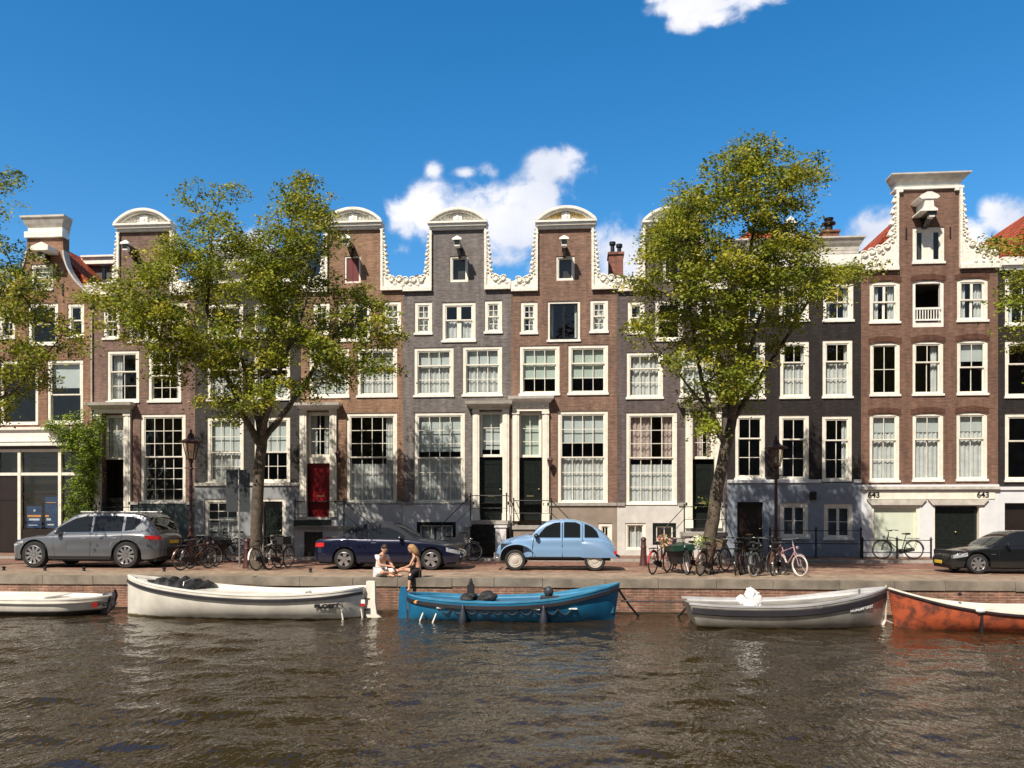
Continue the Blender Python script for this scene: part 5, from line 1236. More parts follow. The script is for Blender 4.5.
# blue lifeboat-like boat (bow right)
b = Boat('moored_boat', 'bright teal blue open boat with looped grab rope, moored in the middle', 407, 620, -11.45,
         [(0, .63), (.10, .58), (.28, .52), (.5, .52), (.7, .60), (.88, .78), (1, .93)], [(0, .05), (.03, .35), (.12, .66), (.35, .85), (.6, .86), (.82, .66), (.94, .34), (1, .03)],
         M['bteal'], M['bteal_in'], M['scum'], fullness=.40, rake=(.05, .18), railm=M['bdark'], railr=.055, railz=-.13, floor=.2, boot=.02)
m_ = MB(); m_.add([], []); xs = [b.px(k) for k in (440, 452, 466, 479, 492, 505, 520, 533, 546, 558, 572)]
for side in (-1,): swag(m_, b, xs, .36, .13)
m_.build('grab_rope', M['rope'], b.root)
m_ = MB()
for k in (441, 471, 505, 536, 573): x = b.px(k); p = b.at(x, .36); m_.box(x-.10, x+.10, p[1]-.03, p[1]+.01, .35, .38)
m_.build('rope_cleat', M['white_pl'], b.root)
for k in (464, 544):
    x = b.px(k); p = b.at(x, .3); f_ = MB(); f_.lathe([(.01, .46), (.03, .44), (.04, .38), (.075, .24), (.10, .10), (.09, .02), (.02, -.02)], (x, p[1]-.10, .0), 12); f_.build('fender', M['fender'], b.root, smooth=True)
r = MB(); r.prism([(-.02, -.1), (-.02, .70), (-.06, .80), (-.18, .80), (-.22, .6), (-.24, -.1)], -.04, .04); r.build('rudder', M['bteal'], b.root)
for p_ in (432, 520, 568): b.thwart(p_, M['bteal_in'])
t = MB()
for k in range(14): x = lerp(b.px(462), b.px(490), rr.random()); t.ball((x, rr.uniform(-.3, .5), .54+rr.uniform(-.06, .06)), (.17, .2, .09), 8)
t.v = [(p_[0]+rr.gauss(0, .012), p_[1]+rr.gauss(0, .012), p_[2]+rr.gauss(0, .012)) for p_ in t.v]
t.build('tarpaulin', M['tarp'], b.root, smooth=True)
t = MB(); x = b.px(467); t.box(x-.08, x+.08, -.1, .1, .5, .86); t.lathe([(.06, .3), (.05, .42), (.02, .5)], (x, 0, .52), 8); t.build('engine', M['plastic'], b.root)
t = MB(); x = b.px(548); t.ball((x, -.2, .72), (.12, .12, .14), 8); t.box(x-.2, x+.25, -.5, -.1, .52, .62); t.build('gear', M['signback'], b.root, smooth=True)
for pa in (420, 434):
    x = b.px(pa); p = b.at(x, .15); r = MB(); r.tube([(x+.06, p[1]-.10, .22), (x-.06, p[1]-.16, -.10)], .022, 6); r.build('fender_rod', M['bwhite'], b.root)
r = MB(); p = b.at(b.px(416), .42); r.ball((b.px(416), p[1]-.01, .47), (.09, .02, .05), 8); r.build('sticker', M['orange'], b.root)
# aluminium boat (bow right, transom left)
b = Boat('moored_boat', 'dull grey aluminium sloop with white fender on its side deck', 686, 888, -12.0,
         [(0, .58), (.2, .54), (.5, .56), (.75, .70), (1, .92)], [(0, .74), (.1, .85), (.35, .92), (.65, .88), (.85, .60), (.95, .28), (1, .03)],
         M['alu'], M['aluin'], M['scum'], fullness=.34, rake=(.30, .12), railm=M['bdark'], railr=.085, railz=-.15, floor=.22, boot=.05)
p = b.at(b.px(858), .50); hulltext(b, 'MOKUMBOOT', 863, .47, .09, M['white_pl'], 1.0, bold=.008, rot=-.14)
t = MB(); x = b.px(752); 
for q in ((-.24, .66, .12), (-.02, .80, .15), (.06, .66, .17), (-.2, .58, .11), (.12, .56, .12), (-.05, .56, .14), (-.06, .90, .07), (.09, .80, .07), (-.24, .73, .06)): t.ball((x+q[0], -.7, q[1]), q[2], 9)
t.v = [(p_[0]+rr.gauss(0, .014), p_[1]+rr.gauss(0, .014), p_[2]+rr.gauss(0, .014)) for p_ in t.v]
t.build('white_fender', M['white_pl'], b.root, smooth=True)
for p_ in (725, 790, 835): b.thwart(p_, M['aluin'])
t = MB(); x = b.px(817); pz = b.at(x, .45); t.box(x-.06, x+.06, pz[1]-.03, pz[1]+.04, .50, .56); t.tube([(x+1.0, -.5, .82), (x+1.0, -.5, .92)], .03, 6); t.build('cleat', M['silver'], b.root)
t = MB(); x = b.L; t.tube([(x-.01, 0, .98), (x-.01, -.03, .5), (x-.03, -.02, .15)], .022, 6); t.tube([(x-.03, -.02, .15), (x-.2, -.1, -.12)], .03, 6); t.tube([(x-.03, 0, .15), (x+.15, .05, .08), (x+.3, .2, -.05)], .02, 6); t.build('anchor', M['grime'], b.root)
# orange boat
b = Boat('moored_boat', 'rusty orange boat with broad white inner deck, cut off by the right edge', 890, 1120, -12.1,
         [(0, .92), (.08, .80), (.25, .60), (.5, .46), (.8, .47), (1, .52)], [(0, .03), (.04, .26), (.15, .62), (.4, .92), (.7, .92), (.92, .6), (1, .2)],
         M['rust'], M['white'], M['scum'], fullness=.38, rake=(.18, .05), railm=M['bdark'], railr=.02, railz=-.05, floor=.47, boot=.0)
r = MB(); x = b.px(978); pz = b.at(x, .3); r.box(x-.02, x+.02, pz[1]-.05, pz[1]+.05, 0, .5, 1); r.ball((x-.03, pz[1]-.05, .52), (.11, .06, .06), 8); r.build('mooring_strap', [M['white_pl'], M['plastic']], b.root)
r = MB(); x = b.px(988); r.ball((x, .62, .72), (.05, .05, .05), 6); r.build('ring', M['iron'], b.root)
# low white boat at left
b = Boat('moored_boat', 'low white boat with black lower hull at the far left', -60, 111, -11.35,
         [(0, .52), (.3, .48), (.7, .46), (.9, .47), (1, .52)], [(0, .05), (.1, .5), (.4, .82), (.75, .74), (.92, .36), (1, .04)],
         M['bwhite'], M['white2'], M['bdark'], fullness=.36, rake=(.1, .55), railm=M['grime'], railr=.012, railz=-.10, floor=.2, boot=.155)
hulltext(b, 'BEAST', 95.5, .245, .13, M['blacktext'], 1.15, bold=.006)
hulltext(b, 'S', 86, .235, .15, M['tail'], 1.4, bold=.01)
r = MB(); x = b.L; r.ball((x-.10, 0, .46), (.22, .08, .14), 8); r.prism([(x-.35, .1), (x-.02, .50), (x+.05, .66), (x+.10, .52), (x+.02, .2), (x-.25, -.05)], -.05, .05); r.build('stem_post', M['bdark'], b.root)
r = MB(); r.box(b.px(0)-.1, b.px(42), -.62, .5, .47, .50); r.build('side_deck', M['white2'], b.root)
def rope(label, pts, r=.018, m='rope', cat='rope', grp='mooring ropes'):
    o = MB(); o.tube(pts, r, 6); p = pts[0]; tag(o.build('mooring_rope', M[m], None, off=tuple(p)), label, cat, grp)
def sag(a, c, s, n=8): return [tuple(lerp(a[i], c[i], k/n)-(s*4*(k/n)*(1-k/n) if i == 2 else 0) for i in range(3)) for k in range(n+1)]
a = P(619, 590, -11.4); c = P(641, 618, -10.6); rope('dark mooring rope slanting from the teal boat bow down to the water', sag(a, c, .05), .028)
rope('straight dark mooring line running from the teal boat to the grey aluminium boat', [P(621, 601, -11.3), P(688, 602, -11.2)], .02)
rope('short dark rope hanging at the square stern of the aluminium boat', sag(P(690, 602, -11.6), P(678, 616, -10.7), .03), .03)
# mooring bolts along the quay edge
for px_, lb in ((5, 'leftmost small iron mooring bolt, below the grey estate car front bumper'), (46, 'small iron mooring bolt right of the grey estate car front wheel'), (85, 'small iron mooring bolt below the grey estate car doors'), (165, 'small iron mooring bolt behind the bow of the white sloop'), (311, 'small iron mooring bolt left of the dark blue convertible'), (803, 'small iron mooring bolt right of the small pink bicycle')):
    t = MB(); p = P(px_, 569, -8.3); t.lathe([(.05, 0), (.045, .03), (.03, .06), (.06, .085), (.055, .115), (.01, .13)], (p.x, -8.35, .004), 10); tag(t.build('mooring_bolt', M['iron'], None, off=(p.x, -8.35, .004), smooth=True), lb, 'mooring bolt', 'iron mooring bolts on the quay')
# ---------------------------------------------------------------- street furniture
def lamp(px, v, H, label):
    x = GX(px, v); root = thing('street_lamp', label, 'street lamp', (x, v, .004), group='tall street lanterns')
    p = MB(); p.lathe([(.17, 0), (.17, .25), (.13, .30), (.12, .85), (.15, .88), (.15, .94), (.085, 1.0), (.07, 1.15), (.095, 1.18), (.095, 1.24), (.06, 1.3), (.05, H-1.35), (.08, H-1.32), (.05, H-1.25), (.045, H-1.12), (.09, H-1.08), (.06, H-1.02), (.13, H-.98)], (0, 0, 0), 16)
    p.tube([(-.22, 0, H-1.28), (.22, 0, H-1.28)], .018, 6); p.build('post', M['maroon'], root, smooth=True)
    l = MB(); n = 6
    r0, r1, z0, z1 = .14, .26, H-.98, H-.42
    for k in range(n):
        a = 2*PI*k/n+PI/6; l.tube([(r0*math.cos(a), r0*math.sin(a), z0), (r1*math.cos(a), r1*math.sin(a), z1)], .014, 5)
    for r_, z_ in ((r0, z0), (r1, z1)): l.tube([(r_*math.cos(2*PI*k/n+PI/6), r_*math.sin(2*PI*k/n+PI/6), z_) for k in range(n)], .02, 5, closed=True)
    lo = l.build('lantern', M['maroon'], root, smooth=True)
    g = MB(); g.lathe([(r0-.005, z0), (r1-.008, z1)], (0, 0, 0), 6, cap=False); g.v = [(p_[0]*math.cos(PI/6)-p_[1]*math.sin(PI/6), p_[0]*math.sin(PI/6)+p_[1]*math.cos(PI/6), p_[2]) for p_ in g.v]; g.build('pane', M['lampglass'], lo)
    c = MB(); c.lathe([(.36, z1), (.37, z1+.03), (.22, z1+.10), (.15, z1+.13), (.10, z1+.22), (.11, z1+.25), (.05, z1+.32), (.03, z1+.36), (.05, z1+.40), (.005, z1+.46)], (0, 0, 0), 18); c.build('lantern_cap', M['maroon'], root, smooth=True)
    u = MB(); u.lathe([(.03, 0), (.045, .06), (.045, .16), (.01, .2)], (0, 0, z0+.1), 8); u.build('bulb', M['white_pl'], lo, smooth=True)
lamp(191, -5.3, 4.55, 'tall dark red lantern post before the charcoal house, left of the tree')
lamp(776, -4.9, 4.25, 'tall maroon lantern post before the black house with blue ground floor')
def wall_lantern(px, py, label):
    x = GX(px, -.2); z = P(px, py, -.2).z; root = thing('wall_lantern', label, 'lantern', (x, -.001, z))
    l = MB(); l.tube([(0, 0, -.12), (0, -.12, -.2), (0, -.22, -.12)], .015, 6); l.box(-.04, .04, -.02, 0, -.2, 0); l.build('bracket', M['iron'], root)
    l = MB(); l.lathe([(.05, -.12), (.11, .14), (.13, .15), (.10, .19), (.04, .26), (.01, .30)], (0, -.24, 0), 6); l.build('lantern', M['maroon'], root)
wall_lantern(338, 457, 'small wall lantern right of the red front door'); wall_lantern(550, 464, 'small wall lantern right of the black doors, on red brick')
# sign seen from behind
v = -6.4; x = GX(239.5, v); root = thing('traffic_sign', 'pair of tall dark sign panels seen from behind on a thin post by the tree', 'sign', (x, v, .004))
t = MB(); H_ = P(240, 468, v).z; t.tube([(0, 0, 0), (0, 0, H_)], .03, 8); t.build('post', M['silver'], root, smooth=True)
za, zb = P(240, 512, v).z, P(240, 470, v).z
for a, c in ((227, 238.8), (240.5, 250.5)):
    t = MB(); t.box(GX(a, v)-x, GX(c, v)-x, -.06, -.045, za, zb); t.build('sign_panel', M['signback'], root)
t = MB(); t.box(-.3, .3, -.044, -.02, za+.25, za+.29); t.box(-.3, .3, -.044, -.02, zb-.3, zb-.26); t.build('bracket', M['silver'], root)
def bollard(px, v, label, H=.95):
    x = GX(px, v); t = MB(); t.lathe([(.14, 0), (.13, .08), (.115, .12), (.09, .62*H), (.11, .64*H), (.085, .70*H), (.08, .88*H), (.10, .90*H), (.08, .96*H), (.03, H)], (x, v, .004), 12)
    tag(t.build('bollard', M['maroon'], None, off=(x, v, .004), smooth=True), label, 'bollard', 'dark red bollards')
bollard(247, -6.8, 'dark red bollard left of the large left tree trunk'); bollard(643.5, -4.6, 'dark red bollard left of the pink bicycle by the pale basement')
bollard(210, -4.6, 'dark red bollard right of the left lantern post')
# fences on the pavement
def fence(label, pxs, v, H, rails, label2=None):
    x0 = GX(pxs[0], v); root = thing('iron_fence', label, 'fence', (x0, v, .092))
    for p_ in pxs: t = MB(); x = GX(p_, v)-x0; t.lathe([(.05, 0), (.035, .05), (.035, H-.05), (.055, H-.03), (.03, H+.03), (.005, H+.08)], (x, 0, 0), 10); t.build('post', M['iron'], root, smooth=True)
    t = MB()
    for z in rails: t.tube([(0, 0, z), (GX(pxs[-1], v)-x0, 0, z)], .016, 6)
    t.build('rail', M['iron'], root)
fence('black iron railing in front of the blue ground floor', (770, 816, 861), -1.1, 1.08, (1.0, .52))
fence('low black iron railing behind the bicycle, before the white ground floor', (862.5, 897, 931), -1.3, .72, (.66, .22))
# ---------------------------------------------------------------- bicycles
def bike_paint(name, c): return mat(name, c, .35, .1, var=.05)
BK = {'black': bike_paint('bike_black', (.02, .02, .022)), 'red': bike_paint('bike_red', (.45, .03, .05)), 'pink': bike_paint('bike_pink', (.50, .30, .34)), 'green': bike_paint('bike_green', (.012, .045, .03)), 'white': bike_paint('bike_white', (.75, .72, .68)), 'grey': bike_paint('bike_grey', (.25, .25, .27)), 'brown': bike_paint('bike_brown', (.12, .05, .03)), 'blue': bike_paint('bike_blue', (.04, .09, .22))}
def bike(x, y, rz, label, col='black', R_=.345, base=.004, wb=1.10, lean=.06, basket=None, steer=.0, tyre='tyre', rack=True, crate=None, name='bicycle', seat='plastic', hb=1.0):
    root = thing(name, label, 'bicycle', (x, y, base), rz, group='bicycles parked on the quay'); root.rotation_euler = (lean, 0, rz)
    P_ = BK[col]; xr, xf = -wb/2, wb/2; bb = Vector((-.12, 0, .28)); st = Vector((-.27, 0, .78)); hd = Vector((wb/2-.22, 0, .86)); hl = Vector((wb/2-.18, 0, .68)); ra = Vector((xr, 0, R_)); fa = Vector((xf, 0, R_))
    f = MB(); f.tube([bb, st], .016, 6); f.tube([bb, hl], .018, 6); f.tube([st-Vector((0, 0, .12)), hd-Vector((0, 0, .06))], .015, 6); f.tube([hd+Vector((-.02, 0, .04)), hl+Vector((.01, 0, -.04))], .02, 6)
    for s_ in (-.05, .05):
        o_ = Vector((0, s_, 0)); f.tube([bb+o_*.6, ra+o_], .01, 5); f.tube([st+o_*.4-Vector((0, 0, .1)), ra+o_], .009, 5)
        f.tube([hl+Vector((.01, s_*.8, -.05)), Vector((xf-.05, s_, R_+.18)), fa+o_], .011, 5)
    f.build('frame', P_, root, smooth=True)
    for nm, cx_ in (('wheel', xr), ('wheel', xf)):
        w_ = MB(); n = 30
        w_.tube([(cx_+(R_-.02)*math.cos(2*PI*k/n), 0, R_+(R_-.02)*math.sin(2*PI*k/n)) for k in range(n)], .021, 6, closed=True)
        wo = w_.build(nm, M[tyre], root, smooth=True)
        s_ = MB(); s_.tube([(cx_+(R_-.045)*math.cos(2*PI*k/n), 0, R_+(R_-.045)*math.sin(2*PI*k/n)) for k in range(n)], .010, 5, closed=True)
        for k in range(18):
            a = 2*PI*k/18; s_.tube([(cx_+.02*math.cos(a+1), .02*(-1)**k, R_+.02*math.sin(a+1)), (cx_+(R_-.05)*math.cos(a), 0, R_+(R_-.05)*math.sin(a))], .0022, 3, cap=False)
        s_.tube([(cx_, -.05, R_), (cx_, .05, R_)], .02, 8); s_.build('spokes', M['silver'], wo)
        g = MB(); rows = []
        a0, a1 = (PI*.02, PI*.80) if cx_ == xr else (PI*.30, PI*.98)
        for k in range(12):
            a = lerp(a0, a1, k/11) if cx_ != xr else lerp(PI*.2, PI*1.0, k/11)
            rr_ = R_+.025; rows.append([(cx_+(rr_-.012)*math.cos(a), -.028, R_+(rr_-.012)*math.sin(a)), (cx_+rr_*math.cos(a), 0, R_+rr_*math.sin(a)), (cx_+(rr_-.012)*math.cos(a), .028, R_+(rr_-.012)*math.sin(a))])
        g.grid(rows); g.build('mudguard', P_, root, recalc=False)
    s_ = MB(); sp_ = st+Vector((-.03, 0, .10)); s_.tube([st, sp_], .013, 6); s_.ball(sp_+Vector((-.05, 0, .03)), (.12, .085, .04), 8); s_.ball(sp_+Vector((.08, 0, .03)), (.09, .03, .025), 8); s_.build('saddle', M[seat], root, smooth=True)
    h_ = MB(); ht = hd+Vector((-.04, 0, .14*hb)); h_.tube([hd, ht], .013, 6); h_.tube([ht+Vector((-.20, -.28, .02)), ht+Vector((-.05, -.26, .04)), ht+Vector((.03, -.08, .03)), ht+Vector((.03, .08, .03)), ht+Vector((-.05, .26, .04)), ht+Vector((-.20, .28, .02))], .012, 6)
    ho = h_.build('handlebar', M['silver'] if col in ('white', 'pink', 'green') else M['iron'], root, smooth=True)
    g = MB()
    for sy in (-1, 1): g.tube([ht+Vector((-.21, sy*.282, .02)), ht+Vector((-.10, sy*.27, .035))], .018, 6)
    g.build('grip', M['plastic'], ho, smooth=True)
    c_ = MB(); c_.prism([(bb.x+.11, .22), (bb.x+.12, .30), (bb.x+.06, .36), (xr+.04, R_+.07), (xr-.05, R_+.03), (xr-.05, R_-.04), (bb.x+.02, .18)], -.062, -.035); c_.build('chain_case', M['plastic'], root)
    k_ = MB(); k_.tube([bb+Vector((0, -.08, 0)), bb+Vector((.09, -.08, -.14))], .010, 5); k_.tube([bb+Vector((0, .08, 0)), bb+Vector((-.09, .08, .14))], .010, 5); k_.box(bb.x+.04, bb.x+.14, -.18, -.08, .125, .15); k_.box(bb.x-.14, bb.x-.04, .08, .18, .41, .435); k_.build('pedals', M['plastic'], root)
    if rack:
        r_ = MB(); r_.box(xr-.20, xr+.22, -.07, .07, R_*2+.05, R_*2+.07); r_.tube([(xr-.15, -.06, R_*2+.05), (xr, -.06, R_)], .007, 5); r_.tube([(xr-.15, .06, R_*2+.05), (xr, .06, R_)], .007, 5); r_.build('carrier', M['iron'], root)
    l_ = MB(); l_.ball((hl.x+.10, 0, hl.z+.12), .045, 8); l_.build('headlight', M['chrome'], root, smooth=True)
    if basket:
        b_ = MB(); X0 = wb/2-.12; rows = [[(X0-.02, -.16, .78), (X0+.26, -.16, .78), (X0+.26, .16, .78), (X0-.02, .16, .78)], [(X0-.05, -.20, 1.02), (X0+.32, -.20, 1.02), (X0+.32, .20, 1.02), (X0-.05, .20, 1.02)]]
        b_.grid(rows, closed=True); b_.add(rows[0], [(0, 1, 2, 3)]); b_.build('basket', basket, root)
    return root
def crate_thing(x, y, z, sz, rz, label, m, nm='crate'):
    b_ = MB(); a, b2, c = sz; t = .015
    for q in ((-a, a, -b2, -b2+t), (-a, a, b2-t, b2), (-a, -a+t, -b2+t, b2-t), (a-t, a, -b2+t, b2-t)): b_.box(q[0], q[1], q[2], q[3], 0, c)
    b_.box(-a, a, -b2, b2, -t, -.001); o = b_.build(nm, m); o.location = (x, y, z); o.rotation_euler = (0, 0, rz); tag(o, label, 'crate'); return o
wick = mat('wicker', (.16, .12, .08), .8, var=.3, scale=20)
def bx_(px, v): return GX(px, v)
def B(px, v, deg, label, *a, **k): return bike(bx_(px, v), v, math.radians(deg), label, *a, **k)
B(195, -7.4, 70, 'black and dark red bicycle under the left lantern post, nearest the quay edge', 'brown', lean=.05, basket=None)
B(203, -6.7, 72, 'black bicycle just behind the dark red one at the left lantern', 'black', lean=-.04)
B(222, -1.6, 20, 'bicycle with pale frame against the charcoal house basement window', 'white', base=.093, seat='plastic')
B(232, -1.2, -176, 'grey bicycle squeezed between the pale bicycle and the basement window', 'grey', base=.093, lean=-.05)
B(268, -7.3, 76, 'pale bicycle leaning right of the left tree trunk', 'white', lean=-.12, basket=M['iron'])
B(279, -7.0, 80, 'black bicycle with crate behind the pale bicycle right of the left tree trunk', 'black', lean=.05)
B(458, -2.9, 14, 'dark bicycle behind the bonnet of the blue convertible', 'grey', lean=.04)
B(660, -7.9, 62, 'red and pink bicycle with flowers, leftmost of the group at the leaning tree', 'red', lean=.04, basket=BK['pink'])
B(696, -7.4, 52, 'white bicycle with front basket left of the leaning tree trunk', 'white', lean=.05, basket=BK['white'])
B(708, -8.3, 58, 'tan coloured bicycle directly before the leaning tree trunk', 'brown', tyre='tyre', lean=.10, basket=wick)
B(716, -7.2, 50, 'grey bicycle right of the leaning tree trunk', 'grey', lean=-.05)
B(735, -7.9, 80, 'leftmost bicycle of the rack under the maroon lantern, dark frame', 'black', lean=.03)
B(743, -7.7, 72, 'second bicycle of the rack under the maroon lantern, red brown frame', 'brown', lean=-.04, basket=M['iron'])
B(751, -7.9, 76, 'third bicycle of the rack under the maroon lantern, grey frame', 'grey', lean=.05)
B(758, -7.6, 64, 'fourth bicycle of the rack, green frame before the dark doorway', 'green', lean=-.06)
B(762, -8.5, 52, 'black bicycle with large pale tyred wheels turned sideways before the lantern', 'black', lean=.05, tyre='grime', wb=1.05)
B(776, -8.0, 66, 'dark red bicycle with white rear mudguard under the maroon lantern', 'brown', lean=.05)
B(790, -8.35, -62, 'small pink and white bicycle, rightmost of the group under the lantern', 'pink', lean=.05, R_=.30, wb=.80, basket=None, rack=False, tyre='bwhite')
B(898, -1.75, 180, 'black bicycle standing alone in front of the white ground floor', 'black', base=.093, lean=.05, basket=None)
# cargo bikes
def cargo(px, v, deg, label, boxm, col='black'):
    r = B(px, v, deg, label, col, wb=1.75, name='cargo_bike')
    b_ = MB(); z0, z1 = .30, .80
    rows = [[(-.05, -.24, z0), (.55, -.20, z0), (.55, .20, z0), (-.05, .24, z0)], [(-.18, -.34, z1), (.70, -.28, z1+.04), (.70, .28, z1+.04), (-.18, .34, z1)]]
    b_.grid(rows, closed=True); b_.add(rows[0], [(0, 1, 2, 3)]); b_.build('cargo_box', M['plastic'], r)
    b_ = MB(); b_.add([(-.2, -.36, z1), (.72, -.30, z1+.04), (.72, .30, z1+.04), (-.2, .36, z1), (-.2, -.37, z1-.16), (.73, -.31, z1-.12), (.73, .31, z1-.12), (-.2, .37, z1-.16), (.25, 0, z1+.12)], [(0, 1, 8), (1, 2, 8), (2, 3, 8), (3, 0, 8), (0, 4, 5, 1), (1, 5, 6, 2), (2, 6, 7, 3), (3, 7, 4, 0)]); b_.build('box_cover', boxm, r)
cargo(679, -7.6, -82, 'cargo bicycle with dark green covered box facing the canal', BK['green'])
cargo(209, -4.2, 12, 'cargo bicycle with black covered box right of the left lantern', M['tarp'])
crate_thing(bx_(283, -7.2), -7.2, .80, (.2, .15, .22), 1.3, 'black crate on the bicycle right of the left tree', M['plastic'])
# flowers on the bikes
def flowers(px, py, v, r, cols, n, label, nm='flower_bunch'):
    c = P(px, py, v); rr_ = random.Random(int(px)); mats_ = [mat('petal_%d' % (i+int(px)), q, .7, var=.15, scale=8) for i, q in enumerate(cols)]
    b_ = MB()
    for k in range(n):
        d = Vector((rr_.gauss(0, 1), rr_.gauss(0, 1), rr_.gauss(0, 1))).normalized()*r*rr_.random()**.4; a = Vector((rr_.gauss(0, 1), rr_.gauss(0, 1), rr_.gauss(0, 1))).normalized(); u_ = a.orthogonal().normalized()*.035; w_ = a.cross(u_)
        p_ = c+d; b_.add([p_-u_, p_-w_, p_+u_, p_+w_], [(0, 1, 2, 3)], rr_.randrange(len(cols)))
    tag(b_.build(nm, mats_, None, off=tuple(c), recalc=False), label, 'flowers')
flowers(663, 541, -8.0, .20, [(.55, .12, .14), (.6, .36, .12), (.08, .18, .04), (.6, .5, .42)], 150, 'red orange and white flowers in the basket of the red bicycle')
flowers(699, 541, -7.6, .22, [(.75, .7, .3), (.10, .22, .03), (.35, .45, .06), (.8, .8, .7)], 150, 'yellow and white flowers with leaves left of the leaning trunk')
# ---------------------------------------------------------------- people
def skin_mesh(name, joints, edges, m, root, sub=2):
    me = bpy.data.meshes.new(name); ks = list(joints); me.from_pydata([joints[k][0] for k in ks], [(ks.index(a), ks.index(b)) for a, b in edges], [])
    o = bpy.data.objects.new(name, me); COL.objects.link(o); md = o.modifiers.new('skin', 'SKIN'); md.use_smooth_shade = True
    for i, k in enumerate(ks):
        sv = me.skin_vertices[0].data[i]; r = joints[k][1]; sv.radius = r if hasattr(r, '__len__') else (r, r); sv.use_root = (i == 0)
    s_ = o.modifiers.new('sub', 'SUBSURF'); s_.levels = sub; s_.render_levels = sub
    dg = bpy.context.evaluated_depsgraph_get(); m2 = bpy.data.meshes.new_from_object(o.evaluated_get(dg)); bpy.data.objects.remove(o)
    m2.materials.clear(); m2.materials.append(m); n = bpy.data.objects.new(name, m2); COL.objects.link(n)
    n.parent = root
    return n
def chain(*ks): return list(zip(ks, ks[1:]))
def hand(J, E, wrist, p, d, up, sd):
    """five separate fingers from the wrist joint; p wrist pos, d direction, up palm normal, sd thumb side"""
    p, d, up, sd = Vector(p), Vector(d).normalized(), Vector(up).normalized(), Vector(sd).normalized()
    J[wrist+'palm'] = (p+d*.05, (.03, .018)); E.append((wrist, wrist+'palm'))
    for i, L_ in enumerate((.075, .085, .08, .065)):
        a, b_, c = ('%sf%d%s' % (wrist, i, q) for q in 'abc'); o_ = sd*(.027-.018*i)
        J[a] = (p+d*.085+o_, .010); J[b_] = (p+d*(.085+L_*.5)+o_-up*.008, .009); J[c] = (p+d*(.085+L_*.9)+o_-up*.035, .007); E += [(wrist+'palm', a), (a, b_), (b_, c)]
    J[wrist+'t1'] = (p+d*.04+sd*.035, .011); J[wrist+'t2'] = (p+d*.075+sd*.055-up*.01, .009); E += [(wrist+'palm', wrist+'t1'), (wrist+'t1', wrist+'t2')]
def head(root, c, face, hairm, long=False, back=None):
    """c head centre, face direction (unit, horizontal+tilt)"""
    f = Vector(face).normalized(); s_ = f.cross(Vector((0, 0, 1))).normalized(); u_ = s_.cross(f)
    h = MB(); h.ball((0, 0, 0), (.078, .095, .115), 14, k=10); vs = []
    for q in h.v:
        x, y, z = q
        if z < -.02: x *= 1-.9*(-.02-z)*3; y = y*(1-.3*(-.02-z)*3)+.01
        vs.append(tuple(Vector(c)+s_*x+f*y+u_*z))
    h.v = vs; ff = lambda x, y, z: tuple(Vector(c)+s_*x+f*y+u_*z)
    h.add([ff(-.012, .088, .01), ff(.012, .088, .01), ff(.016, .09, -.035), ff(-.016, .09, -.035), ff(0, .118, -.03)], [(0, 1, 4), (1, 2, 4), (2, 3, 4), (3, 0, 4)])
    for sx in (-1, 1): h.ball(ff(sx*.08, -.005, -.01), (.014, .02, .03), 6)
    o = h.build('face', M['skin'], root, smooth='all')
    e = MB(); 
    for sx in (-1, 1): e.ball(ff(sx*.03, .083, .012), .011, 6)
    e.build('eyes', M['plastic'], o); e = MB(); e.ball(ff(0, .086, -.058), (.024, .01, .008), 6); e.build('mouth', M['tail'], o)
    k = MB(); k.ball((0, 0, 0), (.088, .10, .10), 14, k=10)
    k.v = [ff(q[0], q[1]-.02-(.03 if q[2] < 0 else 0), q[2]+.035) for q in k.v]
    if long:
        for j in range(12):
            a = lerp(-1.5, 1.5, j/11); x = math.sin(a)*.085; y = -math.cos(a)*.09-.01
            k.tube([ff(x, y*.9, .08), ff(x*1.1, y*1.1, .0), tuple(Vector(ff(x*1.15, y*1.1, -.10))), tuple(Vector(ff(x*1.2, y*1.0, -.2-.03*(j % 3)))+Vector((0, 0, -.03)))], [.03, .034, .028, .012], 6)
    k.build('hair', hairm, root, smooth='all')
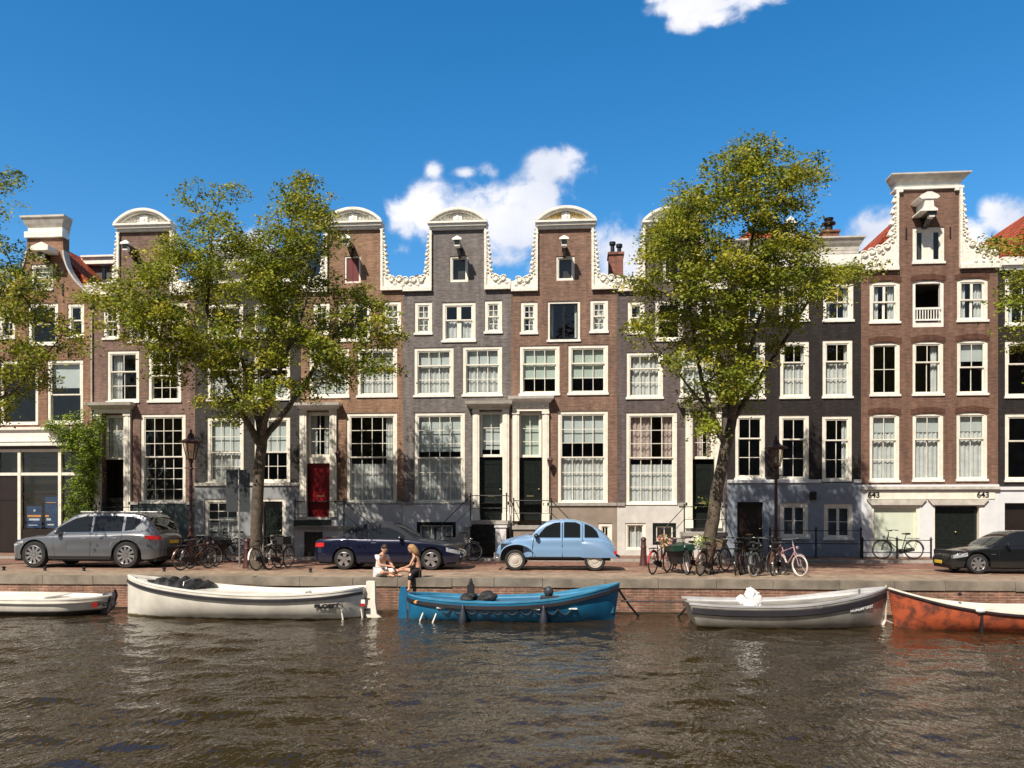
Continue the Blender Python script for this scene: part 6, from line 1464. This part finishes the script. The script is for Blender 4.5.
# man in white, cross-legged on the quay edge, facing the woman (right)
def man():
    p0 = P(384, 577.5, -9.9); root = thing('person', 'person in white T-shirt and white shorts sitting cross-legged on the quay edge, head bowed', 'person', (p0.x-.12, -9.88, .03))
    root.rotation_euler = (0, 0, -.5)
    J = {'pel': ((0, 0, .13), (.15, .12)), 'waist': ((.02, .0, .30), (.135, .10)), 'chest': ((.07, -.01, .46), (.16, .11)), 'sh': ((.11, -.02, .56), (.11, .08)), 'neck': ((.15, -.03, .63), .05), 'hb': ((.18, -.04, .68), .05)}
    E = chain('pel', 'waist', 'chest', 'sh', 'neck', 'hb')
    for s_, q in ((1, 'l'), (-1, 'r')):
        J['s'+q] = ((.10, -.02+s_*.17, .55), .055); J['e'+q] = ((.24, -.04+s_*.24, .33), .04); J['w'+q] = ((.42, -.04+s_*.07, .30), .028); E += [('sh', 's'+q), ('s'+q, 'e'+q), ('e'+q, 'w'+q)]
        hand(J, E, 'w'+q, (.42, -.04+s_*.07, .30), (.8, -s_*.5, -.1), (0, 0, 1), (0, -s_, .5))
        J['h'+q] = ((.05, s_*.10, .12), .095); J['k'+q] = ((.38, s_*.32, .14), .062); J['a'+q] = ((.44, -s_*.12, .06), .036); J['t'+q] = ((.58, -s_*.14, .05), .032); J['tt'+q] = ((.66, -s_*.15, .04), .02); E += [('pel', 'h'+q), ('h'+q, 'k'+q), ('k'+q, 'a'+q), ('a'+q, 't'+q), ('t'+q, 'tt'+q)]
    skin_mesh('body', J, E, M['skin'], root)
    cl = mat('white_cotton', (.72, .70, .70), .9, var=.1, scale=12, bump=.5, bscale=9)
    T = {'a': ((0, 0, .14), (.165, .135)), 'b': ((.02, 0, .30), (.155, .12)), 'c': ((.07, -.01, .46), (.175, .125)), 'd': ((.105, -.02, .56), (.12, .095))}
    E = chain('a', 'b', 'c', 'd')
    for s_, q in ((1, 'l'), (-1, 'r')): T['s'+q] = ((.10, -.02+s_*.17, .55), .07); T['e'+q] = ((.175, -.03+s_*.21, .44), .058); E += [('d', 's'+q), ('s'+q, 'e'+q)]
    skin_mesh('tshirt', T, E, cl, root)
    T = {'a': ((0, 0, .12), (.17, .145))}; E = []
    for s_, q in ((1, 'l'), (-1, 'r')): T['h'+q] = ((.08, s_*.11, .12), .108); T['k'+q] = ((.36, s_*.30, .14), .078); E += [('a', 'h'+q), ('h'+q, 'k'+q)]
    skin_mesh('shorts', T, E, cl, root)
    head(root, (.22, -.05, .75), (.75, -.2, -.6), mat('dark_brown_hair', (.03, .018, .012), .6, var=.2, scale=30))
man()
def woman():
    p0 = P(418, 579, -10.1); root = thing('person', 'blonde person in a black skirt sitting on the quay edge with one leg hanging down', 'person', (p0.x, -9.98, .03))
    J = {'pel': ((0, 0, .13), (.15, .12)), 'waist': ((-.01, 0, .30), (.105, .085)), 'chest': ((-.06, 0, .46), (.13, .09)), 'sh': ((-.10, 0, .56), (.09, .07)), 'neck': ((-.14, 0, .63), .042), 'hb': ((-.17, 0, .68), .042)}
    E = chain('pel', 'waist', 'chest', 'sh', 'neck', 'hb')
    for s_, q in ((1, 'l'), (-1, 'r')):
        J['s'+q] = ((-.09, s_*.15, .55), .042); J['e'+q] = ((-.20, s_*.20, .32), .033); J['w'+q] = ((-.40, s_*.10, .24), .024); E += [('sh', 's'+q), ('s'+q, 'e'+q), ('e'+q, 'w'+q)]
        hand(J, E, 'w'+q, (-.40, s_*.10, .24), (-.9, -s_*.2, -.1), (0, 0, 1), (0, -s_, .4))
    J['hl'] = ((-.06, .09, .12), .085); J['kl'] = ((-.45, .08, .20), .058); J['al'] = ((-.86, .06, .06), .034); J['tl'] = ((-.97, .0, .10), .026); J['ttl'] = ((-1.01, -.03, .15), .016)
    J['hr'] = ((-.05, -.09, .12), .085); J['kr'] = ((-.14, -.46, .10), .058); J['ar'] = ((-.16, -.52, -.30), .034); J['tr'] = ((-.22, -.60, -.34), .028); J['ttr'] = ((-.27, -.64, -.35), .018)
    for q in 'lr': E += [('pel', 'h'+q), ('h'+q, 'k'+q), ('k'+q, 'a'+q), ('a'+q, 't'+q), ('t'+q, 'tt'+q)]
    skin_mesh('body', J, E, M['skin'], root)
    blk = mat('black_cloth', (.014, .013, .015), .9, var=.2)
    T = {'a': ((.0, 0, .12), (.175, .145)), 'hl': ((-.07, .08, .12), .10), 'kl': ((-.22, .08, .155), .092), 'hr': ((-.07, -.12, .12), .105), 'kr': ((-.13, -.42, .10), .085), 'k2': ((-.145, -.50, -.08), .065)}
    skin_mesh('skirt', T, [('a', 'hl'), ('hl', 'kl'), ('a', 'hr'), ('hr', 'kr'), ('kr', 'k2')], blk, root)
    T = {'a': ((-.055, -.02, .38), (.125, .092)), 'b': ((-.09, -.03, .49), (.125, .085))}
    skin_mesh('top', T, [('a', 'b')], blk, root)
    s_ = MB(); s_.ball((-.25, -.66, -.36), (.13, .05, .035), 8); s_.build('shoe', blk, root, smooth=True)
    head(root, (-.20, 0, .75), (-.75, .0, -.6), mat('blonde_hair', (.34, .20, .085), .55, var=.3, scale=30), long=True)
woman()
# ---------------------------------------------------------------- trees
def leaf_mat(name, c1, c2, c3):
    m, nt, out = new_mat(name); L = nt.links.new
    tc = N(nt, 'ShaderNodeTexCoord'); geo = N(nt, 'ShaderNodeNewGeometry')
    no = N(nt, 'ShaderNodeTexNoise'); no.inputs['Scale'].default_value = 1.1; no.inputs['Detail'].default_value = 3; L(tc.outputs['Object'], no.inputs['Vector'])
    rp = N(nt, 'ShaderNodeValToRGB'); rp.color_ramp.elements[0].position = .38; rp.color_ramp.elements[1].position = .60
    rp.color_ramp.elements[0].color = rgba(c1); rp.color_ramp.elements[1].color = rgba(c2); L(no.outputs['Fac'], rp.inputs[0])
    at = N(nt, 'ShaderNodeAttribute'); at.attribute_name = 'leaf_tone'
    mx = N(nt, 'ShaderNodeMix', data_type='RGBA'); L(at.outputs['Fac'], mx.inputs[0]); L(rp.outputs[0], mx.inputs[6]); mx.inputs[7].default_value = rgba(c3)
    d = N(nt, 'ShaderNodeBsdfPrincipled'); d.inputs['Roughness'].default_value = .5; d.inputs['Specular IOR Level'].default_value = .22; L(mx.outputs[2], d.inputs['Base Color'])
    t = N(nt, 'ShaderNodeBsdfTranslucent'); g = N(nt, 'ShaderNodeMixRGB'); g.blend_type = 'MULTIPLY'; g.inputs[0].default_value = 1; L(mx.outputs[2], g.inputs[1]); g.inputs[2].default_value = (1.5, 1.35, .5, 1); L(g.outputs[0], t.inputs['Color'])
    ms = N(nt, 'ShaderNodeMixShader'); ms.inputs[0].default_value = .22; L(d.outputs[0], ms.inputs[1]); L(t.outputs[0], ms.inputs[2]); L(ms.outputs[0], out.inputs['Surface'])
    return m
M['leaf'] = leaf_mat('elm_leaf', (.045, .088, .010), (.205, .255, .020), (.42, .38, .045))
M['leafdark'] = leaf_mat('vine_leaf', (.08, .17, .018), (.18, .28, .03), (.30, .34, .05))
M['bark'] = mat('elm_bark', (.045, .035, .026), .9, var=.4, scale=6, bump=1.0, bscale=18, col2=(.135, .105, .075), detail=10)
M['wood'] = mat('twig_bark', (.05, .042, .034), .9, var=.3)
def leaves_mesh(name, centers, per, spread, size, rg, mt, root, off, updir=None, flat=.45):
    C = np.repeat(np.asarray(centers), per, axis=0); n = len(C)
    # leaves sit in flat, slightly drooping sprays
    sp = rg.normal(size=(n, 3))*np.array([spread, spread, spread*flat]); sp[:, 2] -= .35*(sp[:, 0]**2+sp[:, 1]**2)/max(spread, .05)*.5
    C = C+sp
    nr = rg.normal(size=(n, 3))*.55; nr[:, 2] += 1.0; nr[:, 1] -= .35; nr /= np.linalg.norm(nr, axis=1)[:, None]
    a = np.cross(nr, rg.normal(size=(n, 3))); a /= np.linalg.norm(a, axis=1)[:, None]; b = np.cross(nr, a)
    s = size*rg.uniform(.65, 1.25, size=(n, 1)); v0 = C-a*s*.5; v2 = C+a*s*.5; v1 = C+b*s*.30+nr*s*.07; v3 = C-b*s*.30+nr*s*.07
    V = np.stack([v0, v1, v2, v3], 1).reshape(-1, 3)-np.array(off)
    me = bpy.data.meshes.new(name); me.vertices.add(4*n); me.vertices.foreach_set('co', V.ravel().astype(np.float32))
    me.loops.add(4*n); me.loops.foreach_set('vertex_index', np.arange(4*n)); me.polygons.add(n); me.polygons.foreach_set('loop_start', np.arange(n)*4)
    try: me.polygons.foreach_set('loop_total', np.full(n, 4))
    except Exception: pass
    me.update(calc_edges=True)
    at = me.attributes.new('leaf_tone', 'FLOAT', 'FACE'); clump = np.repeat(rg.uniform(0, 1, len(centers))**2.2, per); at.data.foreach_set('value', np.clip(clump*.75+rg.uniform(-.15, .3, n), 0, 1).astype(np.float32))
    me.materials.append(mt); o = bpy.data.objects.new(name, me); COL.objects.link(o); o.parent = root; return o
LOG = []
def make_tree(label, v, limbs, blobs, seed, natt, per, depth=2.7, trunk_r=.24, cx=None, rx=None, yshift=-.35, size=.108, spread=.17, step=.30, nclump=210):
    """limbs: polylines of (px, py, dv, radius); blobs: (px, py, r_px) crown outline clumps"""
    rg = np.random.RandomState(seed)
    nodes = []; par = []; fixr = []; limbs = [[(a, b, c, d*.82) for a, b, c, d in l_] for l_ in limbs]; trunk_r *= .82
    base = None
    for li, limb in enumerate(limbs):
        pts = [np.array(P(a, b, v+dv)) for a, b, dv, r in limb]; rad = [q[3] for q in limb]
        if li == 0: pts[0][2] = 0; base = tuple(pts[0]); nodes.append(pts[0]); par.append(-1); fixr.append(rad[0]); prev = 0
        else: d = [np.linalg.norm(pts[0]-q) for q in nodes]; prev = int(np.argmin(d))
        for k in range(1 if li == 0 else 0, len(pts)):
            a = nodes[prev]; b = pts[k]; L_ = np.linalg.norm(b-a); m_ = max(1, int(round(L_/.3))); ra = fixr[prev]; rb = rad[k]
            for j in range(1, m_+1):
                nodes.append(a+(b-a)*j/m_+(rg.normal(size=3)*.012 if j < m_ else 0)); par.append(prev); fixr.append(ra+(rb-ra)*j/m_); prev = len(nodes)-1
    nfix = len(nodes)
    w = np.array([q[2]**2 for q in blobs], float); w /= w.sum(); A = []
    pxs = [q[0] for q in blobs]; pmin, pmax = min(pxs)-20, max(pxs)+20; pc = (pmin+pmax)/2; pr = (pmax-pmin)/2
    pys = [q[1] for q in blobs]; ymin, ymax = min(pys)-20, max(pys)+20
    cen_ = []
    for i in rg.choice(len(blobs), nclump, p=w):
        px, py, r = blobs[i]; u = rg.normal(size=2); u = u/np.linalg.norm(u)*rg.uniform()**.45*r; cen_.append((px+u[0], py+u[1], rg.uniform(-1, 1)))
    for i in range(natt):
        qx, qy, dr = cen_[rg.randint(len(cen_))]; u = rg.normal(size=2)*np.array([9, 5.5])*rg.uniform(.7, 1.3); qx += u[0]; qy += u[1]; px, py = qx, qy; u = (0, 0)
        yy = math.sqrt(max(.05, 1-((qx-pc)/pr)**2))*math.sqrt(max(.10, 1-(max(0, .45-(qy-ymin)/(ymax-ymin))/.5)**2)); dv = dr*depth*yy+yshift+rg.normal()*.25
        A.append(np.array(P(qx, qy, v+dv)) if False else np.array(P(px+u[0], py+u[1], v))+np.array([0, dv, 0])*1.0)
        # keep the outline seen from the canal: scale with distance along the view ray
        t0 = (v-CY); A[-1] = np.array(P(qx, qy, v+dv)) if abs(dv) < 9 else A[-1]
    A = np.array(A); alive = np.ones(len(A), bool); ND = np.array(nodes)
    best = np.full(len(A), 1e9); bi = np.zeros(len(A), int)
    def upd(i0, arr):
        for j, q in enumerate(arr):
            d = np.linalg.norm(A-q, axis=1); m_ = d < best; best[m_] = d[m_]; bi[m_] = i0+j
    st = max(3, int(nfix*0))
    low = [i for i in range(nfix)]
    for i in low:
        if fixr[i] < trunk_r*.8:
            d = np.linalg.norm(A-nodes[i], axis=1); m_ = d < best; best[m_] = d[m_]; bi[m_] = i
    for it in range(90):
        act = alive & (best < 6)
        if not act.any(): break
        grow = {}
        for k in np.nonzero(act)[0]:
            i = bi[k]; d = A[k]-nodes[i]; grow.setdefault(i, []).append(d/np.linalg.norm(d))
        new = []
        for i, ds in grow.items():
            d = np.mean(ds, axis=0)+rg.normal(size=3)*.18; d /= np.linalg.norm(d); p = nodes[i]+d*step
            new.append((p, i))
        i0 = len(nodes)
        for p, i in new: nodes.append(p); par.append(i); fixr.append(0)
        upd(i0, [p for p, i in new]); alive &= best > .33
    n = len(nodes); rad = np.zeros(n); ch = [[] for _ in range(n)]
    for i in range(1, n):
        if par[i] >= 0: ch[par[i]].append(i)
    for i in range(n-1, -1, -1):
        r = sum(rad[c]**2.35 for c in ch[i])**(1/2.35) if ch[i] else .007
        rad[i] = max(r*1.0, .007)
        if i < nfix: rad[i] = fixr[i]
        else: rad[i] = min(rad[i], .10)
    root = thing('elm_tree', label, 'tree', base, world=True, group='elm trees on the quay')
    t = MB(); tw = MB(); seen = [False]*n
    def strand(i):
        pts = [par[i]] if par[i] >= 0 else []; pts.append(i); seen[i] = True
        while True:
            c = [q for q in ch[pts[-1]] if not seen[q]]
            if not c: break
            c = max(c, key=lambda q: rad[q]); pts.append(c); seen[c] = True
        return pts
    for i in range(1, n):
        if seen[i]: continue
        s_ = strand(i)
        if len(s_) < 2: continue
        rr = [rad[q] for q in s_]; rr[0] = min(rr[0], rr[1]*1.25)
        big = max(rr) > .045
        if s_[0] == 0: rr[0] = rad[0]
        (t if big else tw).tube([tuple(nodes[q]) for q in s_], rr, 10 if big else 4, cap=False)
    if limbs[0][0][3] > 0: t.lathe([(trunk_r*1.55, -.02), (trunk_r*1.22, .12), (trunk_r*1.03, .35)], base, 12, cap=False)
    to = t.build('trunk', M['bark'], root, smooth='all', recalc=False); to['_off'] = root['_off']
    if tw.v: tw.build('twigs', M['wood'], to, recalc=False)
    tips = [i for i in range(nfix, n) if rad[i] < .022]
    cen = np.array([nodes[i] for i in tips])+rg.normal(size=(len(tips), 3))*.08
    leaves_mesh('crown', cen, per, spread, size, rg, M['leaf'], root, base)
    LOG.append((label, 'nodes', n, 'tips', len(tips), 'leaves', len(tips)*per))
    return root
T1 = [(222, 188, 15), (210, 212, 24), (182, 240, 18), (236, 232, 26), (288, 188, 17), (300, 212, 26), (322, 196, 15), (272, 250, 32), (312, 255, 34), (232, 275, 36), (182, 280, 32), (140, 285, 25), (104, 294, 15), (152, 318, 30), (112, 335, 13), (200, 330, 38), (258, 320, 42), (318, 310, 40), (358, 308, 24), (383, 332, 15), (352, 350, 26), (300, 362, 30), (240, 372, 34), (195, 368, 26), (262, 398, 16), (224, 402, 16), (386, 362, 9), (160, 352, 14), (335, 378, 12), (85, 290, 8)]
make_tree('large elm tree at left with bark trunk between the lantern and the red door', -7.2,
          [[(257, 570, 0, .25), (257, 520, 0, .225), (259, 470, 0, .21), (262, 445, 0, .20), (264, 415, .1, .16), (268, 370, .2, .12), (276, 300, .2, .08), (290, 230, .1, .04), (298, 195, 0, .02)],
           [(262, 448, 0, .15), (243, 415, -.3, .11), (225, 370, -.5, .09), (207, 310, -.4, .06), (212, 230, -.2, .03)],
           [(263, 440, 0, .14), (288, 408, .3, .10), (312, 372, .5, .08), (338, 330, .4, .05), (360, 310, .3, .03)],
           [(262, 436, 0, .12), (250, 390, 1.2, .09), (235, 330, 2.0, .05)], [(262, 436, 0, .12), (276, 380, -1.2, .08), (300, 320, -2.0, .05), (318, 260, -1.5, .03)],
           [(225, 370, -.5, .08), (185, 330, -.6, .05), (150, 300, -.3, .03)]], T1, 11, 2200, 58, nclump=250)
T2 = [(760, 150, 16), (745, 165, 22), (790, 163, 18), (814, 178, 12), (722, 190, 27), (770, 195, 33), (692, 215, 22), (668, 236, 16), (738, 238, 42), (690, 265, 32), (790, 248, 23), (720, 298, 42), (768, 298, 36), (672, 298, 19), (640, 285, 11), (650, 330, 12), (664, 222, 18), (654, 250, 15), (690, 208, 20), (646, 305, 9), (818, 270, 22), (850, 270, 17), (838, 292, 16), (692, 338, 26), (738, 348, 34), (780, 332, 17), (722, 382, 24), (692, 388, 12), (742, 392, 12), (802, 300, 15), (700, 415, 9), (712, 432, 7), (660, 360, 8), (866, 258, 8)]
make_tree('tall elm tree at right with trunk leaning over the parked bicycles', -7.9,
          [[(704, 574, 0, .25), (711, 530, 0, .225), (719, 480, 0, .21), (726, 445, 0, .20), (733, 415, .1, .16), (738, 370, .2, .12), (744, 300, .2, .08), (755, 220, .1, .04), (760, 170, 0, .02)],
           [(726, 448, 0, .12), (712, 415, -.3, .09), (700, 370, -.5, .07), (690, 310, -.4, .05), (690, 240, -.2, .03)],
           [(730, 425, 0, .13), (755, 385, .3, .09), (785, 340, .5, .06), (815, 290, .4, .04), (845, 272, .3, .02)],
           [(731, 420, 0, .12), (722, 370, 1.3, .09), (712, 310, 2.0, .05)], [(731, 420, 0, .12), (746, 365, -1.2, .08), (765, 300, -2.0, .05), (775, 220, -1.5, .03)],
           [(712, 415, -.3, .06), (680, 375, -.5, .03), (655, 345, -.4, .015)]], T2, 23, 2100, 60, nclump=235, depth=2.6)
T0 = [(0, 186, 17), (20, 180, 7), (-25, 225, 34), (18, 255, 20), (42, 275, 14), (8, 298, 28), (48, 318, 19), (80, 326, 13), (30, 345, 26), (75, 352, 9), (0, 370, 24), (-45, 320, 42), (8, 412, 12), (-20, 400, 26), (-55, 270, 46), (-95, 330, 46), (38, 385, 10), (-70, 200, 40), (60, 300, 8), (-120, 270, 40), (98, 343, 9)]
make_tree('elm tree whose branches reach in from the left edge of the picture', -7.4,
          [[(-62, 572, 0, .26), (-60, 500, 0, .22), (-55, 440, 0, .20), (-50, 380, 0, .14), (-45, 300, 0, .09), (-40, 220, 0, .04)],
           [(-54, 430, 0, .13), (-20, 410, -.2, .09), (15, 390, -.3, .06), (42, 360, -.2, .04), (62, 335, -.1, .02)], [(-52, 400, 0, .10), (-85, 350, .5, .07), (-105, 300, .5, .04)], [(-50, 380, 0, .10), (-20, 320, -.6, .07), (10, 280, -.5, .04)], [(-47, 330, 0, .09), (-50, 260, 1.5, .05)]], T0, 37, 1100, 44, nclump=140)
T3 = [(1008, 238, 13), (996, 238, 7), (1030, 265, 24), (1026, 310, 18), (1012, 345, 13), (1065, 245, 42), (1085, 320, 46), (1045, 360, 18), (1120, 260, 46), (1150, 330, 40), (1100, 200, 36), (1010, 215, 5)]
make_tree('elm tree whose branches reach in from the right edge of the picture', -7.9,
          [[(1130, 585, 0, .26), (1126, 500, 0, .22), (1118, 430, 0, .19), (1108, 370, 0, .14), (1100, 300, 0, .08), (1098, 220, 0, .04)],
           [(1112, 400, 0, .11), (1075, 360, -.2, .07), (1040, 320, -.2, .04), (1015, 290, 0, .02)], [(1108, 370, 0, .10), (1140, 320, .5, .06)], [(1104, 330, 0, .09), (1070, 270, -.6, .05), (1030, 245, -.4, .025)]], T3, 41, 800, 44, nclump=80)
# climbing plant on the left house
rg = np.random.RandomState(3); root = thing('climbing_plant', 'leafy green climbing plant between the shop front and the open doorway at left', 'plant', (GX(88, -.2), -.2, .09), world=True)
t = MB(); t.tube([tuple(P(89, y, -.16)) for y in (553, 530, 500, 470, 445)], [.05, .045, .04, .03, .02], 8); t.tube([tuple(P(a, b, -.16)) for a, b in ((88, 470), (80, 450), (68, 432))], .02, 6)
t.build('stem', M['wood'], root)
cs = []
for px, py, r in [(58, 428, 8), (70, 426, 12), (85, 424, 13), (96, 432, 9), (66, 442, 10), (82, 442, 14), (94, 448, 10), (80, 460, 11), (92, 466, 9), (84, 478, 10), (76, 490, 10), (88, 492, 9), (72, 504, 9), (84, 508, 9), (74, 518, 8), (88, 474, 12), (95, 458, 7), (100, 422, 5), (52, 424, 5)]:
    for k in range(int(r*1.6)):
        a = rg.uniform(0, 2*PI); q = r*rg.uniform()**.5; cs.append(tuple(P(px+q*math.cos(a), py+q*math.sin(a), -.18-rg.uniform(0, .35))))
leaves_mesh('foliage', np.array(cs), 30, .11, .10, rg, M['leafdark'], root, root['_off'], flat=.9)
# sucker leaves at the leaning trunk
cs = []
for px, py, r in [(703, 415, 9), (697, 402, 7), (712, 440, 7), (709, 450, 4), (704, 500, 2), (703, 540, 2)]:
    for k in range(int(r*1.5)): cs.append(tuple(P(px+rg.uniform(-r, r), py+rg.uniform(-r, r)*.7, -8.1-rg.uniform(-.3, .3))))
o = leaves_mesh('shoots', np.array(cs), 7, .09, .085, rg, M['leafdark'], None, (0, 0, 0), flat=.9)
for tr in bpy.data.objects:
    if tr.get('label') == 'tall elm tree at right with trunk leaning over the parked bicycles':
        o.data.transform(Matrix.Translation(-Vector(tr['_off']))); o.parent = tr
# potted plants on the pavement behind the tree
for px, lb in ((676, 'dark leaves of the potted shrub by the pale basement wall'),):
    pass

print('TREES', LOG)
# ---------------------------------------------------------------- light, sky, camera
SUN = Vector((.55, 1.0, -1.30)).normalized()
el = math.asin(-SUN.z); az = math.atan2(-SUN.x, -SUN.y)
sd = bpy.data.lights.new('sun', 'SUN'); sd.energy = 5.0; sd.angle = math.radians(.53); sd.color = (1, .90, .765)
so_ = bpy.data.objects.new('sun', sd); COL.objects.link(so_); so_.rotation_euler = SUN.to_track_quat('-Z', 'Y').to_euler(); so_.location = (-20, -40, 40)
w = bpy.data.worlds.new('World'); scn.world = w; w.use_nodes = True; nt = w.node_tree; nt.nodes.clear(); L = nt.links.new
sky = N(nt, 'ShaderNodeTexSky'); sky.sky_type = 'NISHITA'; sky.sun_disc = False; sky.sun_elevation = el; sky.sun_rotation = az
sky.air_density = 1.0; sky.dust_density = .3; sky.ozone_density = 2.2; sky.altitude = 0
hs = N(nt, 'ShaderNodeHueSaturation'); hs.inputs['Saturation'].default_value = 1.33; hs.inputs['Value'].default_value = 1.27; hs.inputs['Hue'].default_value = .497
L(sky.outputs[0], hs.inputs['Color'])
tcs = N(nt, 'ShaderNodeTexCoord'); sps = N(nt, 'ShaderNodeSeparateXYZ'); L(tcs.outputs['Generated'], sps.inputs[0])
# sky behind the camera is desaturated and dimmed to cut blue fill in the shade
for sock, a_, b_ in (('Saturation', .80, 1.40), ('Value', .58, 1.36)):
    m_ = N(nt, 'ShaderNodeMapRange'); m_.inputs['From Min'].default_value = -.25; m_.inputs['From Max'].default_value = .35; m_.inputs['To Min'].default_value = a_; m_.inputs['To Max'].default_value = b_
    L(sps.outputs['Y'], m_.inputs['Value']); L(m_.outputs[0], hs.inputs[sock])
tc = N(nt, 'ShaderNodeTexCoord'); sp = N(nt, 'ShaderNodeSeparateXYZ'); L(tc.outputs['Generated'], sp.inputs[0])
ym = N(nt, 'ShaderNodeMath', operation='MAXIMUM'); L(sp.outputs['Y'], ym.inputs[0]); ym.inputs[1].default_value = .02
u = N(nt, 'ShaderNodeMath', operation='DIVIDE'); L(sp.outputs['X'], u.inputs[0]); L(ym.outputs[0], u.inputs[1])
ww_ = N(nt, 'ShaderNodeMath', operation='DIVIDE'); L(sp.outputs['Z'], ww_.inputs[0]); L(ym.outputs[0], ww_.inputs[1])
uv = N(nt, 'ShaderNodeCombineXYZ'); L(u.outputs[0], uv.inputs['X']); L(ww_.outputs[0], uv.inputs['Y'])
def uvof(px, py): d = ray(px, py); return d[0]/d[1], d[2]/d[1]
n1 = N(nt, 'ShaderNodeTexNoise'); n1.inputs['Scale'].default_value = 14; n1.inputs['Detail'].default_value = 9; n1.inputs['Roughness'].default_value = .58; n1.inputs['Distortion'].default_value = .3
L(uv.outputs[0], n1.inputs['Vector'])
clouds = [(425, 210, 42, 30, 1), (470, 220, 60, 38, 1), (515, 232, 56, 40, 1), (556, 172, 36, 27, 1), (545, 195, 40, 32, 1), (433, 171, 14, 16, .52), (466, 173, 22, 9, .46), (486, 171, 18, 12, .50),
          (700, 6, 54, 18, .9), (748, 0, 46, 16, .85), (682, 24, 24, 14, .75), (720, 15, 40, 16, .7), (655, 0, 18, 7, .5),
          (878, 240, 46, 32, 1), (965, 245, 36, 30, .9), (1015, 218, 40, 30, .95), (1050, 230, 40, 30, .8), (622, 262, 40, 46, 1), (590, 250, 14, 10, .45), (255, 250, 40, 26, .7), (400, 250, 16, 10, .4), (232, 250, 26, 18, .8)]
acc = None
for cx_, cy_, rx_, ry_, s_ in clouds:
    a, b = uvof(cx_, cy_); a2, _ = uvof(cx_+rx_, cy_); _, b2 = uvof(cx_, cy_-ry_)
    mp = N(nt, 'ShaderNodeMapping'); mp.vector_type = 'POINT'
    sx, sy = 1/(a2-a), 1/(b2-b); mp.inputs['Scale'].default_value = (sx, sy, 0); mp.inputs['Location'].default_value = (-a*sx, -b*sy, 0)
    L(uv.outputs[0], mp.inputs['Vector'])
    ln = N(nt, 'ShaderNodeVectorMath', operation='LENGTH'); L(mp.outputs[0], ln.inputs[0])
    mr = N(nt, 'ShaderNodeMapRange'); mr.inputs['From Min'].default_value = 1.45; mr.inputs['From Max'].default_value = .1; mr.inputs['To Min'].default_value = 0; mr.inputs['To Max'].default_value = s_
    L(ln.outputs['Value'], mr.inputs['Value'])
    if acc is None: acc = mr.outputs[0]
    else:
        mx = N(nt, 'ShaderNodeMath', operation='SMOOTH_MAX'); mx.inputs[2].default_value = .12; L(acc, mx.inputs[0]); L(mr.outputs[0], mx.inputs[1]); acc = mx.outputs[0]
# density = blob + noise - threshold
nz = N(nt, 'ShaderNodeMath', operation='MULTIPLY_ADD'); L(n1.outputs['Fac'], nz.inputs[0]); nz.inputs[1].default_value = 2.1; nz.inputs[2].default_value = -1.05
sm = N(nt, 'ShaderNodeMath', operation='ADD'); L(acc, sm.inputs[0]); L(nz.outputs[0], sm.inputs[1])
mr = N(nt, 'ShaderNodeMapRange'); mr.interpolation_type = 'SMOOTHSTEP'; mr.inputs['From Min'].default_value = .22; mr.inputs['From Max'].default_value = .70; mr.inputs['To Max'].default_value = .97; L(sm.outputs[0], mr.inputs['Value'])
# gate so noise alone makes no cloud
gt = N(nt, 'ShaderNodeMapRange'); gt.inputs['From Min'].default_value = .20; gt.inputs['From Max'].default_value = .40; L(acc, gt.inputs['Value'])
ml = N(nt, 'ShaderNodeMath', operation='MULTIPLY'); L(mr.outputs[0], ml.inputs[0]); L(gt.outputs[0], ml.inputs[1])
fw_ = N(nt, 'ShaderNodeMath', operation='GREATER_THAN'); L(sp.outputs['Y'], fw_.inputs[0]); fw_.inputs[1].default_value = .05
ml2 = N(nt, 'ShaderNodeMath', operation='MULTIPLY'); L(ml.outputs[0], ml2.inputs[0]); L(fw_.outputs[0], ml2.inputs[1])
n2 = N(nt, 'ShaderNodeTexNoise'); n2.inputs['Scale'].default_value = 7; n2.inputs['Detail'].default_value = 5; L(uv.outputs[0], n2.inputs['Vector'])
cr = N(nt, 'ShaderNodeValToRGB'); cr.color_ramp.elements[0].position = .35; cr.color_ramp.elements[1].position = .62
SK = .1
cr.color_ramp.elements[0].color = (.56/SK, .60/SK, .70/SK, 1); cr.color_ramp.elements[1].color = (.84/SK, .83/SK, .88/SK, 1)
L(n2.outputs['Fac'], cr.inputs['Fac'])
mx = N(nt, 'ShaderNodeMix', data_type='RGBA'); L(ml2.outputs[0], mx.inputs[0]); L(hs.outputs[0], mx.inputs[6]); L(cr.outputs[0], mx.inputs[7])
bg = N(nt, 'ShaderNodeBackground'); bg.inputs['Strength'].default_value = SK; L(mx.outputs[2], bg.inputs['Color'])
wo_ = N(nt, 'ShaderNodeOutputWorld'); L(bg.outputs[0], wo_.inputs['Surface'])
cd = bpy.data.cameras.new('camera'); cd.sensor_width = 36; cd.lens = 36*F/1024; cd.shift_y = (511.5-384)/1024; cd.clip_end = 2000; cd.clip_start = .1
cam = bpy.data.objects.new('camera', cd); COL.objects.link(cam); cam.location = (0, CY, CZ); cam.rotation_euler = (PI/2, 0, -YAW); scn.camera = cam
scn.render.resolution_x = 1024; scn.render.resolution_y = 768
scn.view_settings.view_transform = 'Standard'; scn.view_settings.look = 'None'; scn.view_settings.gamma = 1; scn.view_settings.exposure = .37
for o in bpy.data.objects:
    if '_off' in o: del o['_off']
